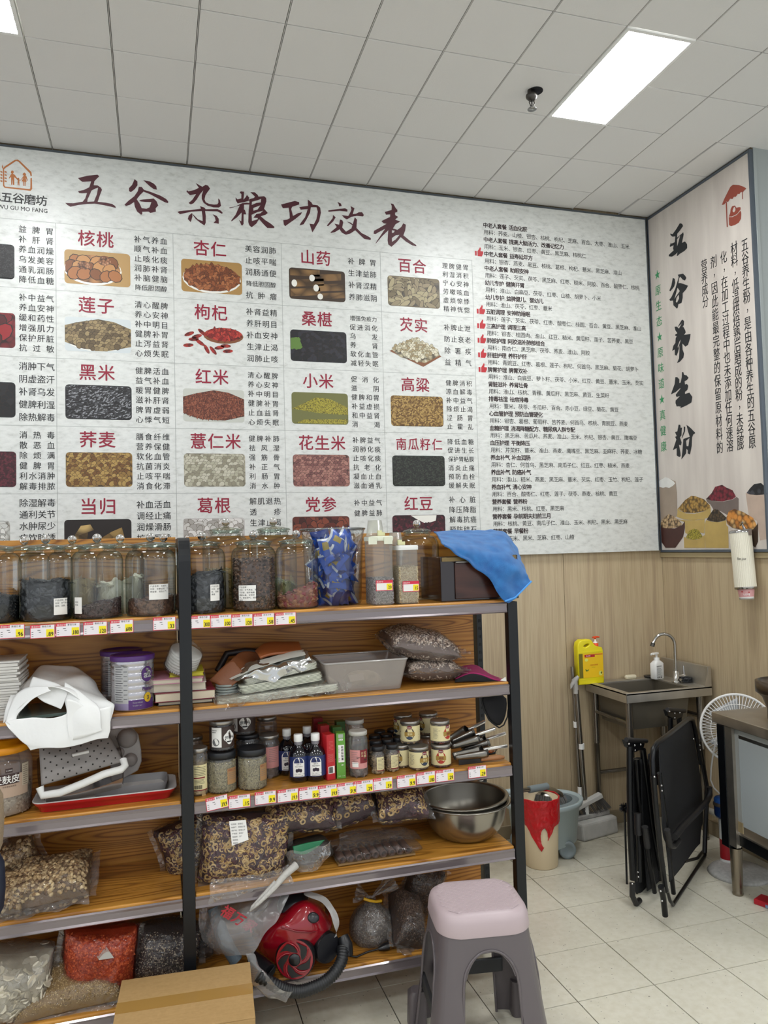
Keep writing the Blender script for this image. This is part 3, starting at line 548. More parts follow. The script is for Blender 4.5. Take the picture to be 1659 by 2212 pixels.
            put('printed_picture', g, [m1, gb, mat('print_brown', '7a4a2a', .5), DUSTW, mat('print_leaf', '5a7a34', .5), seeds('print_kernel', ['c08c68', 'a06c48', '7a4a2a'], 90, .5, bump=0)]+extra, t, world=True)
            its = cols[ci][ri].split(); n = len(its); top = Z-.042 if ri < 4 else Z-.055; bot = Z-.272
            if n == 4 and ri < 4: top, bot = Z-.06, Z-.245
            if ri == 4: top = Z-.04 if ci not in (1, 3) else Z-.052
            pit = (top-bot)/(max(n, 6 if ri == 4 else n)-1) if ri < 4 else .052
            a0, a1 = (L+.338, L+.492) if ci not in (3,) else (L+.338, L+.49)
            if ci == 0: a0, a1 = L+.357, L+.507
            if n == 5 or n == 4: hh = .037
            else: hh = .0335
            if ci == 0 or ci == 1: hh += .002
            blk = G()
            for q, s in enumerate(its):
                m = len(s); ad = (a1-a0-.037)/(m-1) if m > 1 else .04
                write(blk, f, s, a0+.0185-ad/2, top-pit*q, min(hh, ad*1.02 if m > 4 else hh), ad, .006, d=.001, narrow=.97)
            put('effect_lettering', blk, INK, t, world=True)
    # list of mixtures
    lst = '中老人套餐 活血化瘀|荞麦、山楂、银杏、核桃、枸杞、芝麻、百合、大枣、淮山、玉米|中老人套餐 提高大脑活力、改善记忆力|玉米、银杏、红枣、黄豆、黑芝麻、核桃仁|中老人套餐 益寿延年方|银杏、燕麦、黑豆、核桃、葛根、枸杞、薏米、黑芝麻、淮山|中老人套餐 助眠安神|莲子、芡实、茯苓、黑芝麻、红枣、糙米、阿胶、百合、酸枣仁、核桃|幼儿专护 健脾开胃|淮山、白扁豆、茯苓、红枣、山楂、胡萝卜、小米|幼儿专护 益脾健儿、婴幼儿|淮山、茯苓、红枣、薏米|五脏调理 安神助睡眠|莲子、芡实、茯苓、红枣、酸枣仁、桂圆、百合、黄豆、黑芝麻、淮山|三高护理 调理三高|银杏、桂圆肉、淮山、红豆、糙米、黄瓜籽、莲子、苦荞麦、黑豆|肺部护理 阿胶滋补肺部组合|南杏仁、黑芝麻、茯苓、荞麦、淮山、阿胶|肝脏护理 养肝护肝|青豌豆、红枣、葛根、莲子、枸杞、何首乌、黑芝麻、菊花、胡萝卜|脾胃护理 脾胃双补|淮山、白扁豆、萝卜籽、茯苓、小米、红豆、黄豆、薏米、玉米、芡实|肾脏滋补 养肾壮骨|淮山、核桃、青稞、黄瓜籽、黑芝麻、黄豆、生菜籽|排毒祛湿 祛痘排毒|薏米、茯苓、冬瓜籽、百合、赤小豆、绿豆、菊花、黄豆|心血管护理 预防血管硬化|银杏、葛根、葡萄籽、苦荞麦、何首乌、核桃、青豌豆、燕麦|血糖护理 消渴降糖配方、糖尿病人群专配|黑芝麻、苦瓜片、荞麦、淮山、玉米、枸杞、银杏、黄豆、鹰嘴豆|血压护理 平衡降压|芹菜籽、薏米、淮山、燕麦、鹰嘴豆、黑芝麻、亚麻籽、荞麦、冰糖|养血补气 补血润肠|杏仁、何首乌、黑芝麻、南瓜子仁、红豆、红枣、糙米、燕麦|养血补气 防癌补气|淮山、糙米、燕麦、黑芝麻、薏米、芡实、红枣、玉竹、枸杞、莲子|养血补气 清心安神|百合、酸枣仁、红枣、莲子、茯苓、燕麦、核桃、黄豆|营养套餐 营养粉|黑米、核桃、红枣、黑芝麻|营养套餐 孕前期夫妇前三月|核桃、黄豆、南瓜子仁、淮山、玉米、枸杞、黑米、黑芝麻|营养套餐 早餐粉|玉米、黑米、芝麻、红枣、山楂'.split('|')
    a = G(); b = G(); th = G(); pit = 1.651/21
    for i in range(22):
        z = 3.262-pit*i; hd, bd = lst[2*i], lst[2*i+1]; x = 1.708
        for ch_i, part in enumerate(hd.split(' ')):
            write(a, f, part, x, z, .0305, .0278, .022, d=.001); x += .0278*len(part)+.012
        write(b, f, '用料：'+bd, 1.710, z-.0385, .0300, .0283, .0, d=.001)
        if i in (2, 6, 7, 8, 9, 10):
            X, Zc = 1.655, z+.003
            th = G(); patch(th, f, X, Zc-.018, X+.011, Zc+.008); S = .022
            g0 = [(.015, -.02), (.040, -.02), (.048, -.004), (.049, .008), (.033, .009), (.036, .024), (.031, .031), (.026, .022), (.015, .006)]
            th.add([f.pt(X+p, Zc+q, .001) for p, q in g0], [tuple(range(9))]); put('thumb_mark', th, mat('thumb_red', 'b0242c', .5), t, world=True)
    put('list_headings', a, mat('brown_black_ink', '2a1a1c', .6), t, world=True); put('list_lettering', b, INK, t, world=True)
wall_sign()
# ================================================================= the tall sign on the side wall
def side_sign():
    X = 2.750; y0, y1 = 3.70, 2.921; z0, z1 = 1.487, 3.392
    t = thing('side_sign', 'tall cream sign with black brush lettering and painted bowls on right wall', 'sign', (X, 3.7, z0))
    tt = NT('washed_timber_print'); n = tt.node('ShaderNodeTexNoise', i_Vector=tt.co((9, 9, 1.2)), i_Scale=1.6, i_Detail=4.0)
    tt.put(tt.b.inputs['Base Color'], tt.ramp(n.outputs[0], [(.3, 'bdb4ac'), (.7, 'd0c8bf')])); tt.b.inputs['Roughness'].default_value = .4
    g = G(); g.box(X, X+.016, y1, y0, z0, z1); put('board', g, tt.m, t, world=True)
    g = G(); e = .012
    g.box(X-.004, X+.018, y1-e, y1, z0-e, z1+e); g.box(X-.004, X+.018, y0, y0+.01, z0-e, z1+e); g.box(X-.004, X+.018, y1, y0, z1, z1+e); g.box(X-.004, X+.018, y1, y0, z0-e, z0)
    put('frame', g, mat('slate_frame', '59616a', .4, .4), t, world=True)
    f = Fr((X, 3.70, 0), (0, -1, 0), (0, 0, 1))
    for lo, hi in ((0, 1), (1, 3), (3, 4), (4, 5), (5, 8)):
        g = G()
        for lp in TR['black'][lo:hi]: outline(g, f, lp)
        put('brush_character', g, INK, t, world=True)
    g = G()
    for lp in TR['thatch']: outline(g, f, lp)
    put('mill_emblem', g, mat('brick_ink', '8c4030', .55), t, world=True)
    def loc(px, py): p = atx(px, py, X); return 3.70-p.y, p.z
    g = G()
    for s, (ax, ay), (bx, by) in (('五谷养生粉，是由各种养生的五谷原', (1609, 528), (1625, 954)), ('材料，低温烘焙熟后磨成的粉，未经膨', (1586, 536), (1600, 958)), ('化，在加工过程中也未添加任何速溶', (1563.4, 555), (1577, 962)), ('剂，因此能最完整的保留原材料的', (1541.7, 565), (1555, 966)), ('营养成分', (1521, 573), (1524, 651))):
        (a0, b0), (a1, b1) = loc(ax, ay), loc(bx, by); n = len(s); adv = (b0-b1)/(n-1)
        for i, chx in enumerate(s):
            dx = (.012, .012) if chx == '，' else (0, 0)
            write(g, f, chx, a0+(a1-a0)*i/(n-1)+dx[0], b0-adv*i+dx[1], (.069 if chx != '，' else .055), .080, .006, d=.001, narrow=.70, vert=True)
    put('column_lettering', g, INK, t, world=True)
    s = '★原生态★原味道★真健康'; (a0, b0), (a1, b1) = loc(1420.5, 593), loc(1432.7, 930)
    for i, chx in enumerate(s):
        g = G(); write(g, f, chx, a0+(a1-a0)*i/10, b0-(b0-b1)*i/10, .062, .062, .008, d=.001, vert=True, narrow=.85)
        put('green_star' if chx == '★' else 'green_character', g, mat('green_ink', '2e8a56', .5), t, world=True)
    M = {'cup': 'b9a494', 'beans_black': (['101013', '1d1d22', '3a3a40'], 48), 'stonebowl': '6f625c', 'beans_red': (['6d1426', '8a2436', '4c0c18'], 48), 'sack': '9a8a7a', 'flour': 'dcdbd6', 'rimyellow': 'b59a58', 'beans_soy': (['a37c34', 'bd9850', '7c5a20'], 60), 'basket': '3a2a1e', 'corn': (['b0702a', 'd08a3a', 'e0b878'], 38), 'spice': (['4a3a26', '5e4a30', '33281a'], 80), 'bowlbrown': '43231c', 'oats': (['a88860', 'c4a880', '7c6040'], 70), 'millet': (['a89a30', 'b8aa40', '8e8224'], 200)}
    for q, (k, v) in enumerate(M.items()):
        mm = mat('print_'+k, v, .5, vary=.12, vs=12) if isinstance(v, str) else seeds('print_'+k, v[0], v[1], .5, bump=0, gap='2c1c14')
        g = G()
        for lp in TR[k]: outline(g, f, [c for c in lp] if not isinstance(lp[0], list) else lp, 0, .0004+.00012*q)
        put('printed_picture', g, mm, t, world=True)
side_sign()
# ================================================================= display rack
ZS = [1.345, 1.056, .772, .484, .182]        # shelf tops
YF, YP = 2.500, 2.822
XL, XM, XRK = -1.10, .086, 1.2135
def rack():
    t = thing('display_rack', 'long two bay display rack of pine boards with black posts', 'rack', (XM, YF, 0))
    def post(x, w=.037):
        g = G(); pts = [(x, YF-.001, 0), (x, YF-.001, 1.515)]+[(x, YF-.001+.06*(1-math.cos(a)), 1.515+.06*math.sin(a)) for a in [PI/12*i for i in range(1, 7)]]+[(x, YP-.005, 1.575)]
        prof = [(-w/2, -.016), (w/2, -.016), (w/2, .016), (-w/2, .016)]; rings = []
        for i, p in enumerate(pts):
            a = 0 if i < 2 else (PI/12*(i-1) if i < 8 else PI/2)
            rings.append([(p[0]+u, p[1]+v*math.cos(a), p[2]+v*-math.sin(a)*-1*-1) for u, v in prof])
        g.loft(rings, sm=False); put('front_post', g, BLACKM, t, world=True, bevel=.002)
    post(XM)
    g = G(); g.box(XRK-.0185, XRK+.0185, YF-.017, YF+.015, 0, 1.338); put('front_post', g, BLACKM, t, world=True, bevel=.002)
    rp = G()
    for x, nm in ((XM-.004, 'rear_post'), (XRK+.012, 'rear_post')):
        g = G(); g.box(x-.011, x+.011, YP-.012, YP+.03, 0, 1.575)
        for k in range(46): g.box(x-.004, x-.0015, YP-.0128, YP-.011, .12+k*.031, .132+k*.031, 1); g.box(x+.002, x+.0045, YP-.0128, YP-.011, .12+k*.031, .132+k*.031, 1)
        put(nm, g, [BLACKM, mat('slot_dark', '050506', .9)], t, world=True)
    for a, b in ((XL, XM-.0185), (XM+.0185, XRK-.009)):
        g = G(); g.box(a, b, YP, YP+.012, .14, 1.598); o = put('back_panel', g, [PINE], t, world=True, bevel=.001)
        for k, z in enumerate(ZS):
            g = G(); g.box(a+.001, (XM if a < 0 else XRK)-.0195, YF-.006, YP-.001, z-.02, z); put('shelf_board', g, PINEV, t, world=True, bevel=.004)
            g = G(); x1 = (XM if a < 0 else XRK)-.020
            poly = [(YF-.0065, z-.010), (YF-.0085, z-.0085), (YF-.0125, z-.013), (YF-.0105, z-.020), (YF-.0105, z-.036), (YF-.0135, z-.042), (YF-.009, z-.046), (YF-.0062, z-.042)]
            g.prism([(p, q) for p, q in poly], lambda p, q, x: (x, p, q), a+.001, x1); put('price_rail', g, RAILM, t, world=True)
            g = G(); g.box(a+.002, x1-.001, YF-.0062, YF+.005, z-.044, z-.0205); put('board_lip', g, mat('lip_grey', '55504e', .5), t, world=True)
    for a, b in ((XL, XM), (XM, XRK)):
        g = G(); g.box(a, b, YP-.03, YP-.01, 0, .16); put('kick_board', g, mat('kick_dark', '4a4034', .6), t, world=True)
RAILM = mat('smoky_rail_plastic', '7a7072', .2, .35, .6, Coat_Weight=.8)
rack()
# ----------------------------------------------------------------- price cards clipped in the rails
def tagcard():
    t = thing('price_card', 'x', 'price card', (0, 0, 0), 0, 'price cards'); W, H = .068, .040
    f = Fr((0, 0, 0), (1, 0, 0), (0, 0, 1)); pk = mat('card_white', 'e6e0e2', .35)
    g = G(); g.box(-W/2, W/2, -.0006, .0006, -H/2, H/2); put('card', g, pk, t)
    g = G(); e = .0014
    for a in ((-W/2, -H/2, W/2, -H/2+e), (-W/2, H/2-e, W/2, H/2), (-W/2, -H/2, -W/2+e, H/2), (W/2-e, -H/2, W/2, H/2)): patch(g, f, *a, 0, .0009)
    patch(g, f, -W/2, H/2-.0095, -.006, H/2-.001, 0, .001); put('red_border', g, TAGRED, t)
    g = G(); patch(g, f, .010, -H/2+.003, W/2-.003, H/2-.014, 0, .001); put('yellow_field', g, YEL, t)
    g = G(); write(g, f, '惠选好价', -W/2+.003, H/2-.0055, .0062, .0063, m=1, d=.0013)
    write(g, f, '惠佰万家', -.002, H/2-.0055, .006, .0065, m=0, d=.0013)
    for q in range(3): patch(g, f, -W/2+.004, -.002-.006*q, -W/2+.009, -.0008-.006*q, 0, .0012)
    patch(g, f, -.014, .003, -.006, .0045, 0, .0012); patch(g, f, -.010, -.003, -.004, -.0018, 0, .0012)
    put('card_lettering', g, [INK, PAPER], t); return t
CARD = tagcard(); _first = [1]
_kids = list(kids(CARD))
def card(px, py, txt, label, Y=None, rot=0, width=None):
    Y = Y or YF-.0135
    p = aty(px, py, Y)
    if _first[0]: o = CARD
    else:
        o = CARD.copy(); C.objects.link(o)
        for ch in _kids: c = ch.copy(); C.objects.link(c); c.parent = o
    _first[0] = 0
    o['label'] = label; o.location = p; o.rotation_euler = (0, rot, 0)
    f = Fr((0, 0, 0), (1, 0, 0), (0, 0, 1)); g = G(); n = len(txt)
    k = {1: .3, 2: .5, 3: .56, 4: .72}[n]; write(g, f, txt, .0125 if n > 2 else .016, -.0085, .017, wid=(.0175 if n > 2 else .0135), d=.0014, off=.02)
    write(g, f, '￥', .0105, -.0135, .006, d=.0014); put('price_figures', g, INK, o)
for a in [(26, 1364, '96', 'price card reading 96 between the two black grain jars'), (92, 1364, '89', 'price card reading 89 below the curled black chips'), (147, 1360, '180', 'price card reading 180 between black chips and dark seeds jars'),
          (206, 1357, '120', 'price card reading 120 directly below the dark seeds jar'), (263, 1353, '600', 'price card reading 600 between dark seeds and brown slices jars'), (355, 1347, '33', 'price card reading 33 just left of the middle post'),
          (432, 1343.5, '300', 'price card reading 300 just right of the middle post'), (477, 1341.5, '100', 'price card reading 100 below the bark chips jar sticker'), (523, 1340, '120', 'price card reading 120 under the brown pod jar'), (570, 1338, '58', 'price card reading 58 at right foot of the pod jar'), (617, 1336, '45', 'price card reading 45 under the rosebud jar'),
          (469, 1734, '19.9', 'tilted price card reading 19.9 below the first seed jar'), (517.5, 1731, '15', 'price card reading 15 below the second seed jar'), (573.5, 1723, '9.9', 'price card reading 9.9 with a gap on its left'), (622, 1718, '19.9', 'price card reading 19.9 left of the dark bottles'),
          (668, 1713, '9.9', 'price card reading 9.9 under the left dark bottle'), (708.5, 1709, '19.9', 'price card reading 19.9 under the right dark bottle'), (749, 1704, '9.9', 'price card reading 9.9 under the red and green cartons'), (785, 1699, '29', 'price card reading 29 under the pink labelled jar'), (827, 1693, '59', 'price card reading 59 under the small black lidded jars'), (878, 1687, '9.9', 'price card reading 9.9 under the cream labelled jars'), (920, 1680, '180', 'price card reading 180, second left of the lone card'), (961, 1675, '29', 'price card reading 29 under the stacked cream jars'), (1031, 1667, '29', 'lone price card reading 29 under the metal scoops')]:
    card(*a, rot=(-.12 if a[0] == 469 else 0))
# ================================================================= glass jars on the top shelf
def scatter_cyl(g, R, h0, h1, top, n, shape, mats, s0=.8, s1=1.2, topf=None):
    P = []
    for _ in range(n):
        t = rnd()*2*PI
        if rnd() < .7: z = h0+(top(math.cos(t)*R, math.sin(t)*R)-h0)*rnd(); P.append(((R*.985*math.cos(t), R*.985*math.sin(t), z), (math.cos(t), math.sin(t), 0)))
        else:
            r = R*math.sqrt(rnd()); x, y = r*math.cos(t), r*math.sin(t); P.append(((x, y, top(x, y)), (rnd()*.6-.3, rnd()*.6-.3, 1)))
    scatter(g, P, shape, mats, s0=s0, s1=s1)
def heap(g, R, top, m=0, n=28):
    g.surf(lambda u, v: (R*min(1, v*2)*math.cos(2*PI*u), R*min(1, v*2)*math.sin(2*PI*u), top(R*min(1, v*2)*math.cos(2*PI*u), R*min(1, v*2)*math.sin(2*PI*u))*(1 if v <= .5 else (1-(v-.5)*2))+(.006 if v > .5 else 0)*(v-.5)*2), n, 12, m, True, cu=True)
CONT = {
 'black_chips': (grain(.013, .009, .003), ['1b1c20', '2c2e33', '45474c'], 520, .6, 1.2, .006),
 'black_fine': (grain(.003, .003, .002), ['151619', '222328', '0f1013'], 900, .7, 1.2, .003),
 'pods': (grain(.006, .005, .004), ['4a362c', '604838', '7a5c48', '2c201a'], 1500, .6, 1.3, .006),
 'roses': (grain(.010, .008, .006), ['7c4a3c', '9a6a4e', '8b3f44', 'b08868'], 240, .6, 1.2, .008),
 'white_slices': (([(.016*math.cos(PI/4*i), .012*math.sin(PI/4*i), z) for z in (-.0015, .0015) for i in range(8)], [tuple(range(7, -1, -1)), tuple(range(8, 16))]+[(i, (i+1) % 8, 8+(i+1) % 8, 8+i) for i in range(8)]), ['e2dccb', 'd0c8b4', 'ece6d8'], 190, .7, 1.2, .01),
 'dark_seeds': (grain(.005, .003, .002), ['3a2a2c', '4a383a', '2c2022', '5b4a48'], 900, .7, 1.2, .004),
 'brown_slices': (grain(.009, .006, .0015), ['5e4438', '715546', '48342c'], 500, .7, 1.2, .006),
 'tan_chips': (grain(.018, .005, .002), ['a08a62', 'b59f78', '86704c'], 200, .6, 1.2, .012),
 'green_stems': (grain(.016, .0015, .0015), ['8c8c58', 'a5a26c', '6d6c42'], 500, .7, 1.2, .008),
 'yellow_bits': (grain(.007, .003, .002), ['8c7440', 'a58c54', '6b5630'], 700, .7, 1.2, .006)}
def contents(parent, kind, R, h, slope=0, name='contents', z0=.008):
    sh, cols, n, s0, s1, lump = CONT[kind]; ms = [mat('fill_'+c, c, .4) for c in cols]; off = rnd()*50
    top = lambda x, y: max(z0+.004, h+slope*x/R+mnoise.noise((x*30+off, y*30, 0))*lump*2.5)
    g = G(); heap(g, R-.004, top); scatter_cyl(g, R-.003, z0, h, top, n, sh, list(range(len(ms))), s0, s1)
    put(name, g, ms, parent, kind='stuff')
def jar_mesh(R, H, neck, lidR):
    g = G(); hs = H*.66
    prof = [(R*.5, .001), (R*.93, .002), (R, .012)]+[(R, hs*k) for k in (.4, .8, 1)]
    prof += [(R-(R-neck)*(1-math.cos(a))*.98, hs+(H*.79-hs)*math.sin(a)) for a in [PI/2*i/6 for i in range(1, 7)]]+[(neck, H*.815), (neck+.004, H*.822), (neck+.004, H*.835), (neck-.003, H*.838)]
    g.lathe(prof, n=36)
    b = G(); b.lathe([(.0, .006), (R*.9, .006), (R*.97, .002)], n=36)
    l = G(); l.lathe([(neck-.005, H*.82), (neck-.004, H*.842), (lidR, H*.845), (lidR+.001, H*.853), (lidR-.004, H*.862), (lidR*.6, H*.878), (lidR*.3, H*.886), (.006, H*.892), (.005, H*.905)], n=36)
    k = G(); k.ball((0, 0, H*.945), .0145, 16, 10)
    return g, b, l, k
KNOBG = NT('solid_glass'); KNOBG.b.inputs['Transmission Weight'].default_value = 1; KNOBG.b.inputs['Roughness'].default_value = .02; KNOBG.b.inputs['IOR'].default_value = 1.45; KNOBG = KNOBG.m
LIDG = film('lid_glass', 'e2ece6', .08, .05, .6)
def sticker(parent, R, base, a0, z0, w_, h_, lines=None, mt=None):
    cy = Cy((0, 0, 0), R+.0006, base); g = G(); patch(g, cy, a0, z0, a0+w_, z0+h_, 0, 0, nx=8)
    for i, s in enumerate(lines or []):
        if s: write(g, cy, s, a0+.003, z0+h_-.006-.0085*i, .0062, .0066, m=1, d=.0004)
    return put('label', g, [mt or PAPER, INK], parent, label='white sticker with small black print')
JD = {}
def jar(px, py, Y, kind, label, R=.078, H=.264, neck=.055, lidR=.063, fill=(None, 0, 0), st=None, shelf=0):
    p = aty(px, py, Y); t = thing('glass_jar', label, 'jar', (p.x, Y, ZS[shelf]+.0005), 0, 'glass jars with ball knobs on the top shelf')
    key = (R, H, neck, lidR)
    if key not in JD: JD[key] = [mesh('jar_part', q, m_) for q, m_ in zip(jar_mesh(R, H, neck, lidR), (GLASS, GLASS, LIDG, KNOBG))]
    ms = JD[key]; put('body', ms[0], None, t); put('base', ms[1], None, t); l = put('lid', ms[2], None, t); put('knob', ms[3], None, l)
    if kind: contents(t, kind, R-.004, *fill[:2])
    if st:
        th = math.atan2(-Y, -p.x); sticker(t, R, th, *st)
    return t
L1, L2, L3 = ['产品名称：桑椹', '功效：补气养血', '滋阴、润肠、通便'], ['产品名称：黑枸杞', '功效：补肾养肝', '明目、安神'], ['产品名称：', '功效：补气养血、理', '气开郁、疏肝理脾', '调经止痛、安神定', '气、理血理气、调理', '肠胃']
jar(-14, 1345, 2.582, 'black_fine', 'glass jar of fine black grains cut off by left picture edge', fill=(.085, -.01))
jar(99.5, 1345, 2.582, 'black_chips', 'glass jar of curled black chips, first whole jar from the left', fill=(.118, 0), st=(.022, .018, .046, .050, L1))
jar(211, 1345, 2.582, 'dark_seeds', 'glass jar with low slope of dark purple seeds, left bay', fill=(.043, .018), st=(-.078, .018, .030, .050, ['', '功效：', '养血']))
jar(327, 1345, 2.582, 'brown_slices', 'glass jar of low brown slices, next left of the middle post', fill=(.050, .005), st=(-.006, .052, .063, .048, ['产品名称：元胡片', '功效：补脾益肺、宁', '神益智、活血止气']))
jar(53, 1338, 2.738, 'black_fine', 'rear glass jar between the two black filled jars', fill=(.06, 0))
jar(157, 1338, 2.738, 'tan_chips', 'rear glass jar of thin tan strips, behind the dark seeds', fill=(.095, .02))
jar(261, 1338, 2.738, 'white_slices', 'rear glass jar of white round slices', fill=(.100, .01))
jar(355, 1338, 2.738, 'brown_slices', 'rear glass jar partly behind the middle post', fill=(.05, 0))
jar(439, 1342, 2.582, 'black_chips', 'glass jar of black bark chips, next right of the middle post', fill=(.122, .012), R=.0745, st=(.024, .04, .034, .052, ['产品名称：桑叶', '功效：滋阴补', '血、润肠', '通便']))
jar(550, 1339, 2.582, 'pods', 'glass jar nearly full of small dark brown pods', fill=(.165, 0), R=.0745, st=(-.054, .035, .060, .050, L3))
jar(643.5, 1335, 2.582, 'roses', 'glass jar of dried rosebuds beside the blue packet drum', fill=(.055, .024), R=.0725)
jar(490.5, 1332, 2.738, 'yellow_bits', 'tall rear glass jar of yellow brown bits behind the pods', R=.081, H=.318, neck=.052, lidR=.060, fill=(.13, 0))
jar(594, 1328, 2.738, 'green_stems', 'tall rear glass jar of pale green stems behind the rosebuds', R=.081, H=.318, neck=.052, lidR=.060, fill=(.09, -.02))
tj = jar(905, 1305, 2.738, None, 'tall empty glass jar between the seed containers and towel', R=.081, H=.300, neck=.048, lidR=.053)
g = G(); g.box(.0, .03, -.05, -.046, .01, .10); put('sachet', g, mat('sachet_green', '3c8a4c', .5), tj, rot=(0, 0, .4), label='green sachet left inside')
# ----------------------------------------------------------------- drum of blue packets
def drum():
    Y = 2.662; p = aty(734, 1306, Y); c = aty(711, 1143, Y); t = thing('clear_drum', 'clear open plastic drum full of blue snack packets', 'drum', (c.x+.012, Y, ZS[0]+.0005)); H = c.z-ZS[0]; R0, R1 = .098, .114
    g = G(); g.lathe([(0, .002), (R0-.004, .002), (R0, .008), (R1-.006, H-.03), (R1, H-.006), (R1+.003, H-.004), (R1+.003, H), (R1-.001, H)], n=40); put('wall', g, film('drum_plastic', 'eef0f2', .05, .04, .55), t)
    g = G(); g.tube([((R1+.001)*math.cos(a), (R1+.001)*math.sin(a), H-.001) for a in [2*PI*i/40 for i in range(40)]], .0028, 6, closed=True); put('rim', g, film('rim_plastic', 'dfe3e6', .25, .08, .6), t)
    bl = mat('packet_blue', '1450b4', .3, vary=.25, vs=20); wh = mat('packet_silver', 'c3c9cf', .3); go = mat('packet_gold', 'a08a3c', .35); nv = mat('packet_navy', '0c2f78', .35)
    def pk(seed):
        random.seed(seed); g = G(); L, W, D = .046, .034, .013
        def fn(u, v):
            x = (u-.5)*2; y = (v-.5)*2; d = (1-abs(x)**2.5)*(1-abs(y)**3); return (x*L*(1-.06*math.cos(y*3)), y*W*(1-.1*(1-abs(x))), d)
        for s in (1, -1):
            g.surf(lambda u, v: (lambda q: (q[0], q[1], s*q[2]*D+.003*mnoise.noise((q[0]*60+seed, q[1]*60, s))))(fn(u, v)), 12, 8, 0, True)
        for i in range(len(g.f)):
            k = i % 96; u, v = k % 12, k//12
            if u in (0,): g.m[i] = 1
            elif seed != 9 and 2 <= u <= 5 and 2 <= v <= 4: g.m[i] = 2
            elif seed == 3 and 5 <= u <= 8 and v > 4: g.m[i] = 1
            elif 9 <= u: g.m[i] = 3
        return mesh('packet', g, [bl, wh, go, nv])
    mm = [pk(3), pk(9), pk(14)]; random.seed(11); n = 0
    for lay in range(8):
        z = .022+lay*.0275
        for k in range(9 if lay < 7 else 6):
            a = 2*PI*k/9+lay*.7; r = (R0-.056)+.016*(z/H) if k % 9 < 7 else .02
            o = bpy.data.objects.new('snack_packet', mm[n % 3]); C.objects.link(o); n += 1
            o.location = (t.location.x+r*math.cos(a), Y+r*math.sin(a), ZS[0]+z+.006); o.rotation_euler = (rnd()*1.2-.6+PI/2.4, rnd()*2.6-1.3, a+PI/2+rnd()*1.2-.6)
            tag(o, 'blue foil snack packet inside the clear drum', 'packet', 'blue snack packets in the clear drum')
drum()
def canister(pxl, pxr, pyb, pyt, Y0, dep, label, fillkind, fh, price, cup):
    a = aty(pxl, pyb, Y0); b = aty(pxr, pyb, Y0); zt = aty((pxl+pxr)/2, pyt, Y0).z; W = b.x-a.x; cx, cy = (a.x+b.x)/2, Y0+dep/2; H = zt-ZS[0]
    t = thing('seed_canister', label, 'canister', (cx, cy, ZS[0]+.0005))
    g = G(); g.loft([rrect(0, 0, W*.95, dep*.95, .012, 0), rrect(0, 0, W, dep, .014, .01), rrect(0, 0, W, dep, .014, H-.012)], cap1=False); put('body', g, FROST, t)
    cols = ['6a6264', '8a8486', '4a4446', 'a8a2a4'] if fillkind == 0 else ['b39c74', 'c8b48c', '98825c', 'd4c6a4']
    ms = [mat('seed_'+c, c, .5) for c in cols]; g = G(); off = fillkind*7
    g.loft([rrect(0, 0, W-.006, dep-.006, .01, z) for z in (.004, fh)], cap1=True)
    P = []
    for _ in range(2600):
        z = .004+rnd()*(fh-.002); s = rnd()
        if s < .5: P.append((((rnd()-.5)*(W-.008), -dep/2+.003, z), (0, -1, 0)))
        elif s < .85: P.append(((-W/2+.003, (rnd()-.5)*(dep-.008), z), (-1, 0, 0)))
        else: P.append((((rnd()-.5)*(W-.01), (rnd()-.5)*(dep-.01), fh+rnd()*.006), (0, 0, 1)))
    scatter(g, P, grain(.0042, .0018, .0012), [0, 1, 2, 3]); put('seeds', g, ms, t, kind='stuff')
    l = G(); l.loft([rrect(0, 0, W+.004, dep+.004, .014, H-.016), rrect(0, 0, W+.005, dep+.005, .014, H-.004), rrect(0, 0, W, dep, .014, H)]); lo = put('lid', l, mat('lid_cream' if fillkind == 0 else 'lid_clearwhite', 'd8dac6' if fillkind == 0 else 'dcdcd8', .4), t)
    if fillkind == 0:
        for x in (-W/2-.004, W*.25):
            q = G(); q.loft([rrect(0, 0, .030, .006, .002, z) for z in (-.028, -.004)], sm=False); put('clip', q, mat('lid_cream', 'd8dac6', .4), lo, loc=(x*.92, -dep/2-.005, H))
    f = Fr((0, -dep/2-.0012, 0), (1, 0, 0), (0, 0, 1))
    p = aty(*price[:2], Y0-.002); w2, h2 = .060, .036; x, z = p.x-cx, p.z-ZS[0]
    g = G(); patch(g, f, x-w2/2, z-h2/2, x+w2/2, z+h2/2, 0, .0002, r=0); patch(g, f, x-w2/2+.002, z-h2/2+.002, x+w2/2-.002, z+h2/2-.010, 1, .0004)
    patch(g, f, x+.008, z-h2/2+.003, x+w2/2-.003, z+h2/2-.012, 2, .0006); write(g, f, price[2], x+.013, z-.006, .015, wid=.012, m=3, d=.0009, off=.02); write(g, f, '惠选好价', x-w2/2+.002, z+h2/2-.005, .006, .0062, m=1, d=.0006)
    put('price_label', g, [TAGRED, PAPER, YEL, INK], t)
    k = thing('measuring_cup', cup[1], 'cup', (cx+cup[0], cy-.004, ZS[0]+H+.002)); q = cup[2]
    g = G(); g.lathe([(.028*q, 0), (.028*q, .003), (.0265*q, .004), (.021*q, .047*q), (0, .048*q)], n=24); put('cup_body', g, FROST, k)
    g = G(); g.box(.0, .014, -.034*q, -.022*q, .0, .018); g.box(.014, .026, -.030*q, -.022*q, 0, .012); put('cup_handle', g, mat('handle_pale', 'd5d3a4', .5), k)
canister(808, 853, 1305, 1158, 2.512, .115, 'clear canister of grey seeds with cream clip lid, 20 price sticker', 0, .088, (830.5, 1265, '20'), (-.012, 'frosted scoop cup upside down on grey seed canister', 1.15))
canister(863, 907, 1302, 1178, 2.512, .108, 'square clear canister of beige grain with 15 price sticker', 1, .125, (888, 1267, '15'), (-.03, 'frosted cup resting on beige grain canister', .95))
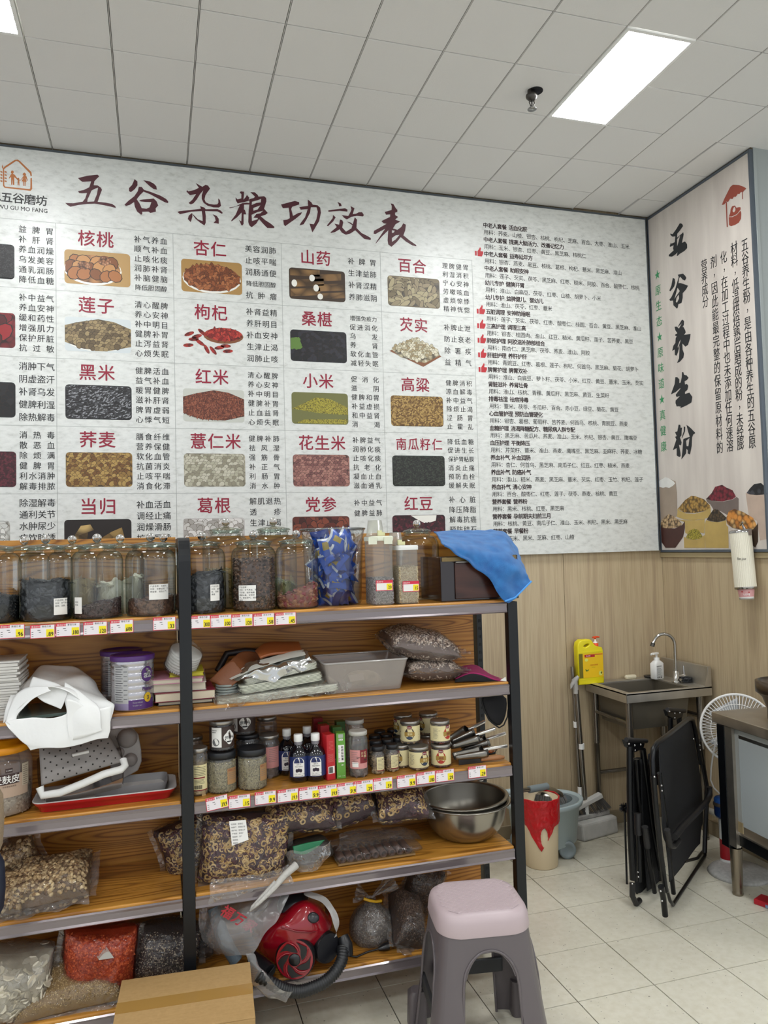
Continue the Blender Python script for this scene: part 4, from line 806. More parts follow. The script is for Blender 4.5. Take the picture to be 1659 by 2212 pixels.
# ----------------------------------------------------------------- dark box and towel
def woodbox():
    Y0 = 2.522; a = aty(955, 1296, Y0); x0 = a.x; x1 = 1.262; zt = aty(957, 1203, Y0).z; H = zt-ZS[0]
    t = thing('dark_wooden_box', 'dark glossy wooden box under the blue towel', 'box', ((x0+x1)/2, Y0+.11, ZS[0]))
    dk = mat('box_dark_lacquer', '1c1216', .2, Coat_Weight=.5); ven = grainwood('box_veneer', ['3c2018', '4a2a20', '2c1610'], (3, 4, 9), 5, .25)
    g = G(); g.box(x0, x1, Y0+.006, Y0+.22, ZS[0]+.0, zt); put('carcass', g, dk, t, world=True, bevel=.003)
    g = G(); g.box(x0+.052, x1-.01, Y0-.001, Y0+.006, ZS[0]+.008, zt-.022); put('front_panel', g, ven, t, world=True, bevel=.002)
    g = G(); g.box(x0+.004, x1-.01, Y0-.001, Y0+.006, zt-.017, zt-.002); put('gold_band', g, mat('box_gold', '7d6a44', .35, .5), t, world=True, bevel=.001)
    g = G(); g.cbox((x0+.09, Y0-.006, zt-.020), (.075, .010, .004)); put('pull_bar', g, mat('pull_metal', '8e8a84', .3, .8), t, world=True)
woodbox()
def towel():
    t = thing('blue_towel', 'bright blue terry towel draped over the dark box', 'towel', aty(1040, 1180, 2.6)); g = G()
    rows = [[(938, 1150, 2.74), (985, 1147, 2.74), (1035, 1147, 2.74), (1082, 1148, 2.74), (1098, 1158, 2.72), (1112, 1176, 2.70)],
            [(945, 1158, 2.66), (988, 1160, 2.64), (1038, 1164, 2.64), (1086, 1163, 2.63), (1108, 1185, 2.62), (1126, 1208, 2.60)],
            [(952, 1168, 2.56), (996, 1182, 2.52), (1045, 1195, 2.515), (1090, 1200, 2.505), (1118, 1220, 2.50), (1137, 1236, 2.52)],
            [(957, 1176, 2.50), (1006, 1206, 2.497), (1050, 1236, 2.49), (1086, 1254, 2.475), (1115, 1260, 2.49), (1143, 1252, 2.50)],
            [(959, 1180, 2.497), (1008, 1212, 2.494), (1056, 1252, 2.487), (1090, 1300, 2.465), (1112, 1292, 2.47), (1147, 1257, 2.49)]]
    net(g, pix(rows), 60, 44, wob=.006, ws=26)
    tm = NT('blue_terry'); n = tm.node('ShaderNodeTexNoise', i_Vector=tm.co(), i_Scale=700.0, i_Detail=2.0); n2 = tm.node('ShaderNodeTexNoise', i_Vector=tm.co(), i_Scale=30.0, i_Detail=3.0)
    tm.put(tm.b.inputs['Base Color'], tm.ramp(n2.outputs[0], [(.3, '1b5c9e'), (.7, '2974b6')])); tm.b.inputs['Roughness'].default_value = .9; tm.b.inputs['Sheen Weight'].default_value = .25; tm.bump(n.outputs[0], .8, .003)
    o = put('cloth', g, tm.m, t, world=True, solid=.005)
    hm = pix([rows[4]])[0]; g = G(); pts = []
    for i in range(3, 6): pts.append(hm[i]+Vector((0, -.004, .001)))
    g.tube([hm[3]+Vector((0, -.003, .002)), hm[4]+Vector((0, -.003, .002)), hm[5]+Vector((0, -.003, .002))], .0035, 6); put('hem', g, mat('hem_blue', '4a93d8', .8), t, world=True)
towel()
# ================================================================= shelf two, left bay
def paper_stack():
    p = aty(8, 1560, 2.56); t = thing('paper_stack', 'tall stack of grey white papers at left picture edge, second shelf', 'paper stack', (-.465, 2.62, ZS[1])); pm = mat('sheet_grey', 'c9c6c0', .7)
    z = 0
    for k in range(22):
        h = .005+rnd()*.005; g = G(); ox = rnd()*.012-.006
        g.box(-.10+ox, .065+ox, -.09+rnd()*.01, .09, z, z+h-.0012); put('sheet_bundle', g, pm, t, rot=(0, 0, (rnd()-.5)*.05)); z += h
paper_stack()
def paper_bag():
    t = thing('white_plastic_bag', 'crumpled white bag with open mouth hanging over the shelf edge', 'bag', aty(130, 1540, 2.55)); bm = mat('bag_white', 'e6e6e4', .45, bump=.9, bs=16)
    g = G()   # rear body lying on the shelf
    net(g, pix([[(58, 1470, 2.70), (90, 1440, 2.74), (140, 1440, 2.76), (185, 1455, 2.74), (210, 1500, 2.70), (218, 1530, 2.60)],
                [(35, 1485, 2.60), (80, 1462, 2.64), (135, 1462, 2.66), (190, 1462, 2.66), (222, 1498, 2.62), (236, 1530, 2.56)],
                [(20, 1510, 2.52), (62, 1492, 2.54), (100, 1480, 2.55), (150, 1480, 2.54), (200, 1500, 2.52), (245, 1525, 2.49)],
                [(12, 1560, 2.50), (40, 1528, 2.49), (68, 1505, 2.49), (102, 1482, 2.48), (148, 1498, 2.47), (240, 1560, 2.47)]]), 30, 20, wob=.012, ws=14)
    put('bag_body', g, bm, t, world=True, solid=.0012)
    g = G()   # front skirt below the mouth
    net(g, pix([[(12, 1560, 2.478), (34, 1552, 2.474), (70, 1552, 2.470), (142, 1545, 2.466), (144, 1512, 2.464), (190, 1530, 2.462), (243, 1525, 2.47)],
                [(22, 1575, 2.470), (40, 1588, 2.466), (80, 1590, 2.464), (145, 1585, 2.462), (150, 1570, 2.458), (200, 1572, 2.458), (240, 1570, 2.466)],
                [(50, 1600, 2.468), (58, 1608, 2.464), (90, 1610, 2.460), (140, 1606, 2.459), (160, 1604, 2.456), (205, 1592, 2.456), (236, 1585, 2.466)],
                [(66, 1623, 2.466), (82, 1620, 2.462), (104, 1619, 2.458), (138, 1619, 2.458), (170, 1612, 2.456), (208, 1600, 2.456), (232, 1596, 2.466)]]), 42, 20, wob=.010, ws=13)
    put('bag_front', g, bm, t, world=True, solid=.0012)
    g = G()   # folded flap over the mouth
    net(g, pix([[(72, 1461, 2.53), (100, 1468, 2.515), (125, 1478, 2.50), (148, 1496, 2.48)], [(64, 1485, 2.51), (95, 1492, 2.50), (118, 1504, 2.49), (140, 1515, 2.475)], [(62, 1488, 2.50), (85, 1510, 2.49), (112, 1522, 2.485), (130, 1531, 2.475)]]), 16, 10, wob=.004, ws=20)
    net(g, pix([[(12, 1562, 2.478), (20, 1530, 2.50), (35, 1500, 2.51), (64, 1484, 2.50), (104, 1483, 2.48)], [(16, 1562, 2.472), (34, 1540, 2.485), (52, 1515, 2.49), (74, 1500, 2.485), (105, 1488, 2.47)], [(36, 1580, 2.468), (36, 1548, 2.476), (50, 1530, 2.48), (74, 1508, 2.48), (110, 1492, 2.466)]]), 20, 8)
    net(g, pix([[(140, 1475, 2.50), (170, 1490, 2.49), (205, 1520, 2.475)], [(141, 1510, 2.48), (175, 1515, 2.468), (215, 1540, 2.458)], [(143, 1545, 2.468), (180, 1550, 2.456), (218, 1572, 2.452)], [(148, 1600, 2.462), (185, 1592, 2.452), (220, 1578, 2.452)]]), 20, 14, wob=.005, ws=20)
    put('bag_flap', g, bm, t, world=True, solid=.0012)
    g = G(); r = pix([[(28, 1552, 2.505), (146, 1538, 2.495)], [(40, 1548, 2.66), (150, 1500, 2.68)]])
    q = thing('glass_plate', 'dark glass plate edge inside the white bag', 'glass plate', r[0][0]); zz = ZS[1]+.04
    a, b = r[0]; g.add([(a.x, a.y, a.z), (b.x, b.y, b.z), (b.x, b.y+.16, b.z+.01), (a.x, a.y+.16, a.z+.01), (a.x, a.y, a.z-.009), (b.x, b.y, b.z-.009), (b.x, b.y+.16, b.z+.001), (a.x, a.y+.16, a.z+.001)], [(0, 1, 2, 3), (7, 6, 5, 4), (0, 4, 5, 1), (1, 5, 6, 2), (3, 2, 6, 7), (0, 3, 7, 4)])
    put('pane', g, mat('dark_green_glass', '5c6a64', .12, .1, .8), q, world=True)
paper_bag()
def milk_can(pxc, py, Y, label, front):
    p = aty(pxc, py, Y); R, H = .0655, .168
    t = thing('milk_powder_can', label, 'can', (p.x, Y, ZS[1]+.0005), 0, 'silver milk powder cans with purple lids')
    sv = mat('can_silver', 'b8b6ba', .24, .85); pu = mat('can_purple', '4a2468', .35)
    g = G(); prof = [(R-.002, 0), (R, .003)]
    for k in range(6): z = .035+.02*k; prof += [(R, z), (R-.0014, z+.002), (R, z+.004)]
    prof += [(R, H-.014), (R-.002, H-.012)]; g.lathe([(0, 0)]+prof, n=44); put('body', g, sv, t)
    g = G(); g.lathe([(R+.002, H-.016), (R+.003, H-.004), (R+.001, H), (R-.005, H), (R-.006, H-.003), (0, H-.003)], n=44); put('lid', g, pu, t)
    th = math.atan2(-Y, -p.x); cy = Cy((0, 0, 0), R+.0003, th); g = G()
    patch(g, cy, -.062 if front else -.045, .024, -.013 if front else .03, H-.03, 0, .0, nx=10)
    for k in range(16): patch(g, cy, -.058+(.002 if k % 3 else 0), .03+.007*k, -.030-.004*(k % 2), .0315+.007*k, 1, .0006, nx=4); patch(g, cy, -.027, .03+.007*k, -.016, .0315+.007*k, 1, .0006, nx=3) if k % 2 else None
    if front:
        patch(g, cy, -.013, .004, .075, .034, 2, .0, nx=14); patch(g, cy, -.0625, .004, -.013, .024, 3, .0, nx=8)
        disc(g, cy, .048, .110, .021, .024, 2, .0008); write(g, cy, 'a2', .034, .110, .030, wid=.029, m=0, d=.0012, off=.025)
        for k in range(26): a = 2*PI*k/26; disc(g, cy, .048+.0255*math.cos(a), .110+.029*math.sin(a), .0006, .0022, 2, .0008, 6)
        write(g, cy, 'Platinum', .030, .066, .016, wid=.046, m=2, d=.0012, off=.015)
        disc(g, cy, .048, .038, .013, .015, 4, .0012); write(g, cy, '3', .044, .038, .018, m=1, d=.0016, off=.02); write(g, cy, 'Premium milk drink', 0., .026, .007, wid=.03, m=0, d=.001)
        write(g, cy, 'For toddlers 1 year+', 0., .017, .006, wid=.028, m=0, d=.001)
    else: write(g, cy, '4', -.040, .128, .018, m=1, d=.0012, off=.02)
    put('label', g, [mat('can_label_pale', 'a8a8a8', .4), mat('can_ink', '3c3a40', .5), pu, mat('can_violet_grey', '8c82a0', .4), mat('can_yellow', 'c9a520', .4)], t, label='pale print panel with purple disc' if front else 'pale print panel')
milk_can(287, 1532, 2.575, 'front silver milk powder can with a2 disc and purple lid', True)
milk_can(263, 1520, 2.725, 'rear silver milk powder can, half behind the front one', False)
def book(x0, x1, y0, y1, z0, z1, rz, cover, label, pages='cbc2ae'):
    t = thing('book', label, 'book', ((x0+x1)/2, (y0+y1)/2, z0), rz, 'pile of books behind the middle post'); W, D, H = (x1-x0), (y1-y0), z1-z0
    g = G(); g.box(-W/2, W/2, -D/2, D/2, 0, .002); g.box(-W/2, W/2, -D/2, D/2, H-.002, H); g.box(-W/2, W/2, D/2-.003, D/2, 0, H); put('cover', g, mat('cover_'+cover, cover, .5), t, bevel=.0006)
    g = G(); g.box(-W/2+.003, W/2-.003, -D/2+.003, D/2-.003, .002, H-.002); put('pages', g, mat('pages_'+pages, pages, .8), t)
x0, x1 = aty(332, 1530, 2.56).x, aty(464, 1530, 2.56).x
book(x0+.012, x1-.005, 2.555, 2.75, ZS[1]+.001, ZS[1]+.013, .0, '3a3434', 'thin dark book at the bottom of the book pile')
book(x0, x1, 2.548, 2.75, ZS[1]+.0135, ZS[1]+.042, .03, '7a1830', 'crimson covered book with cream pages in the pile', 'd4c8b0')
book(x0+.002, x1-.022, 2.560, 2.76, ZS[1]+.0425, ZS[1]+.068, -.04, 'c8c2b8', 'cream bound book above the crimson one')
book(x0-.018, x1-.028, 2.552, 2.75, ZS[1]+.0685, ZS[1]+.084, -.08, 'c88aa0', 'pink covered booklet near the pile top')
book(x0+.05, x1-.030, 2.58, 2.74, ZS[1]+.0845, ZS[1]+.098, -.02, 'b8b020', 'yellow booklet on top of the pile', 'c8c040')
def lids():
    p = aty(388, 1470, 2.60); t = thing('lid_stack', 'stack of white lids in clear wrap leaning behind the middle post', 'lids', (p.x, 2.625, ZS[1]+.099), rot=(.35, .35, 0))
    for k in range(7):
        g = G(); z = .008+.0095*k; g.lathe([(.0, 0), (.050, 0), (.052, .002), (.052, .008), (.048, .009), (0, .009)], (0, 0, z), 30); put('lid', g, mat('lid_white', 'd6d5d0', .45), t)
        for q in range(0):
            pass
    g = G(); g.lathe([(0, .0), (.056, .004), (.057, .07), (.050, .085), (.02, .105), (.0, .12)], n=24); put('wrap', g, BAG, t)
    g = G()
    for k in range(44): a = 2*PI*k/44; g.tube([(.0528*math.cos(a), .0528*math.sin(a), .010), (.0528*math.cos(a), .0528*math.sin(a), .015)], .0009, 4)
    put('ribs', g, mat('rib_dark', '4c4c4c', .6), t, kind='stuff')
lids()
# ----------------------------------------------------------------- soft bags
def sheetbag(w, L, t, lump, seed, up=False):
    # pillow bag: two sheets meeting in a thin seam; U, V in -1..1, s = +1 front/top, -1 back/bottom
    def fn(U, V, s, grow=0.):
        k = 1+grow; c = (1-abs(U)**3.2)*(1-abs(V)**3.2); h = max(c, 0)**.42
        x = w/2*U*(1-.05*(1-abs(V)**2)*0-.04*math.cos(V*1.57))*k; y = L/2*V*(1-.05*math.cos(U*1.57))*k; z = s*t/2*h*k
        q = Vector((x, y, z)); n = mnoise.noise_vector(q*13+Vector((seed, 0, seed)))*lump*(.4+h); n2 = mnoise.noise_vector(q*45+Vector((seed, 5, 0)))*lump*.3
        q = q+n+n2
        if up: q = Vector((q.x, -q.z, q.y))
        elif s < 0: q.z *= .7
        return q
    return fn
def pillow_fn(w, d, h, ex=.55, lump=.0, seed=0., zb=.0):
    f = sheetbag(w, d, h, lump, seed)
    def fn(u, v):        # wrapped version: u round the bag, v from bottom to top
        a = 2*PI*u; r = math.sin(PI*v); m_ = max(abs(math.cos(a)), abs(math.sin(a))); return f(min(1, r**.8)*math.cos(a)/m_, min(1, r**.8)*math.sin(a)/m_, 1 if v > .5 else -1)
    return fn
def soft_bag(label, loc, size, rot, base, shape, cols, n, s=(.8, 1.2), lump=.006, flaps=(), cat='bag', name='seed_bag', group=None, shell=True, s_off=1.0, kname='contents', top_only=True, lay=.3, filmm=None, fs=.05, hazebase=None):
    w_, d_, h_ = size; t = thing(name, label, cat, loc, rot=rot, group=group); sd = rnd()*90; upr = h_ > d_*.95
    W_, L_, T_ = (w_, h_, d_) if upr else (w_, d_, h_)
    f = sheetbag(W_, L_, T_, lump, sd, upr); g = G()
    for s_ in (1, -1): g.surf(lambda u, v: tuple(f(2*u-1, (2*v-1)*s_, s_)), 26, 22, 0, True)
    P = []
    for _ in range(n):
        U, V = 2*rnd()-1, 2*rnd()-1; s_ = 1 if rnd() < (.74 if not upr else .95) else -1
        p = f(U, V, s_); e1 = f(U+.01, V, s_)-p; e2 = f(U, V+.01, s_)-p; nn = e1.cross(e2)*s_
        if nn.length < 1e-12 or abs(U) > .97 or abs(V) > .97: continue
        if upr: nn = nn if nn.y*s_ < 0 else -nn
        elif nn.z*s_ < 0: nn = -nn
        P.append((p, nn))
    ms = [base]+[mat('bit_'+c, c, .55) for c in cols]
    if shape: scatter(g, P, shape, list(range(1, len(ms))), s0=s[0], s1=s[1], lay=lay, sm=len(shape[0]) > 20)
    put(kname, g, ms, t, kind='stuff')
    if shell:
        g = G(); ff = sheetbag(W_+.012, L_+.014, T_*1.05+.004, lump, sd, upr)
        def cr(U, V, s_):
            q = ff(U, V, s_, 0.); return tuple(q+mnoise.noise_vector(q*38)*.0045+mnoise.noise_vector(q*90)*.0015)
        for s_ in (1, -1): g.surf(lambda u, v: cr(2*u-1, (2*v-1)*s_, s_), 40, 34, 0, True)
        put('film', g, filmm or BAG, t)
        for sd_ in (-1, 1):      # flat sealed seams at the two ends
            g = G(); g.surf(lambda u, v: tuple(Vector(cr(sd_, 2*v-1, 1)).lerp(Vector(cr(sd_, 2*v-1, 1))*1.0+Vector((sd_*.016, 0, -.004 if not upr else .003)), u)+Vector((0, .004*math.sin(v*17)*u, .004*math.sin(v*23)*u))), 3, 26, 0, True); put('film_end', g, BAG2, t)
    for fl in flaps:
        sx, ln, ws, dr = fl; g = G()
        def fe(u, v, sx=sx, ln=ln, ws=ws, dr=dr):
            c = (v-.5)*ws; e = u*ln
            if sx in (1, -1): return (sx*(w_*.49+e), c*d_*1.2, dr*u+.006*math.sin(v*19)*u+.004*mnoise.noise((u*9, v*9, sd)))
            if upr and sx == -3: return (c*w_*1.1, -d_*.12-.03*u, -h_*.48-e*.8+.004*math.sin(v*21)*u)
            if upr: return (c*w_, .006*math.sin(v*17)*u, h_*.48+e)
            return (c*w_*1.1, (1 if sx == 2 else -1)*(d_*.49+e), dr*u+.006*math.sin(v*17)*u+.005*mnoise.noise((u*9, v*9, sd)))
        g.surf(fe, 8, 20, 0, True); put('film_end', g, BAG2, t)
    return t
BAG2 = film('bag_end_film', 'f4f4f4', .06, .16, .5, crinkle=.9, cs=30, haze=.10, hazecol='d0ccc8')
RING = ringshape(.0076, .0030); BROWNB = mat('date_skin_base', '3a2228', .5, bump=.6, bs=90)
RC = ['bd9c64', 'a8864e', 'cdb07c', '4a2a30', '57323a', '3c2228']
def dates(label, loc, size, rot, n=240, **k):
    t = soft_bag(label, loc, size, rot, BROWNB, RING, RC, n, (.75, 1.2), .008, top_only=False, name='date_ring_bag', kname='date_rings', lay=.14, group='clear bags of dried date rings', **k); return t
# ================================================================= shelf two, right bay
def wrap_pile():
    # leather cases, foil packet and film wrapped sleeves
    lt = mat('tan_leather', '7c4a2c', .45, bump=.2, bs=120); lt2 = mat('orange_leather', 'a05c34', .4)
    p = aty(520, 1470, 2.66); t = thing('leather_pouch', 'open brown leather pouch leaning behind the wrapped sleeves', 'pouch', p)
    g = G(); net(g, pix([[(452, 1470, 2.60), (497, 1428, 2.60), (513, 1440, 2.58)], [(470, 1478, 2.58), (505, 1450, 2.58), (530, 1455, 2.56)], [(490, 1492, 2.57), (520, 1468, 2.56), (545, 1470, 2.55)]]), 10, 8)
    net(g, pix([[(497, 1428, 2.60), (522, 1408, 2.66), (560, 1410, 2.68), (575, 1418, 2.64)], [(505, 1438, 2.60), (530, 1430, 2.64), (560, 1432, 2.66), (580, 1440, 2.62)], [(513, 1450, 2.58), (540, 1452, 2.60), (570, 1455, 2.60), (590, 1460, 2.58)]]), 12, 8)
    put('pouch_flap', g, lt, t, world=True, solid=.003)
    g = G(); g.tube(pix([[(470, 1450, 2.70), (490, 1412, 2.72), (530, 1406, 2.72), (580, 1410, 2.70)]])[0], .012, 8); put('dark_lining', g, mat('dark_leather', '1e1618', .5), t, world=True)
    q = thing('leather_case', 'orange brown leather case on top of the wrapped pile', 'case', aty(600, 1410, 2.66))
    g = G(); net(g, pix([[(552, 1408, 2.66), (575, 1390, 2.70), (615, 1388, 2.72), (646, 1388, 2.70)], [(556, 1412, 2.62), (580, 1402, 2.64), (620, 1398, 2.66), (650, 1400, 2.64)], [(562, 1422, 2.60), (585, 1414, 2.60), (620, 1410, 2.61), (652, 1406, 2.62)]]), 14, 10)
    put('case_shell', g, lt2, q, world=True, solid=.008)
    w1 = mat('pale_sleeve_paper', 'e2e2d2', .6); w2 = mat('pale_green_sleeve', 'd6d8c4', .6)
    def slab(name, label, a, b, y0, y1, z0, h, m_, tilt=0.):
        pa, pb = aty(a, 1500, y0), aty(b, 1500, y0); t = thing(name, label, 'packaging', ((pa.x+pb.x)/2, (y0+y1)/2, z0), rot=(0, tilt, 0)); W, D = pb.x-pa.x, y1-y0
        g = G(); n = 6
        for k in range(n): zz = h*k/n; g.loft([rrect((rnd()-.5)*.006, 0, W*(.97+.03*rnd()), D, .02, zz+e) for e in (.0005, h/n-.0008)], sm=False)
        put('sleeve_stack', g, m_, t, bevel=.001)
        g = G(); g.loft([rrect(0, 0, W+.01, D+.01, .02, -.001), rrect(0, 0, W+.02, D+.014, .03, h*.5), rrect(0, 0, W+.004, D+.006, .02, h+.004)]); put('film', g, BAG, t)
        return t
    slab('sleeve_pack', 'long flat pack of pale sleeves in clear film on shelf two', 470, 735, 2.512, 2.70, ZS[1]+.003, .022, w1, -.055)
    slab('sleeve_pack', 'second pale sleeve pack lying above the long flat one', 520, 700, 2.53, 2.70, ZS[1]+.035, .026, w2, -.10)
    slab('sleeve_pack', 'short pale sleeve pack high under the foil wrap', 530, 690, 2.54, 2.70, ZS[1]+.068, .020, w1, -.17)
    f = thing('foil_pack', 'crinkled silver foil packet on the pale sleeves', 'packet', aty(600, 1440, 2.58)); fm = mat('silver_foil', 'c4c4c2', .16, .92, bump=1., bs=24)
    g = G(); net(g, pix([[(495, 1462, 2.60), (540, 1430, 2.62), (600, 1412, 2.63), (662, 1400, 2.62)], [(505, 1468, 2.56), (545, 1445, 2.55), (605, 1430, 2.55), (668, 1416, 2.56)], [(540, 1462, 2.54), (570, 1452, 2.53), (615, 1440, 2.53), (676, 1430, 2.55)], [(545, 1466, 2.535), (590, 1470, 2.525), (620, 1456, 2.53), (668, 1442, 2.55)]]), 40, 24, wob=.010, ws=32)
    put('foil', g, fm, f, world=True)
    g = G(); net(g, pix([[(492, 1464, 2.59), (540, 1433, 2.605), (600, 1414, 2.61), (655, 1402, 2.61)], [(500, 1470, 2.55), (548, 1446, 2.545), (600, 1430, 2.54), (660, 1414, 2.545)]]), 16, 6, wob=.004, ws=20); put('white_sleeve', g, mat('white_sleeve', 'd2d4cc', .35), f, world=True)
    c = thing('clear_film_sheet', 'loose crumpled clear film trailing over the shelf edge', 'plastic film', aty(600, 1510, 2.5)); g = G()
    net(g, pix([[(455, 1500, 2.54), (520, 1488, 2.54), (600, 1482, 2.54), (680, 1470, 2.54), (745, 1440, 2.54)], [(462, 1520, 2.50), (530, 1512, 2.50), (610, 1503, 2.50), (690, 1496, 2.50), (757, 1478, 2.51)], [(472, 1534, 2.482), (535, 1520, 2.48), (615, 1512, 2.48), (700, 1502, 2.49), (752, 1490, 2.50)]]), 50, 16, wob=.009, ws=30)
    put('film', g, BAG, c, world=True)
    k = thing('round_lid_stack', 'small stack of clear round lids at left end of the wrap pile', 'lids', aty(490, 1492, 2.60)+Vector((0, 0, -.01)))
    for i in range(4):
        g = G(); g.lathe([(0, 0), (.035, 0), (.037, .004), (.037, .007), (0, .007)], (0, 0, i*.009), 24); put('lid', g, mat('lid_smoke', '8e9490', .25), k)
wrap_pile()
def tub():
    Y0 = 2.515; a, b = aty(714, 1488, Y0), aty(880, 1480, Y0); zt = aty(700, 1420, Y0).z; H = .102
    x0, x1 = aty(716, 1488, Y0).x, aty(868, 1484, Y0).x; X0, X1 = aty(700, 1420, Y0-.01).x, aty(880, 1405, Y0-.01).x; D = .21
    t = thing('clear_tub', 'clear rectangular plastic tub holding a small white packet', 'tub', ((x0+x1)/2, Y0+D/2, ZS[1]+.001)); m_ = film('tub_plastic', 'ece8e4', .06, .12, .4, haze=.26, hazecol='c8c0ba')
    def ring(z, k): return rrect(0, 0, (x1-x0)*(1-k)+(X1-X0)*k, D-.02+.03*k, .012, z)
    g = G(); g.loft([ring(.001, 0), ring(H, 1)], cap1=False, sm=False); put('wall', g, m_, t, solid=.002)
    g = G(); R = ring(H, 1); g.tube([Vector(q) for q in R], .0035, 6, closed=True); put('rim', g, film('tub_rim', 'e8e6e2', .2, .1, .6, haze=.4, hazecol='d8d4d0'), t)
    p = thing('white_packet', 'small pale packet lying inside the clear tub', 'packet', (t.location.x+.005, Y0+.08, ZS[1]+.004)); g = G()
    fn = pillow_fn(.12, .08, .05, lump=.008, seed=4); g.surf(lambda u, v: tuple(fn(u, v)+Vector((0, 0, .026))), 24, 14, 0, True, cu=True); put('packet_body', g, mat('packet_pale', 'b8b09c', .4, vary=.4, vs=40), p)
    g = G(); g.add([(-.06, -.046, .05), (-.01, -.046, .055), (-.005, -.046, .032), (-.055, -.046, .028)], [(0, 1, 2, 3)]); put('paper_slip', g, PAPER, p)
tub()
SB = mat('bean_base', '6a5850', .5); SC = ['a08c7c', 'bca898', '7c6a5e', 'd4c6b6', '5c4c46']
SEED = grain(.0065, .0032, .002)
pA = aty(900, 1460, 2.60)
soft_bag('lower clear bag of striped brown seeds beside the tub', (aty(928, 1462, 2.62).x, 2.635, ZS[1]+.040), (.20, .18, .088), (0, .05, 0), SB, SEED, SC, 3400, flaps=((-3, .035, .9, .012), (1, .05, .5, .0)), group='bags of striped brown seeds')
soft_bag('upper clear bag of striped brown seeds, stacked on the other', (aty(905, 1390, 2.63).x, 2.645, ZS[1]+.128), (.255, .21, .115), (.1, .20, 0), SB, SEED, SC, 4200, flaps=((-3, .03, .9, .0), (1, .055, .6, .01)), group='bags of striped brown seeds')
def mitts():
    pk = mat('magenta_fleece', 'a02a62', .9); bk = mat('black_lining', '141417', .85)
    t = thing('pink_hat', 'magenta hat with black lining lying at shelf end', 'hat', aty(1040, 1450, 2.6)); g = G()
    net(g, pix([[(972, 1452, 2.72), (1005, 1438, 2.74), (1030, 1438, 2.74), (1060, 1458, 2.70), (1090, 1470, 2.62)], [(980, 1462, 2.64), (1010, 1450, 2.64), (1035, 1448, 2.64), (1065, 1462, 2.60), (1094, 1474, 2.55)], [(985, 1468, 2.56), (1015, 1456, 2.54), (1040, 1458, 2.53), (1068, 1468, 2.52), (1096, 1474, 2.51)]]), 22, 12, wob=.004)
    put('crown', g, pk, t, world=True, solid=.006); g = G()
    net(g, pix([[(984, 1469, 2.55), (1014, 1456, 2.53), (1040, 1459, 2.525), (1068, 1470, 2.515), (1094, 1474, 2.51)], [(982, 1474, 2.54), (1010, 1472, 2.53), (1040, 1473, 2.525), (1068, 1476, 2.52), (1090, 1477, 2.515)]]), 18, 4); put('lining', g, bk, t, world=True, solid=.004)
    g = G(); g.add([tuple(aty(*q)) for q in ((1080, 1470, 2.498), (1092, 1462, 2.498), (1094, 1472, 2.498))], [(0, 1, 2)]); put('care_label', g, PAPER, t, world=True)
    q = thing('black_mitt', 'black pointed oven mitt hanging below the shelf end', 'mitt', aty(1068, 1500, 2.56)); g = G()
    out = [(1040, 1499), (1040, 1515), (1046, 1535), (1056, 1555), (1064, 1562), (1078, 1572), (1088, 1566), (1096, 1548), (1099, 1520), (1098, 1497)]
    w = [aty(a, b, 2.56) for a, b in out]; n = len(w); vs = [tuple(p) for p in w]+[(p.x, p.y+.018, p.z) for p in w]; c = sum(w, Vector())/n
    vs += [(c.x, c.y-.010, c.z), (c.x, c.y+.028, c.z)]; g.add(vs, [(i, (i+1) % n, 2*n) for i in range(n)]+[(n+(i+1) % n, n+i, 2*n+1) for i in range(n)]+[((i+1) % n, i, n+i, n+(i+1) % n) for i in range(n)], 0, True)
    put('mitt_body', g, bk, q, world=True, sub=1)
    g = G(); g.tube([p+Vector((0, -.001, 0)) for p in w], .0028, 6); put('binding', g, mat('mitt_binding', '0e0e10', .7), q, world=True)
mitts()
# ================================================================= shelf three, left bay
def bran_jar():
    p = aty(2, 1770, 2.60); R = .088; t = thing('bran_jar', 'big clear jar of wheat bran with orange lid at left edge', 'jar', (p.x, 2.60, ZS[2]+.0005)); H = .205
    g = G(); g.lathe([(0, .001), (R-.01, .002), (R, .014), (R-.002, .04), (R, .05), (R, H-.055), (R-.008, H-.035), (R-.022, H-.022), (R-.022, H)], n=36); put('body', g, CLEARP, t)
    g = G(); top = lambda x, y: .075+mnoise.noise((x*30, y*30, 1))*.02; heap(g, R-.006, top); scatter_cyl(g, R-.004, .006, .07, top, 1500, grain(.0045, .0035, .001), [0, 1, 2], .7, 1.2)
    put('bran', g, [mat('bran_'+c, c, .7) for c in ('a89884', 'c0b09a', '8c7a66')], t, kind='stuff')
    g = G(); g.lathe([(R-.018, H-.022), (R-.006, H-.022), (R-.005, H-.004), (R-.010, H), (R-.03, H+.001), (R-.032, H+.014), (R-.05, H+.017), (0, H+.017)], n=36); put('lid', g, mat('lid_orange', 'e0900e', .4), t)
    cy = Cy((0, 0, 0), R+.0006, math.atan2(-2.6, -p.x)); g = G()
    patch(g, cy, -.02, .06, .085, .125, 0, 0, nx=12); patch(g, cy, -.02, .098, .052, .128, 1, .0005, nx=10); patch(g, cy, .012, .132, .032, .145, 1, .0005, nx=4); write(g, cy, '麦麸皮', -.022, .113, .026, .025, m=2, d=.001, off=.012); write(g, cy, '五谷磨坊', .013, .1385, .0042, .0045, m=2, d=.001); write(g, cy, '非即食谷物制品', .004, .092, .005, .0055, m=1, d=.001)
    patch(g, cy, .062, .085, .088, .15, 3, .0006, nx=4)
    for k in range(10): patch(g, cy, .065, .088+.006*k, .085-.003*(k % 3), .0892+.006*k, 1, .001, nx=3)
    put('label', g, [mat('label_tan', 'b09884', .6), mat('label_maroon', '3a2420', .5), PAPER, mat('label_cream', 'b8aa94', .6)], t, label='tan label with white characters on maroon')
bran_jar()
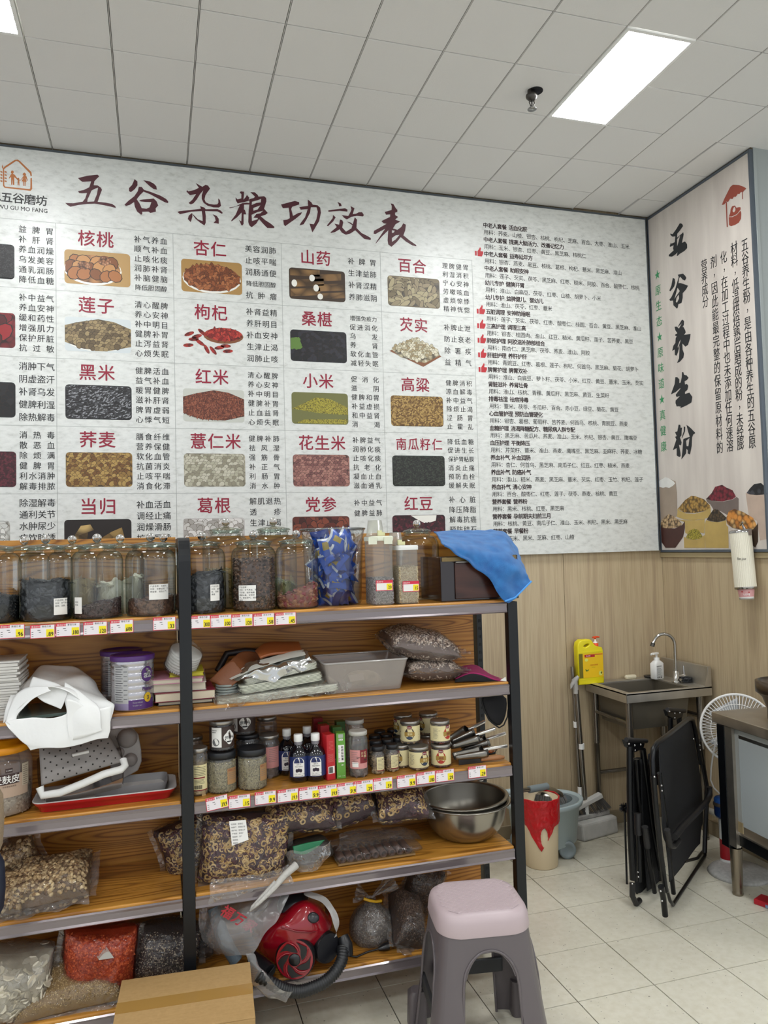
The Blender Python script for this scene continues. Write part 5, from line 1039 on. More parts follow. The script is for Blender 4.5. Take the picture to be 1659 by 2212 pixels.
def basket():
    grey = mat('basket_grey', '8a8480', .5); t = thing('draining_basket', 'grey perforated draining basket lying on its side with white rim', 'basket', aty(170, 1660, 2.6))
    # front face plane (bottom of basket) facing the viewer, tilted
    y = 2.53
    A, B, Cc, D = aty(83, 1618, 2.56), aty(232, 1585, 2.60), aty(266, 1648, 2.535), aty(88, 1700, 2.515)
    g = G(); N, K = 18, 9
    def q(u, v): return A*(1-u)*(1-v)+B*u*(1-v)+Cc*u*v+D*(1-u)*v
    net(g, [[q(i/4, j/4)+Vector((0, .0 if 0 < i < 4 and 0 < j < 4 else .014, 0)) for i in range(5)] for j in range(5)], 20, 14); put('perforated_face', g, grey, t, world=True, solid=.003)
    g = G(); hole = mat('hole_dark', '18120c', .8)
    for j in range(8):
        for i in range(13):
            if (i+j) % 2: continue
            u, v = .07+.87*i/12, .06+.86*j/7
            c = q(u, v); n = (B-A).cross(D-A).normalized(); n = n if n.y < 0 else -n; uu = (B-A).normalized(); vv = n.cross(uu); c = c+n*.0035
            g.add([tuple(c+uu*.0026*math.cos(a)+vv*.0026*math.sin(a)) for a in [2*PI*e/8 for e in range(8)]], [tuple(range(8))])
    put('holes', g, hole, t, world=True, kind='stuff')
    g = G(); c = q(.55, .38); n = Vector((0, -1, 0)); uu = (B-A).normalized(); g.tube([c-uu*.024+n*.007, c+uu*.024+n*.007], .005, 8); put('grip_slot', g, mat('slot_white', 'd6d2cc', .4), t, world=True)
    g = G(); rim = pix([[(86, 1700, 2.512), (92, 1718, 2.506), (130, 1712, 2.500), (180, 1692, 2.496), (225, 1672, 2.496), (262, 1662, 2.500), (270, 1654, 2.51), (266, 1640, 2.525)]])[0]
    g.tube(rim, .0098, 8, flat=1.2); put('rim', g, mat('rim_white', 'd9d8d4', .35), t, world=True)
    g = G(); net(g, pix([[(98, 1722, 2.515), (150, 1716, 2.51), (215, 1700, 2.505), (266, 1680, 2.51)], [(100, 1735, 2.53), (155, 1728, 2.53), (215, 1714, 2.53), (262, 1702, 2.53)]]), 12, 5)
    net(g, pix([[(79, 1640, 2.60), (82, 1690, 2.545), (90, 1720, 2.515)], [(88, 1632, 2.70), (92, 1690, 2.66), (98, 1730, 2.60)]]), 6, 5)
    net(g, pix([[(250, 1590, 2.60), (262, 1620, 2.56), (268, 1660, 2.525), (266, 1695, 2.52)], [(246, 1588, 2.72), (258, 1620, 2.70), (264, 1660, 2.68), (262, 1690, 2.66)]]), 6, 5)
    put('tub_wall', g, film('smoky_tub', 'b8b2ae', .1, .15, .5, haze=.35, hazecol='6c6662'), t, world=True)
    c = thing('cup_tray', 'pale moulded tray with round cup hollows behind the basket', 'tray', aty(275, 1650, 2.68)); pm = mat('tray_pale', 'a7a09c', .5)
    g = G(); y = 2.66; o = [(235, 1576), (262, 1571), (288, 1574), (299, 1588), (305, 1620), (306, 1645), (298, 1665), (270, 1680), (240, 1690)]
    w = [aty(a, b, y) for a, b in o]; g.prism([(v.x, v.z) for v in w], lambda a, b, t_: (a, y+t_, b), 0, .012); put('plate', g, pm, c, world=True, bevel=.004)
    for (a, b, r) in ((275, 1594, .032), (282, 1641, .022), (258, 1625, .016)):
        g = G(); v = aty(a, b, y); g.lathe([(r, 0), (r*.86, -.012), (r*.5, -.016), (0, -.016)], n=24); put('cup_hollow', g, mat('tray_hollow', '8d8480', .5), c, world=True).matrix_parent_inverse = Matrix.Translation(c.location).inverted()
        o_ = c.id_data and [x for x in C.objects][-1]; o_.location = (v.x, y-.001, v.z); o_.rotation_euler = (-PI/2, 0, 0)
basket()
def tray_red():
    Y0 = 2.508; a, b = aty(66, 1755, Y0), aty(382, 1712, Y0); W = b.x-a.x; zb = ZS[2]+.001
    t = thing('red_tray', 'long red and white serving tray under the grey basket', 'tray', ((a.x+b.x)/2, 2.60, zb), .0)
    H = .034; D = .17; rd = mat('tray_red_plastic', 'b81828', .25, Coat_Weight=.3)
    g = G(); g.loft([rrect(0, 0, W-.04, D-.04, .02, 0), rrect(0, 0, W-.02, D-.02, .024, H*.55), rrect(0, 0, W-.016, D-.014, .024, H*.56), rrect(0, 0, W, D, .03, H-.003)], cap1=False, sm=True); put('outer_shell', g, rd, t)
    g = G(); g.loft([rrect(0, 0, W-.075, D-.075, .02, .008), rrect(0, 0, W-.014, D-.014, .028, H-.004), rrect(0, 0, W-.006, D-.006, .028, H), rrect(0, 0, W+.002, D+.002, .03, H), rrect(0, 0, W, D, .03, H-.003)], cap1=False, cap0=True); put('white_liner', g, mat('liner_white', 'b9b5b2', .35), t)
    g = G(); g.loft([rrect(.07, .015, W*.5, D*.62, .02, .016), rrect(.07, .015, W*.54, D*.72, .02, .046)], cap1=False); put('inner_bowl', g, mat('inner_grey', '8d8a8a', .3), t, label='smaller grey tray nested inside')
tray_red()
# ================================================================= shelf three, right bay: jars, bottles, cartons
LID_S = mat('lid_aluminium', 'a4a09a', .3, .8); LIDB = mat('lid_black', '1a1c20', .4); CREAM = mat('label_pale_yellow', 'd8cc9c', .5); PINK = mat('label_pink', 'c98a86', .5); KRAFT = mat('label_kraft', 'a07a50', .6); WINE = mat('label_wine', '7a1c24', .5)
def food_jar(px, py, Y, R, H, label, lidm, fill, fh, lab=None, z=None, group='food jars on the third shelf', lidh=.014):
    p = aty(px, py, Y); z = ZS[2]+.0005 if z is None else z; t = thing('food_jar', label, 'jar', (p.x, Y, z), 0, group)
    g = G(); g.lathe([(0, .001), (R-.004, .001), (R, .006), (R-.0015, .012), (R, .018), (R, H-lidh-.018), (R-.001, H-lidh-.012), (R-.006, H-lidh-.004), (R-.006, H-lidh)], n=30); put('body', g, CLEARP, t)
    g = G(); q = R-.002 if lidm is LIDB else R-.001; g.lathe([(q-.004, H-lidh), (q, H-lidh), (q, H-.002), (q-.002, H), (q-.006, H-.0012), (0, H-.0012)], n=32); put('lid', g, lidm, t)
    if fill:
        sh, cols, n, lump = fill; ms = [mat('fj_'+c, c, .6) for c in cols]; g = G(); off = rnd()*9; top = lambda x, y: fh+mnoise.noise((x*40+off, y*40, 0))*lump; heap(g, R-.004, top, n=20)
        scatter_cyl(g, R-.003, .004, fh, top, n, sh, list(range(len(ms)))); put('contents', g, ms, t, kind='stuff')
    if lab: lab(t, Cy((0, 0, 0), R+.0005, math.atan2(-Y, -p.x)))
    return t
NUTS = (grain(.006, .005, .004), ['b8a07a', '9c8460', '7a6244'], 260, .006); SEEDJ = (grain(.0046, .0016, .0014), ['a09468', '8a7e58', 'b8ac84', '6c6244'], 2300, .004); DARKF = (grain(.006, .004, .002), ['241c1c', '342828'], 300, .004); CHIP = (grain(.012, .008, .002), ['b89c60', 'a08448', 'c8ac78'], 140, .01); RDF = (grain(.006, .005, .003), ['5c2a20', '7a3c2c', '3c1c18'], 260, .004)
def mlab(*parts, mats, label):
    def f(t, cy):
        g = G()
        for q in parts:
            if q[0] == 'p': patch(g, cy, *q[1:5], q[5], q[6], nx=12)
            elif q[0] == 'd': disc(g, cy, *q[1:5], q[5], q[6])
            elif q[0] == 'w': write(g, cy, q[1], q[2], q[3], q[4], q[4]*1.03, q[7] if len(q) > 7 else 0, q[5], q[6])
            elif q[0] == 'v': write(g, cy, q[1], q[2], q[3], q[4], q[4]*1.1, 0, q[5], q[6], vert=True)
            elif q[0] == 'l':
                for k in range(q[5]): patch(g, cy, q[1], q[2]-q[6]*k, q[3]-(.003 if k % 3 == 1 else 0), q[2]-q[6]*k+q[4], q[7], .0009, nx=4)
            elif q[0] == 'b':
                for k in range(12): patch(g, cy, q[1]+k*q[3]/12, q[2], q[1]+k*q[3]/12+q[3]/(20 if k % 3 else 30), q[2]+q[4], q[5], .0012)
        put('label', g, list(mats), t, label=label)
    return f
IM = (PAPER, INK, mat('label_umber', '362620', .5), GREYINK, WINE, CREAM, PINK, KRAFT, mat('mat_gold', '9c7c34', .4), mat('fruit_red', 'a83020', .5), mat('mount_blue', '2c3a50', .5))
# left group
food_jar(429, 1727, 2.545, .031, .148, 'slim jar of yellow chips with cream barcode label, by the middle post', LID_S, CHIP, .095, mlab(('p', -.03, .018, .032, .098, 5, 0), ('l', -.012, .090, .024, .0012, 6, .005, 1), ('p', -.014, .056, .022, .060, 4, .0004), ('l', -.012, .052, .02, .001, 4, .004, 1), ('b', -.012, .024, .024, .012, 1), ('p', -.03, .018, .032, .021, 4, .0004), mats=IM, label='cream nutrition label with barcode'))
food_jar(418, 1705, 2.70, .034, .150, 'slim jar with flat lid tucked at the rear beside middle post', LID_S, CHIP, .09)
k1 = food_jar(480, 1729, 2.558, .0475, .128, 'squat jar of hulled seeds with black lid and kraft label, left one', LIDB, SEEDJ, .096, mlab(('p', .018, .028, .055, .078, 7, 0), ('w', '莜麦仁米', .020, .072, .007, 4, .0006), ('l', .022, .062, .05, .001, 4, .006, 3), mats=IM, label='kraft paper label'), lidh=.022)
k2 = food_jar(546, 1723, 2.556, .0475, .128, 'squat jar of hulled seeds with black lid and kraft label, right one', LIDB, SEEDJ, .098, mlab(('p', .026, .028, .062, .080, 7, 0), ('w', '莜麦仁', .028, .074, .006, 4, .0006), ('l', .03, .062, .05, .001, 4, .006, 3), mats=IM, label='kraft paper label'), lidh=.022)
BAND = lambda a: mlab(('p', -.055, .012, .055, .078, 2, 0), ('p', -.036+a, .014, -.001+a, .076, 0, .0004), ('l', -.033+a, .066, -.016+a, .002, 2, .006, 3), ('d', -.020+a, .030, .012, .012, 3, .0008), ('d', .025+a, .044, .020, .016, 0, .0006), ('d', .025+a, .044, .013, .023, 0, .0006), ('w', '何首乌', .0085+a, .044, .0105, 1, .0012, .012), ('p', .016+a, .028, .033+a, .032, 1, .001), mats=IM, label='dark label with white panel and cloud shaped badge')
food_jar(480, 1640, 2.566, .040, .096, 'dark brown jar with cloud badge label stacked on left seed jar', LID_S, DARKF, .07, BAND(0), z=ZS[2]+.130)
food_jar(535, 1630, 2.66, .040, .150, 'black lidded base jar standing in shadow under the rear cloud badge jar', LIDB, DARKF, .12)
food_jar(527, 1610, 2.66, .040, .096, 'rear dark jar with cloud badge label touching the shelf above', LID_S, DARKF, .07, BAND(-.02), z=ZS[2]+.152)
food_jar(582, 1680, 2.655, .036, .142, 'slim pink labelled jar behind the right seed jar', LID_S, (grain(.01, .007, .003), ['6c5c54', '8a7a70'], 60, .01), .06, mlab(('p', -.03, .035, .04, .105, 6, 0), ('l', .0, .098, .03, .001, 8, .006, 3), mats=IM, label='pink label'))
food_jar(578, 1655, 2.745, .036, .185, 'tall empty jar with flat lid at rear, left of bottles', LID_S, None, 0)
def bottle(px, py, Y, label):
    p = aty(px, py, Y); R = .0345; t = thing('juice_bottle', label, 'bottle', (p.x, Y, ZS[2]+.0005), 0, 'dark juice bottles with white caps')
    g = G(); g.lathe([(0, .001), (R-.008, .001), (R, .010), (R, .080), (R-.003, .094), (R-.012, .108), (.0135, .118), (.0125, .124), (.0125, .132)], n=30); put('body', g, mat('dark_purple_liquid', '0d0c14', .08, 0, .5, Coat_Weight=.6), t)
    g = G(); g.lathe([(.0133, .120), (.0139, .127), (.0139, .129), (.0128, .131)], n=24); put('neck', g, mat('smoke_plastic', '77747a', .2), t)
    g = G(); g.lathe([(.0140, .130), (.0150, .131), (.0148, .152), (.0135, .154), (0, .154)], n=28); put('cap', g, WHITE, t)
    cy = Cy((0, 0, 0), R+.0006, math.atan2(-Y, -p.x)); g = G(); patch(g, cy, -.035, .020, .045, .086, 0, 0, nx=16); patch(g, cy, -.019, .022, .019, .066, 1, .0004, nx=8); disc(g, cy, 0, .066, .019, .018, 1, .0004, 28)
    write(g, cy, '黑果堂', -.0065, .072, .0042, .0044, m=2, d=.001); write(g, cy, '益生元', -.0075, .062, .0050, .0052, 0., 2, .001); write(g, cy, '西梅纤维果饮', -.0125, .055, .0042, .0043, 0, 2, .001)
    for x in (-.006, .0, .0065): disc(g, cy, x, .042+(.0016 if x == 0 else 0), .0045, .0058, 3, .0009+abs(x)*.02)
    write(g, cy, '0脂 2益生元 0添加', -.0135, .031, .0034, .0031, 0, 2, .001); patch(g, cy, -.014, .024, .014, .0252, 2, .001, nx=4)
    put('label', g, [mat('bottle_blue', '1c2a5c', .4), PAPER, INK, mat('plum', '241428', .4)], t, label='blue band with arched white label'); return t
bottle(646, 1688, 2.565, 'dark juice bottle with white cap, front left of the pair'); bottle(683, 1688, 2.555, 'dark juice bottle with white cap, front right, nearest the red carton')
bottle(621, 1672, 2.655, 'dark juice bottle with white cap, behind at the left'); bottle(665, 1665, 2.665, 'dark juice bottle with white cap, peeking between the front pair')
def carton(x, Y, w_, d_, h_, col, label, rz=0, txt=None):
    t = thing('carton', label, 'carton', (x, Y, ZS[2]+.0005), rz, 'slim red and green cartons'); g = G(); g.box(-w_/2, w_/2, -d_/2, d_/2, 0, h_); put('box', g, mat('carton_'+col, col, .4), t, bevel=.0008)
    f = Fr((0, -d_/2-.0003, 0), (1, 0, 0), (0, 0, 1)); g = G()
    if txt == 'g':
        patch(g, f, -w_/2+.006, h_*.36, w_/2-.004, h_*.74, 0); write(g, f, '枇杷秋梨膏', w_*.16, h_*.69, .0086, .0098, .012, 1, .0012, vert=True); write(g, f, '清肺润喉', -w_*.22, h_*.68, .0034, .005, 0, 1, .0012, vert=True); write(g, f, '膏方', -w_*.22, h_*.44, .0045, .006, 0, 3, .0012, vert=True)
        patch(g, f, -w_/2+.008, h_*.84, w_/2-.008, h_*.88, 0); write(g, f, '同仁堂', -w_*.24, h_*.86, .0038, .004, 0, 1, .0012); disc(g, f, .004, h_*.30, .004, .0016, 0); patch(g, f, -.008, h_*.90, .008, h_*.98, 4); write(g, f, '净含量：150克', -w_*.35, h_*.06, .003, .0028, 0, 0, .001)
    else:
        patch(g, f, -w_/2+.004, h_*.14, w_/2-.003, h_*.30, 0)
        for k in range(12): patch(g, f, -w_/2+.006+k*.0012, h_*.155, -w_/2+.0066+k*.0012+(k % 3)*.0002, h_*.285, 1, .0012)
        for k in range(9): patch(g, f, -w_/2+.004, h_*(.40+.02*k), w_/2-.005-.002*(k % 2), h_*(.406+.02*k), 2, .0008)
        for k in range(7): patch(g, f, -w_/2+.007, h_*(.66+.03*k), w_/2-.007, h_*(.666+.03*k), 2, .0008)
    put('print', g, [PAPER, INK, mat('pale_red', 'd07068', .5), RED, mat('plate_grey', 'a0a69c', .5)], t); return t
xr = aty(711, 1680, 2.545).x
carton(xr, 2.55, .030, .040, .150, 'b41c24', 'front red carton with barcode beside the dark bottle', .25, 'r')
carton(aty(701, 1650, 2.64).x, 2.645, .032, .034, .158, 'a41a22', 'rear red carton standing behind the front red one', .1)
carton(aty(738, 1680, 2.54).x, 2.55, .030, .034, .150, '5c9434', 'front green pear syrup carton', -.12, 'g')
for k, (px, Y) in enumerate(((728, 2.63), (700, 2.70), (736, 2.71))):
    carton(aty(px, 1650, Y).x, Y, .032, .034, .152, ['3c6a2c', '3f6c30', '466f34'][k], ['green carton directly behind the front green one', 'dark green carton furthest left of the rear row', 'green carton furthest back by the board'][k], 0)
carton(aty(690, 1650, 2.745).x, 2.765, .034, .03, .158, '8c1620', 'dull red carton against the back board')
# middle and right group
food_jar(775, 1678, 2.548, .0325, .152, 'tall jar with pale lid and pink and wine label', mat('lid_pale', 'b9b6ae', .4), (grain(.012, .009, .002), ['6a5850', '8c7c74', '4a3c38'], 90, .02), .06, mlab(('p', -.034, .030, .036, .092, 6, 0), ('l', -.026, .084, -.002, .001, 7, .006, 3), ('p', -.022, .036, .0, .052, 0, .0005), ('p', .006, .048, .036, .092, 4, .0005), ('v', '古法', .013, .082, .008, 5, .001), ('v', '红糖', .024, .082, .010, 5, .001), mats=IM, label='pink label with wine coloured panel'))
food_jar(768, 1655, 2.66, .034, .165, 'rear jar with wide pale lid behind the pink labelled jar', MATS['lid_pale'], None, 0)
for k, (px, py, Y, lb) in enumerate(((817, 1671, 2.55, 'small nut jar with black lid, leftmost of the front pair'), (848, 1665, 2.558, 'small nut jar with black lid, right of the front pair'))):
    food_jar(px, py, Y, .0228, .092, lb, LIDB, NUTS, .050, mlab(('p', -.004, .012, .024, .058, 5, 0), ('l', 0, .052, .02, .0008, 8, .0045, 3), ('p', -.004, .012, .024, .015, 4, .0005), mats=IM, label='narrow cream label'), lidh=.016)
for k, (px, Y) in enumerate(((812, 2.625), (838, 2.63), (862, 2.64), (810, 2.70), (836, 2.70), (862, 2.70), (822, 2.76), (850, 2.765))):
    food_jar(px, 1650, Y, .0228, .092, 'small black lidded nut jar in the dark rows behind, %s' % ['second row left', 'second row middle', 'second row right', 'third row left', 'third row middle', 'third row right', 'last row left', 'last row right'][k], LIDB, NUTS if k < 3 else None, .050, lidh=.016)
BADGE = lambda a, red=False: mlab(('p', -.045, .010, .047, .062, 5, 0), ('d', .018+a, .036, .017, .0205, 2 if not red else 9, .0005), ('d', .018+a, .058, .009, .006, 4, .0009), ('p', .0+a, .028, .036+a, .042, 8, .0009), ('d', .018+a, .0225, .010, .005, 10 if not red else 9, .001), ('w', '桃胶' if red else '雪燕', .0105+a, .035, .0085, 4 if red else 5, .0014, .012), ('w', '福源记', .0105+a, .0575, .0045, 0, .0013), ('l', -.038+a, .052, -.020+a, .0009, 8, .0045, 3), mats=IM, label='cream label with oval %s badge' % ('red' if red else 'dark'))
cj = lambda px, py, Y, lb, a, red=False, z=None: food_jar(px, py, Y, .0355, .078, lb, LID_S, NUTS if not red else RDF, .045, BADGE(a, red), z=z, lidh=.012)
cj(866, 1655, 2.60, 'cream labelled jar with black lid half hidden behind the small jars', -.03)
cj(905, 1659, 2.552, 'lower left cream labelled jar with dark oval badge', .004)
cj(953, 1652, 2.552, 'lower right cream labelled jar with red oval badge', -.018, True)
zz = ZS[2]+.0805
cj(951, 1597, 2.56, 'upper right cream jar with red badge stacked on the lower red badge jar', .012, True, zz)
cj(886, 1590, 2.60, 'upper left cream jar with dark badge stacked by the back', -.02, False, zz)
food_jar(886, 1645, 2.685, .0355, .078, 'shadowed support jar behind the left cream jars', LID_S, None, 0); cj(926, 1580, 2.69, 'rear cream jar between the two upper jars', -.05, False, zz); food_jar(926, 1640, 2.70, .0355, .078, 'shadowed support jar at rear right of cream jars', LID_S, None, 0)
cj(871, 1575, 2.70, 'rear dim jar with flat lid at the top left of cream jars', -.05, False, zz)
# scoops, knife, peeler
def scoop(px, py, Y, dx, dy, dz, label, s=1.):
    a = aty(px, py, Y); b = aty(px+dx, py+dy, Y+dz); d = (b-a); L = d.length; ry = -math.atan2(d.z, math.hypot(d.x, d.y)); rz = math.atan2(d.y, d.x)
    t = thing('metal_scoop', label, 'scoop', a, rot=(0, ry, rz), group='metal scoops at the shelf end')
    g = G(); Ls = L*.58; R = .033*s
    rings = []
    for i in range(9):
        u = i/8; r = R*(.55+.45*u)*(1 if u < .98 else .9); rings.append([(Ls*u, r*math.cos(PI+PI*.5*.2-PI*1.2*k/10+PI*.1), r*math.sin(PI+PI*1.2*k/10-PI*.1)*.8+R*.5) for k in range(11)])
    g.loft(rings, closed=False, cap0=False, cap1=False); g.add([(Ls, 0, R*.5)]+rings[-1], [(0, i+1, i+2) for i in range(10)], 0, True); put('bowl', g, mat('scoop_steel', '85817b', .25, .9), t, solid=.0012)
    g = G(); g.tube([(Ls*.97, 0, R*.5), (L*.62, 0, R*.5), (L, 0, R*.42)], [.006, .0065, .0065], 10); put('handle', g, mat('scoop_handle', 'd4d0ca', .18, .75), t)
scoop(973, 1608, 2.60, 76, -42, .03, 'scoop reaching highest with its handle up right')
scoop(975, 1618, 2.57, 96, -36, .0, 'scoop crossed over the others, second from top')
scoop(1000, 1625, 2.62, 94, -33, -.02, 'scoop behind with bright handle tip')
scoop(982, 1642, 2.54, 114, -22, .0, 'lowest scoop with wide bowl in front')
def tools():
    z = ZS[2]; a = aty(990, 1656, 2.535); t = thing('knife', 'knife with wooden handle lying at the shelf end', 'knife', (a.x, 2.53, z+.001))
    L = aty(1089, 1640, 2.53).x-a.x
    g = G(); g.box(0, L*.52, -.001, .001, .0, .020); g.T = None; put('blade', g, mat('dark_blade', '3c3c3c', .35, .7), t, bevel=.0006)
    g = G(); g.tube([(L*.48, 0, .012), (L*.6, 0, .013), (L*.9, 0, .012), (L, 0, .010)], [.007, .009, .009, .005], 10); put('handle', g, mat('wood_handle', 'a07048', .5), t)
    b = aty(1040, 1632, 2.57); p = thing('scissors', 'black and orange handled scissors on the shelf end', 'scissors', (b.x-.06, 2.565, z+.024))
    g = G(); g.tube([(.06, 0, 0), (.075, 0, .012), (.10, 0, .016), (.118, 0, .006), (.11, 0, -.006), (.08, 0, -.006)], .0045, 8, closed=True); put('handle_ring', g, BLACKP, p); g = G(); g.tube([(.082, -.001, .0), (.095, -.001, .008), (.108, -.001, .003), (.095, -.001, -.001)], .0035, 6, closed=True); put('orange_inset', g, mat('scissor_orange', 'c05a20', .4), p)
    g = G(); g.box(-.02, .065, -.001, .001, -.012, -.003); put('blade', g, mat('scissor_steel', '9a9894', .25, .9), p)
tools()
# ================================================================= shelf four and five bags
WALB = mat('walnut_skin_base', '6a5238', .5, bump=.7, bs=110); WAL = (lambda g: (g.v, g.f))((lambda g: (g.surf(lambda u, v: (lambda r: (r*.0085*math.cos(2*PI*u)*math.sin(PI*v), r*.006*math.sin(2*PI*u)*math.sin(PI*v), r*.005*math.cos(PI*v)))(1+.25*math.sin(u*25)*math.sin(v*9)), 7, 4, 0, True, cu=True), g)[1])(G())); WC = ['a08660', 'b89c72', '806444', 'ccb48a', '684e34']
soft_bag('whole clear bag of walnut kernels on the left fourth shelf', (aty(105, 1915, 2.60).x, 2.605, ZS[3]+.052), (.245, .20, .115), (.25, -.10, 0), WALB, WAL, WC, 1500, (.7, 1.2), .010, flaps=((1, .03, .7, .02), (-3, .025, .9, -.01)), name='walnut_bag', group='clear bags of walnut kernels')
soft_bag('walnut kernel bag cut by left edge, in front', (aty(2, 1930, 2.56).x, 2.58, ZS[3]+.045), (.14, .16, .10), (.3, .1, 0), WALB, WAL, WC, 900, (.7, 1.3), .010, flaps=((1, .03, .6, .0),), name='walnut_bag', group='clear bags of walnut kernels')
soft_bag('rear walnut kernel bag standing against the board', (aty(12, 1885, 2.70).x, 2.715, ZS[3]+.082), (.20, .13, .15), (.1, -.3, 0), WALB, WAL, WC, 1100, (.7, 1.3), .010, flaps=((2, .06, .3, .05),), name='walnut_bag', group='clear bags of walnut kernels')
Z4 = ZS[3]
dates('large front bag of dried date rings with white label', (aty(530, 1858, 2.56).x, 2.575, Z4+.098), (.285, .13, .215), (.0, .10, 0), 900, flaps=((-3, .02, .9, -.06),))
dates('dried date ring bag passing behind the middle post', (aty(420, 1850, 2.70).x, 2.71, Z4+.085), (.22, .14, .17), (0, -.30, 0), 520)
dates('date ring bag lying upper left, next to the label', (aty(645, 1777, 2.62).x, 2.62, Z4+.175), (.235, .16, .115), (.55, .07, 0), 620)
dates('date ring bag in the middle of the upper row', (aty(752, 1765, 2.64).x, 2.66, Z4+.165), (.165, .16, .125), (.5, -.25, 0), 520)
dates('date ring bag beside the steel bowls', (aty(862, 1748, 2.62).x, 2.62, Z4+.160), (.185, .15, .105), (.55, .06, 0), 520, flaps=((1, .02, .8, .0),))
def bag_bits():
    lb = thing('paper_label', 'white printed label stuck on the large date ring bag', 'label', aty(515, 1799, 2.50)); a = pix([[(495, 1774, 2.512), (531, 1771, 2.512)], [(501, 1827, 2.498), (537, 1814, 2.498)]])
    g = G(); g.add([tuple(a[0][0]), tuple(a[0][1]), tuple(a[1][1]), tuple(a[1][0])], [(3, 2, 1, 0)]); put('sheet', g, PAPER, lb, world=True, solid=.0006)
    u = (a[0][1]-a[0][0]); v = (a[0][0]-a[1][0]); f = Fr(a[1][0]+v.normalized()*.0, u, v); g = G()
    for k in range(7): write(g, f, '名称原产地保质期储存'[k:k+3]+'：'+'即食红枣圈'[0:3+k % 3], .004, v.length-.010-.0095*k, .0058, .0055, 0, 0, .0012)
    put('label_lettering', g, GREYINK, lb, world=True)
    # end of the large bag hanging over the lip
    e = thing('film_bag_end', 'clear sealed end of the large date bag hanging over the rail', 'plastic film', aty(530, 1920, 2.48)); g = G()
    net(g, pix([[(458, 1900, 2.50), (500, 1898, 2.495), (545, 1892, 2.49), (585, 1885, 2.495), (620, 1872, 2.50)], [(452, 1925, 2.482), (500, 1922, 2.478), (545, 1912, 2.476), (580, 1903, 2.478), (628, 1892, 2.482)], [(450, 1955, 2.478), (485, 1943, 2.475), (520, 1935, 2.474), (560, 1922, 2.474), (634, 1905, 2.48)]]), 30, 12, wob=.008, ws=30); put('film', g, BAG2, e, world=True)
    hd = thing('twisted_bag_handle', 'twisted white carrier bag handle hanging over the lower rail', 'plastic bag', aty(580, 1930, 2.47)); g = G()
    g.tube(pix([[(640, 1868, 2.50), (615, 1890, 2.48), (590, 1920, 2.462), (560, 1950, 2.46), (540, 1968, 2.462), (545, 1958, 2.466), (570, 1932, 2.468), (596, 1905, 2.472)]])[0], [.013, .011, .009, .006, .004, .004, .006, .008], 8)
    put('twist', g, mat('handle_white', 'b9b6b0', .35, bump=1., bs=90), hd, world=True)
    gb = thing('green_packet_bag', 'clear bag with dark green packet squeezed between date bags', 'bag', aty(670, 1845, 2.56)); g = G(); fn = pillow_fn(.15, .10, .085, lump=.008, seed=3); c = Vector((aty(668, 1850, 2.58).x, 2.58, Z4+.048))
    g.surf(lambda u, v: tuple(fn(u, v)+c), 26, 16, 0, True, cu=True); put('dark_contents', g, mat('dark_contents', '2c2620', .5, bump=.6, bs=50), gb, world=True)
    g = G(); net(g, pix([[(632, 1828, 2.535), (665, 1820, 2.53), (702, 1815, 2.53)], [(635, 1842, 2.525), (660, 1845, 2.52), (690, 1828, 2.525)]]), 12, 6, wob=.003); put('green_packet', g, mat('packet_green', '0c6a40', .3), gb, world=True, solid=.004)
    g = G(); net(g, pix([[(620, 1838, 2.54), (650, 1836, 2.51), (690, 1830, 2.51), (716, 1818, 2.53)], [(622, 1856, 2.53), (650, 1858, 2.495), (685, 1852, 2.50), (710, 1848, 2.52)], [(630, 1880, 2.51), (655, 1885, 2.49), (680, 1880, 2.495), (695, 1866, 2.51)]]), 26, 16, wob=.012, ws=36); put('film', g, BAG2, gb, world=True)
    pk = thing('snack_pack', 'flat clear bag of brown tube snacks under the date bags', 'packet', aty(815, 1835, 2.56)); br = mat('snack_brown', '4c3022', .45, bump=.4, bs=80); a, b = aty(722, 1862, 2.55), aty(905, 1828, 2.55)
    for k in range(9):
        g = G(); x = a.x+.025+k*(b.x-a.x-.04)/9; g.lathe([(0, 0), (.0115, 0), (.0125, .003), (.0125, .10), (.009, .10), (.007, .08), (0, .08)], n=14); o = put('snack_tube', g, [br], pk, world=True); o.location = (x, 2.535+.10, Z4+.020); o.rotation_euler = (PI/2, 0, 0)
    g = G(); g.box(a.x+.01, b.x-.02, 2.53, 2.66, Z4+.004, Z4+.010); put('inner_tray', g, mat('inner_tray', '8c7048', .5), pk, world=True)
    c = Vector(((a.x+b.x)/2, 2.595, Z4+.028)); fn2 = pillow_fn(b.x-a.x+.01, .17, .062, lump=.006, seed=8); g = G(); g.surf(lambda u, v: tuple(fn2(u, v)+c), 34, 18, 0, True, cu=True); put('film', g, BAG, pk, world=True)
    g = G(); net(g, pix([[(735, 1800, 2.60), (790, 1790, 2.60), (850, 1786, 2.60), (892, 1790, 2.60)], [(725, 1840, 2.54), (790, 1830, 2.53), (850, 1815, 2.53), (912, 1812, 2.55)]]), 20, 8, wob=.008, ws=30); put('top_film', g, BAG, pk, world=True)
bag_bits()
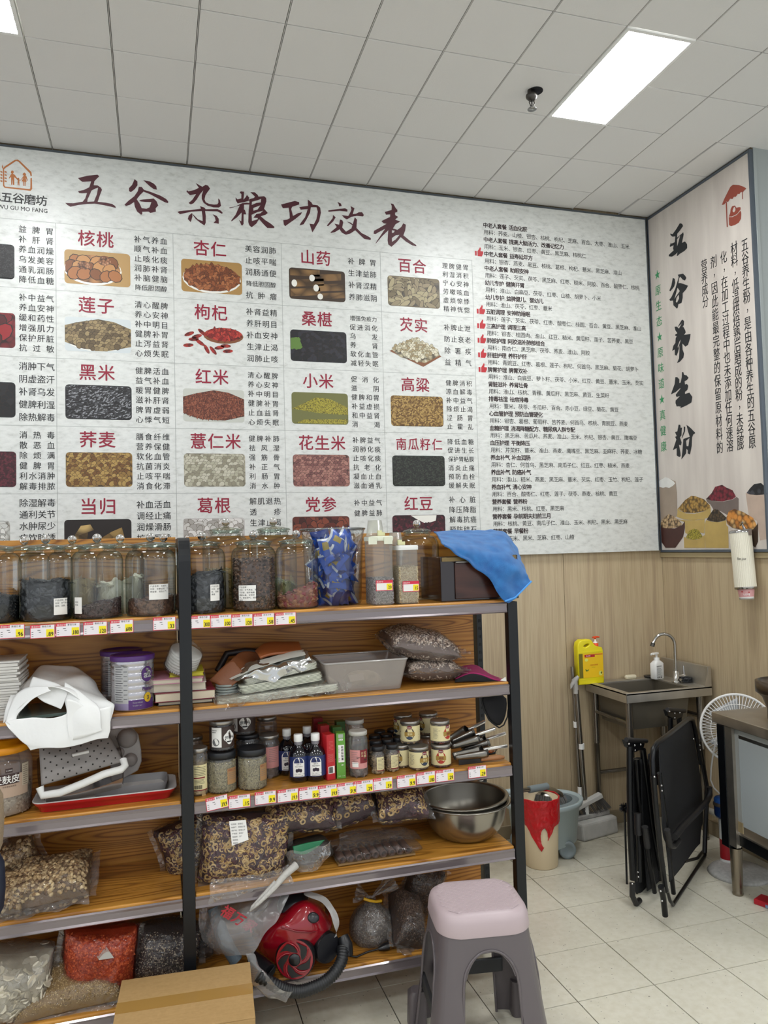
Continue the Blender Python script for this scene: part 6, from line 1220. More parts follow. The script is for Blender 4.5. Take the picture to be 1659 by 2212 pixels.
def bowls():
    Y = 2.651; R = .160; p = aty(1006, 1805, Y); s = STEEL2
    for k, (dz, lb, r, tl) in enumerate(((0, 'large stainless steel mixing bowl, the lower one of two', .161, 0), (.014, 'stainless steel bowl nested in the lower bowl with hanging ring', .157, .03))):
        t = thing('steel_bowl', lb, 'bowl', (p.x, Y, Z4+.001+dz), rot=(0, -tl, 0), group='nested steel bowls'); g = G(); H = .128
        g.lathe([(0, .0), (r*.50, .0), (r*.64, .008), (r*.80, .035), (r*.90, .07), (r*.955, H-.006), (r*.96, H), (r*1.03, H+.001), (r*1.045, H-.001), (r*1.04, H-.004)], n=56); put('shell', g, mat('bowl_steel', '99948a', .24, .92) if k == 0 else mat('bowl_steel_inner', '8c877d', .3, .92), t, solid=.0012)
        if k: g = G(); cc = Vector((r*.78, r*.80, H+.004)); g.tube([cc+Vector((.012*math.cos(a), .012*math.sin(a), .003*math.sin(a))) for a in [2*PI*i/20 for i in range(20)]], .0022, 6, closed=True); put('ring', g, mat('ring_steel', 'a09c94', .2, .95), t)
bowls()
# ---- shelf five
Z5 = ZS[4]
soft_bag('bag of white sliced roots at bottom left corner', (aty(18, 2130, 2.56).x, 2.60, Z5+.085), (.24, .19, .185), (.2, .05, 0), mat('root_base', 'b5ad98', .5, bump=.5, bs=60), ([(.020*math.cos(PI/4*i), .014*math.sin(PI/4*i), z) for z in (-.0015, .0015) for i in range(8)], [tuple(range(7, -1, -1)), tuple(range(8, 16))]+[(i, (i+1) % 8, 8+(i+1) % 8, 8+i) for i in range(8)]), ['c8c0ac', 'd8d0bc', 'b4ac98'], 460, (.7, 1.3), .010, filmm=BAG2, name='root_bag')
soft_bag('flat bag of tan grain lying under the red flake bag', (aty(150, 2140, 2.56).x, 2.60, Z5+.050), (.30, .20, .11), (.45, -.05, 0), mat('tan_grain_base', '84683c', .5, bump=.5, bs=150), grain(.0022, .0014, .001), ['a08450', 'b89c68', '6c5430', 'c8b080'], 5200, (.7, 1.3), .005, flaps=((-3, .03, .9, -.02),), name='grain_bag')
soft_bag('bag of orange red flakes with white label, bottom shelf', (aty(213, 2090, 2.56).x, 2.60, Z5+.105), (.215, .15, .20), (.12, .10, 0), mat('red_flake_base', '9a3a1c', .5, bump=.6, bs=130), grain(.0055, .004, .001), ['b05028', 'c86a3c', '8a341c', 'a04424'], 3000, (.7, 1.3), .008, flaps=((-3, .03, .9, -.03), (1, .03, .3, .07)), name='flake_bag', filmm=film('pink_film', 'fff2ee', .02, .14, .38, crinkle=.9, cs=26, haze=.06, hazecol='b04040'))
soft_bag('bag of dark seeds with pale specks beside the red flakes', (aty(363, 2085, 2.62).x, 2.64, Z5+.085), (.20, .16, .155), (.2, .15, 0), mat('dark_mix_base', '3a302e', .5, bump=.6, bs=150), grain(.0026, .0022, .0018), ['4a3e3c', '5c504c', '2c2422', 'b8a890'], 3600, (.7, 1.3), .006, name='seed_bag', flaps=((1, .02, .8, 0),))
soft_bag('bag of dark seeds just right of the middle post', (aty(428, 2075, 2.66).x, 2.69, Z5+.06), (.10, .12, .10), (.1, .15, 0), MATS['dark_mix_base'], grain(.0026, .0022, .0018), ['4a3e3c', '5c504c', '2c2422', 'b8a890'], 1500, (.7, 1.3), .006, name='seed_bag')
def red_label():
    lb = thing('paper_label', 'white printed label on the orange red flake bag', 'label', aty(215, 2050, 2.52)); a = pix([[(186, 2033, 2.545), (221, 2032, 2.545)], [(214, 2074, 2.512), (246, 2069, 2.512)]])
    g = G(); g.add([tuple(a[0][0]), tuple(a[0][1]), tuple(a[1][1]), tuple(a[1][0])], [(3, 2, 1, 0)]); put('sheet', g, mat('label_dim', 'a8a49c', .6), lb, world=True, solid=.0006)
    u = (a[0][1]-a[0][0]); v = (a[0][0]-a[1][0]); f = Fr(a[1][0], u, v+Vector((0, 0, 0))); g = G()
    for k in range(6): write(g, f, '名称原产地保质期'[k % 5:k % 5+3]+'：即食'+'片粒'[k % 2], .004-(k*0), v.length-.008-.008*k, .0048, .005, 0, 0, .0012)
    put('label_lettering', g, GREYINK, lb, world=True)
red_label()
# grain bag with yellow tie
def tied():
    p = aty(805, 2040, 2.62); t = thing('tied_grain_bag', 'clear bag of grey grain tied with a yellow twist', 'bag', (p.x, 2.63, Z5+.001)); g = G()
    pr = [(0, 0), (.062, .001), (.072, .02), (.070, .055), (.055, .085), (.035, .105), (.0, .112)]; g.lathe(pr, n=24)
    P = []
    for _ in range(2200):
        a = rnd()*2*PI; i = 1+int(rnd()*5); f = rnd(); i = min(i, 5); r = pr[i][0]*(1-f)+pr[i+1][0]*f; z = pr[i][1]*(1-f)+pr[i+1][1]*f; P.append(((r*math.cos(a), r*math.sin(a), z), (math.cos(a), math.sin(a), .3)))
    scatter(g, P, grain(.004, .0018, .0014), [1, 2, 3]); put('grain', g, [mat('grey_grain_base', '5c5048', .6)]+[mat('gg_'+c, c, .6) for c in ('7a6c60', '94867a', '4c4038')], t, kind='stuff')
    g = G()
    def fn(u, v):
        a = 2*PI*u; q = v*5.999; i = int(q); f = q-i; prf = [(.066, 0), (.076, .02), (.074, .06), (.060, .09), (.034, .115), (.014, .132), (.016, .14)]; r = prf[i][0]*(1-f)+prf[i+1][0]*f; z = prf[i][1]*(1-f)+prf[i+1][1]*f; r *= 1+.10*math.sin(a*7+z*30)*(.2+v)
        return (r*math.cos(a), r*math.sin(a), z)
    g.surf(fn, 40, 24, 0, True, cu=True); put('film', g, BAG2, t)
    for sgn, (dx, dz, ln) in ((-1, (-.055, .03, 1)), (1, (.085, .055, 1))):
        g = G(); g.surf(lambda u, v: (dx*v+(u-.5)*.04*v*(1 if sgn < 0 else .9)*(-.6 if sgn > 0 else .8), (u-.5)*.05*v+.006*math.sin(u*16)*v, .138+dz*v+(u-.5)*.045*v+.006*math.sin(u*21+v*6)*v), 14, 8, 0, True); put('film_tail', g, BAG2, t)
    g = G(); g.tube([(-.03, -.016, .148), (-.01, -.022, .141), (.012, -.022, .134), (.034, -.014, .130)], .0048, 8); put('twist_tie', g, mat('tie_yellow', 'd0a010', .4), t)
tied()
BR5 = mat('brown_flake_base', '3c2a20', .5, bump=.6, bs=120); B5 = ['4c382c', '5e4838', '30221a', '705a48']
soft_bag('dark brown seed bag lying behind the stool seat', (aty(880, 2010, 2.58).x, 2.60, Z5+.055), (.11, .20, .15), (.5, .35, 0), BR5, grain(.003, .002, .0015), B5, 2600, (.7, 1.3), .006, name='seed_bag', flaps=((3, .03, .8, 0),))
soft_bag('second dark brown seed bag leaning upright beside the stool', (aty(915, 1960, 2.66).x, 2.70, Z5+.105), (.12, .11, .20), (.2, .45, 0), BR5, grain(.003, .002, .0015), B5, 1600, (.7, 1.3), .006, name='seed_bag', flaps=((2, .04, .5, .06),))
def vacuum():
    c = aty(640, 2040, 2.52); t = thing('vacuum_cleaner', 'red canister vacuum cleaner tipped on the bottom shelf', 'vacuum cleaner', (c.x, 2.575, Z5+.001)); rd = mat('vac_red', '86091a', .18, Coat_Weight=.6); bk = mat('vac_black', '121215', .3)
    W = lambda px, py, Y: aty(px, py, Y)
    # body shell: closed lofted form
    g = G(); prof = [((548, 2050), (600, 2070)), ]
    rows = [[(560, 2052, 2.56), (590, 2078, 2.535), (630, 2100, 2.53), (672, 2095, 2.54), (690, 2065, 2.57)],
            [(566, 2030, 2.52), (600, 2048, 2.48), (640, 2060, 2.47), (675, 2062, 2.49), (700, 2045, 2.53)],
            [(585, 2000, 2.50), (608, 2008, 2.455), (645, 2026, 2.445), (682, 2030, 2.46), (710, 2020, 2.51)],
            [(600, 1982, 2.52), (622, 1985, 2.47), (660, 1985, 2.455), (690, 1998, 2.465), (716, 2000, 2.52)],
            [(612, 1962, 2.56), (636, 1955, 2.51), (664, 1950, 2.495), (692, 1962, 2.51), (712, 1985, 2.55)],
            [(622, 1945, 2.63), (640, 1938, 2.60), (665, 1936, 2.60), (688, 1948, 2.61), (702, 1970, 2.63)]]
    R = pix(rows)
    for r in R: r.insert(0, r[0]+Vector((-.012, .10, .0))); r.append(r[-1]+Vector((.012, .08, .0)))
    net(g, R, 40, 30); put('red_shell', g, rd, t, world=True)
    g = G(); c0 = Vector((c.x-.0, 2.60, Z5+.08)); g.ball(tuple(c0), (.095, .085, .078), 24, 14); put('black_chassis', g, bk, t, world=True)
    def wheel(px, py, Y, R_, nrm, nm, face, hubs):
        o = aty(px, py, Y); n = Vector(nrm).normalized(); q = n.to_track_quat('Z', 'Y').to_euler(); g = G(); g.lathe([(0, -.03), (R_, -.03), (R_*1.02, -.012), (R_, 0), (R_*.94, .006)], n=40); e = put(nm, g, bk, t, world=True); e.location = o; e.rotation_euler = q
        g = G(); g.lathe([(0, .007), (R_*.93, .006)], n=40)
        if hubs:
            g2 = G(); g.lathe([(R_*.3, .009), (R_*.26, .013), (0, .013)], n=24, m=1)
            for k in range(5):
                a0 = 2*PI*k/5; P = [(R_*(.36+.50*s), a0+s*.85-.08) for s in (0, .25, .5, .75, 1)]+[(R_*(.86-.46*s), a0+.95+.55-s*.80) for s in (0, .3, .6, 1)]
                g.add([(r*math.cos(a), r*math.sin(a), .0095) for r, a in P], [tuple(range(len(P)))], 1)
                g.tube([(R_*(.40+.48*s)*math.cos(a0+.55+s*.95+.45), R_*(.40+.48*s)*math.sin(a0+.55+s*.95+.45), .010) for s in (0, .3, .6, .9)], .0022, 6, m=0)
        e2 = put('wheel_face' if hubs else 'wheel_disc', g, [face, bk], t, world=True); e2.location = o; e2.rotation_euler = q
    wheel(637, 2071, 2.448, .062, (-.32, -1, .10), 'wheel', rd, True)
    wheel(707, 2047, 2.475, .047, (.45, -1, .06), 'wheel', mat('vac_dark_face', '1c1c20', .3), False)
    g = G(); o = aty(632, 1950, 2.54); g.lathe([(0, -.045), (.048, -.045), (.050, -.008), (.042, .008), (.02, .014), (0, .014)], n=32); e = put('dust_lid', g, bk, t, world=True); e.location = o; e.rotation_euler = (.75, -.35, 0)
    g = G(); g.tube([(.051*math.cos(a), .051*math.sin(a), -.018) for a in [2*PI*i/32 for i in range(32)]], .0025, 6, closed=True); e = put('trim_ring', g, mat('vac_chrome', 'a0a0a0', .2, .9), t, world=True); e.location = o; e.rotation_euler = (.75, -.35, 0)
    g = G(); o = aty(676, 1983, 2.462); g.lathe([(0, .0), (.019, 0), (.0195, .006), (.015, .009), (0, .009)], n=28); e = put('power_button', g, mat('vac_button', '1d1d21', .3), t, world=True); e.location = o; e.rotation_euler = (.95, .25, 0); e.scale = (1, .8, 1)
    g = G(); e = g.tube(pix([[(607, 2003, 2.452), (640, 2012, 2.440), (672, 2014, 2.445), (700, 2006, 2.48)]])[0], .003, 6); put('moulded_line', g, mat('vac_dark_red', '6c0816', .25), t, world=True)
    # ribbed hose
    h = thing('vacuum_hose', 'black ribbed vacuum hose curling over the shelf lip', 'hose', aty(690, 2140, 2.42)); path = pix([[(741, 2046, 2.47), (738, 2075, 2.44), (722, 2102, 2.425), (700, 2122, 2.42), (672, 2135, 2.42), (645, 2142, 2.42), (618, 2138, 2.42), (590, 2126, 2.42), (556, 2106, 2.425)]])[0]
    fine = []
    for s in range(len(path)-1):
        a, b, c_, d = path[max(s-1, 0)], path[s], path[s+1], path[min(s+2, len(path)-1)]
        for k in range(16): f = k/16; fine.append((b*2+(c_-a)*f+(a*2-b*5+c_*4-d)*f*f+(b*3-a-c_*3+d)*f**3)*.5)
    g = G(); g.tube(fine, [.0195 if k % 3 else .0165 for k in range(len(fine))], 14); put('ribbed_tube', g, mat('hose_black', '17181a', .38), h, world=True)
    g = G(); g.tube(pix([[(741, 2022, 2.49), (747, 2040, 2.475), (748, 2062, 2.468)]])[0], [.017, .022, .023], 14); put('hose_cuff', g, bk, h, world=True)
    k = thing('vacuum_nozzle', 'short black tube nozzle beside the vacuum wheel', 'nozzle', aty(575, 2090, 2.45)); g = G(); g.tube(pix([[(545, 2068, 2.53), (566, 2082, 2.49), (584, 2098, 2.45)]])[0], [.020, .020, .021], 18); g.tube(pix([[(584, 2098, 2.4498), (585, 2099, 2.4490)]])[0], [.017, .017], 18, m=1); put('tube', g, [bk, mat('tube_hollow', '050506', .9)], k, world=True)
    # bag it sits in
    b = thing('carrier_bag', 'thin white carrier bag with red print pulled round the vacuum', 'plastic bag', aty(540, 2020, 2.5)); bf = film('carrier_film', 'e8e8e8', .05, .25, .35, crinkle=.9, cs=16, haze=.24, hazecol='c4c2c0')
    g = G(); net(g, pix([[(432, 1958, 2.60), (470, 1945, 2.58), (520, 1938, 2.55), (570, 1932, 2.52), (628, 1928, 2.50)], [(428, 2000, 2.58), (468, 1990, 2.52), (515, 1985, 2.49), (560, 1990, 2.47), (610, 1972, 2.465)], [(440, 2035, 2.56), (478, 2035, 2.49), (520, 2032, 2.47), (550, 2035, 2.46), (580, 2010, 2.455)], [(475, 2062, 2.54), (500, 2070, 2.48), (525, 2068, 2.46), (545, 2060, 2.455), (555, 2048, 2.455)]]), 34, 24, wob=.012, ws=16)
    net(g, pix([[(530, 2058, 2.46), (550, 2062, 2.455), (560, 2082, 2.45)], [(538, 2095, 2.44), (556, 2102, 2.425), (580, 2112, 2.40)], [(550, 2130, 2.43), (580, 2150, 2.40), (610, 2140, 2.39)], [(590, 2155, 2.42), (615, 2165, 2.395), (630, 2140, 2.39)]]), 18, 18, wob=.009, ws=26)
    put('bag_body', g, bf, b, world=True)
    g = G(); net(g, pix([[(655, 1922, 2.53), (690, 1930, 2.52), (715, 1955, 2.50), (733, 1992, 2.48), (722, 2025, 2.48)], [(660, 1932, 2.50), (690, 1945, 2.49), (708, 1968, 2.48), (722, 2000, 2.465), (728, 2022, 2.47)]]), 24, 6, wob=.005, ws=20)
    net(g, pix([[(620, 2118, 2.50), (670, 2122, 2.46), (715, 2090, 2.46)], [(640, 2128, 2.49), (680, 2120, 2.45), (722, 2080, 2.45)]]), 18, 4, wob=.004); put('bag_handle', g, film('carrier_film2', 'e4e4e4', .08, .3, .3, crinkle=.5, cs=18, haze=.62, hazecol='c4c2bf'), b, world=True)
    f = Fr(aty(480, 1962, 2.49), (.75, -.05, -.55), (.5, 0, .8)); g = G(); write(g, f, '福万家', .0, .0, .040, .042, .02, 0, .004, shear=.2); put('red_print', g, mat('bag_red_print', 'a82430', .5), b, world=True)
    gy = thing('grey_hose', 'grey flexible hose inside the carrier bag', 'hose', aty(470, 2000, 2.55)); g = G(); pth = pix([[(462, 1960, 2.57), (470, 1990, 2.555), (480, 2020, 2.545), (495, 2050, 2.54), (510, 2075, 2.535)]])[0]; g.tube(pth, .021, 14); put('hose_tube', g, mat('hose_grey', '58646c', .4, bump=.5, bs=120), gy, world=True)
    cb = thing('power_cord', 'black power cord and plug lying on the bottom shelf', 'cord', aty(790, 2065, 2.54)); g = G(); pts = [Vector((aty(748, 2075, 2.55).x, 2.55, Z5+.004)), Vector((aty(770, 2070, 2.53).x, 2.53, Z5+.003)), Vector((aty(795, 2063, 2.545).x, 2.545, Z5+.005)), Vector((aty(818, 2060, 2.54).x, 2.54, Z5+.010))]; g.tube(pts, .003, 8); put('cord', g, bk, cb, world=True)
    g = G(); e = pts[-1]; g.tube([e, e+Vector((.022, 0, .003)), e+Vector((.036, 0, .004))], [.006, .012, .013], 10); put('plug', g, bk, cb, world=True); g = G(); g.cbox(e+Vector((.046, -.004, .008)), (.016, .0015, .005)); g.cbox(e+Vector((.046, .006, .002)), (.016, .0015, .005)); put('prongs', g, mat('prong', '8c8a84', .3, .9), cb, world=True)
vacuum()
# ================================================================= corner by the sink
DUSTY = mat('dusty_grey_plastic', 'a5a39e', .6, vary=.2, vs=30); POLE = mat('pole_steel', '8b857c', .25, .9)
def sink():
    x0, x1, y0, y1, zt = 2.235, 2.745, 3.335, 3.715, .782
    t = thing('sink_table', 'stainless steel sink on tube legs in the wall corner', 'sink', ((x0+x1)/2, (y0+y1)/2, 0)); s = steel('sink_steel', (.60, .57, .51), .42, (4, 4, 4)); s2 = mat('basin_steel', '7c766a', .45, .8)
    bx0, bx1, by0, by1 = x0+.035, x1-.115, y0+.030, y1-.055
    g = G()
    for a in ((x0, x1, y0, by0), (x0, x1, by1, y1), (x0, bx0, by0, by1), (bx1, x1, by0, by1)): g.box(a[0], a[1], a[2], a[3], zt-.010, zt)
    g.box(x0, x1, y0, y0+.004, zt-.048, zt-.001); g.box(x0, x0+.004, y0, y1, zt-.048, zt-.001); put('rim_top', g, s, t, world=True, bevel=.0015)
    g = G(); g.box(x1-.022, x1, y0, y1, zt-.01, zt+.100); g.add([(x1-.022, y0, zt+.08), (x1-.045, y0, zt), (x1-.02, y0, zt)], [(0, 1, 2)]); put('splashback', g, s, t, world=True, bevel=.002)
    g = G(); V = [(bx0, by0, zt-.009), (bx1, by0, zt-.009), (bx1, by1, zt-.009), (bx0, by1, zt-.009)]; zb = zt-.19; L = [(bx0+.02, by0+.015, zb), (bx1-.02, by0+.015, zb), (bx1-.02, by1-.015, zb), (bx0+.02, by1-.015, zb)]
    g.add(V+L, [(0, 1, 5, 4), (1, 2, 6, 5), (2, 3, 7, 6), (3, 0, 4, 7), (4, 5, 6, 7)]); put('basin', g, s2, t, world=True, solid=.003)
    legs = [(x0+.035, y0+.035), (x1-.05, y0+.035), (x0+.035, y1-.035), (x1-.05, y1-.035)]
    for a, b in legs:
        g = G(); g.lathe([(.018, .46), (.018, zt-.01)], (a, b, 0), 16); g.lathe([(.0145, .0), (.0145, .46), (.018, .461)], (a, b, 0), 16); g.lathe([(0, 0), (.017, 0), (.017, .012)], (a, b, 0), 14); put('leg', g, POLE, t, world=True)
    for (a, b), (c, d), z in (((x0+.035, y0+.035), (x0+.035, y1-.035), zt-.155), ((x1-.05, y0+.035), (x1-.05, y1-.035), zt-.155), ((x0+.035, y1-.035), (x1-.05, y1-.035), .30)):
        g = G(); g.tube([(a, b, z), (c, d, z)], .011, 10); put('cross_rail', g, POLE, t, world=True)
    # tap
    c = thing('tap', 'tall curved chrome tap with side lever on the sink', 'tap', (2.655, 3.50, zt+.001)); ch = mat('chrome', 'b4b2ae', .12, .97)
    g = G(); g.lathe([(0, 0), (.024, 0), (.024, .004), (.016, .010), (.015, .055), (.011, .06)], n=20); put('base', g, ch, c)
    pts = [(0, 0, .05), (0, 0, .20)]+[(-.058+.058*math.cos(a), .012*(1-math.cos(a)), .20+.058*math.sin(a)) for a in [PI*i/14 for i in range(1, 12)]]
    e = pts[-1]; pts.append((e[0]-.014, e[1]+.002, e[2]-.024)); g = G(); g.tube(pts, .0085, 12); put('spout', g, ch, c)
    g = G(); g.tube([pts[-1], (pts[-1][0]-.007, pts[-1][1], pts[-1][2]-.018)], .0115, 14); put('aerator', g, mat('chrome_dark', '55534f', .3, .9), c)
    g = G(); g.tube([(.01, -.004, .03), (.045, -.01, .03)], .012, 12); g.tube([(.043, -.01, .03), (.044, -.006, .085)], [.007, .0045], 10); put('lever', g, ch, c)
    # soap pump
    p = atz(1420, 1466, zt); b = thing('soap_dispenser', 'white pump soap dispenser with black print on the sink edge', 'soap dispenser', (p.x, p.y, zt+.001), .25); g = G(); W, D = .070, .045
    g.loft([rrect(0, 0, W-.004, D-.004, .012, 0), rrect(0, 0, W, D, .012, .004), rrect(0, 0, W, D, .012, .083), rrect(0, 0, W*.62, D*.75, .014, .097), rrect(0, 0, .030, .030, .014, .099)]); put('bottle', g, WHITE, b)
    g = G(); g.lathe([(.0155, .098), (.0155, .114), (.006, .116), (.005, .135), (0, .135)], n=18); g.loft([rrect(-.010, 0, .052, .016, .007, .133), rrect(-.008, 0, .046, .015, .007, .142)]); g.tube([(-.034, 0, .139), (-.046, 0, .133)], .005, 8); put('pump', g, WHITE, b)
    f = Fr((0, -D/2-.0006, 0), (1, 0, 0), (0, 0, 1)); g = G(); write(g, f, '抗菌洗手液', -.030, .070, .0075, .0078, .02, 0, .0004)
    for k in range(9): patch(g, f, -.030, .058-.0052*k, .004+.004*(k % 3), .0592-.0052*k, 0, .0004)
    for k in range(3): patch(g, f, -.026+.014*k, .006, -.018+.014*k, .013, 0, .0004)
    put('print', g, INK, b)
    # soap bar, dish, steel wool
    p = atz(1334, 1459, zt); o = thing('soap_bar', 'cream soap bar on the back ledge of the sink', 'soap', (p.x, min(p.y, 3.688), zt+.001)); g = G(); g.loft([rrect(0, 0, .070, .030, .014, z, 5) if k in (1, 2) else rrect(0, 0, .058, .020, .01, z, 5) for k, z in enumerate((0, .006, .016, .021))]); put('bar', g, mat('soap_cream', 'd9d0b4', .35), o)
    p = atz(1394, 1461, zt); o = thing('soap_dish', 'small dark round dish behind the soap dispenser', 'dish', (p.x, min(p.y, 3.68), zt+.001)); g = G(); g.lathe([(0, 0), (.028, 0), (.033, .008), (.031, .010), (0, .006)], n=24); put('dish_body', g, mat('dish_dark', '1e1e20', .35), o)
    p = atz(1484, 1474, zt); o = thing('scouring_wool', 'clump of grey scouring wool beside the tap', 'scourer', (p.x, p.y, zt+.016)); g = G(); pts = []
    for i in range(420): a = i*.9+rnd(); q = Vector((math.cos(a)*.034*(.6+.4*math.sin(i*.13)), math.sin(a)*.026*(.6+.4*math.cos(i*.17)), math.sin(i*.37)*.012)); pts.append(q+mnoise.noise_vector(q*60)*.006)
    g.tube(pts, .0010, 3, sm=False); put('wool', g, mat('wool_grey', '3c3d40', .4, .5), o, kind='stuff')
sink()
def detergent():
    zt = .782; a, b = aty(1245, 1468, 3.685), aty(1299, 1468, 3.685); W = b.x-a.x; D = .045; H = aty(1270, 1380, 3.685).z-zt; t = thing('detergent_bottle', 'yellow dish soap jug with orange pump on the sink corner', 'bottle', ((a.x+b.x)/2, 3.680, zt+.001)); ym = mat('jug_yellow', 'e4d414', .3)
    w = W/2; out = [(-w, .0), (w, .0), (w, .74*H), (w*.93, .80*H), (w*.45, .84*H), (w*.25, .90*H), (w*.08, .98*H), (-w*.05, H), (-w*.7, H), (-w*.93, .95*H), (-w, .85*H)]
    c = bpy.data.curves.new('t', 'CURVE'); c.dimensions = '2D'; c.fill_mode = 'BOTH'; c.extrude = D/2-.006; c.bevel_depth = .006; c.bevel_resolution = 2
    hole = [(-w*.30+w*.30*math.cos(q), .86*H+.055*H*math.sin(q)+.02*H*math.cos(q)) for q in [2*PI*i/14 for i in range(14)]]
    for lp in (out, hole):
        sp = c.splines.new('POLY'); sp.points.add(len(lp)-1); sp.use_cyclic_u = True
        for i, (x, y) in enumerate(lp): k = .94 if lp is out else 1; sp.points[i].co = (x*k, .006+(y-.006)*.97 if lp is out else y, 0, 1)
    o = bpy.data.objects.new('t', c); me = bpy.data.meshes.new_from_object(o); me.materials.clear(); me.materials.append(ym); bpy.data.objects.remove(o); bpy.data.curves.remove(c)
    for p in me.polygons: p.material_index = 0
    put('jug', me, None, t, rot=(PI/2, 0, 0)); me.name = 'jug'
    g = G()
    for z in (.09*H, .70*H): g.loft([rrect(0, 0, W+.003, D+.003, .014, z+e) for e in (0, .006)])
    put('moulded_band', g, ym, t)
    f = Fr((0, -D/2-.0016, 0), (1, 0, 0), (0, 0, 1)); g = G(); z0, z1 = .13*H, .68*H; patch(g, f, -w*.96, z0, -w*.66, z1, 1, .0005); patch(g, f, -w*.66, z0, w*.96, z1, 0, .0005); patch(g, f, -w*.52, z1-.020, w*.3, z1-.006, 2, .001); patch(g, f, w*.3, z1-.009, w*.92, z1-.005, 2, .001)
    write(g, f, '洗洁精', -w*.40, z1-.013, .0085, .009, .01, 3, .0016); write(g, f, '柠檬红茶洗洁精', -w*.10, (z0+z1)/2+.002, .0075, .0068, .01, 4, .0016, shear=.0); write(g, f, '有效去油', .0, (z0+z1)/2-.010, .005, .0058, 0, 5, .0016)
    disc(g, f, -w*.38, z1-.034, .010, .008, 6, .0012); disc(g, f, w*.72, z0+.020, .011, .013, 6, .0012); disc(g, f, w*.78, z0+.022, .005, .006, 1, .0015)
    g.add([f.pt(-w*.5+q[0], z0+.03+q[1], .0013) for q in ((0, .018), (.012, .010), (.024, .016), (.018, .006), (.006, .004))], [tuple(range(5))], 5)
    put('label', g, [mat('jug_label_yellow', 'e8bc10', .4), mat('jug_label_olive', '6c6410', .5), mat('jug_label_red', 'b01c1c', .4), PAPER, mat('jug_print_orange', 'c05018', .5), mat('jug_print_green', '3c6a1c', .5), mat('jug_lemon', 'd8dc6c', .5)], t, label='yellow lemon label with red band')
    g = G(); X = w*.58; g.lathe([(.0165, (.81*H)), (.0165, (.81*H)+.018), (.012, (.81*H)+.02)], (X, 0, 0), 20); g.tube([(X-.016, 0, H*.81+.050), (X+.004, 0, H*.81+.052), (X+.026, 0, H*.81+.050)], [.0045, .0055, .004], 8); g.lathe([(.004, H*.81+.038), (.006, H*.81+.046), (.010, H*.81+.052), (0, H*.81+.053)], (X, 0, 0), 14); put('pump_orange', g, mat('pump_orange', 'e04a14', .35), t)
    g = G(); g.lathe([(.012, (.81*H)+.018), (.012, (.81*H)+.026), (.005, (.81*H)+.028), (.0045, (.81*H)+.040)], (X, 0, 0), 16); put('pump_stem', g, WHITE, t)
detergent()
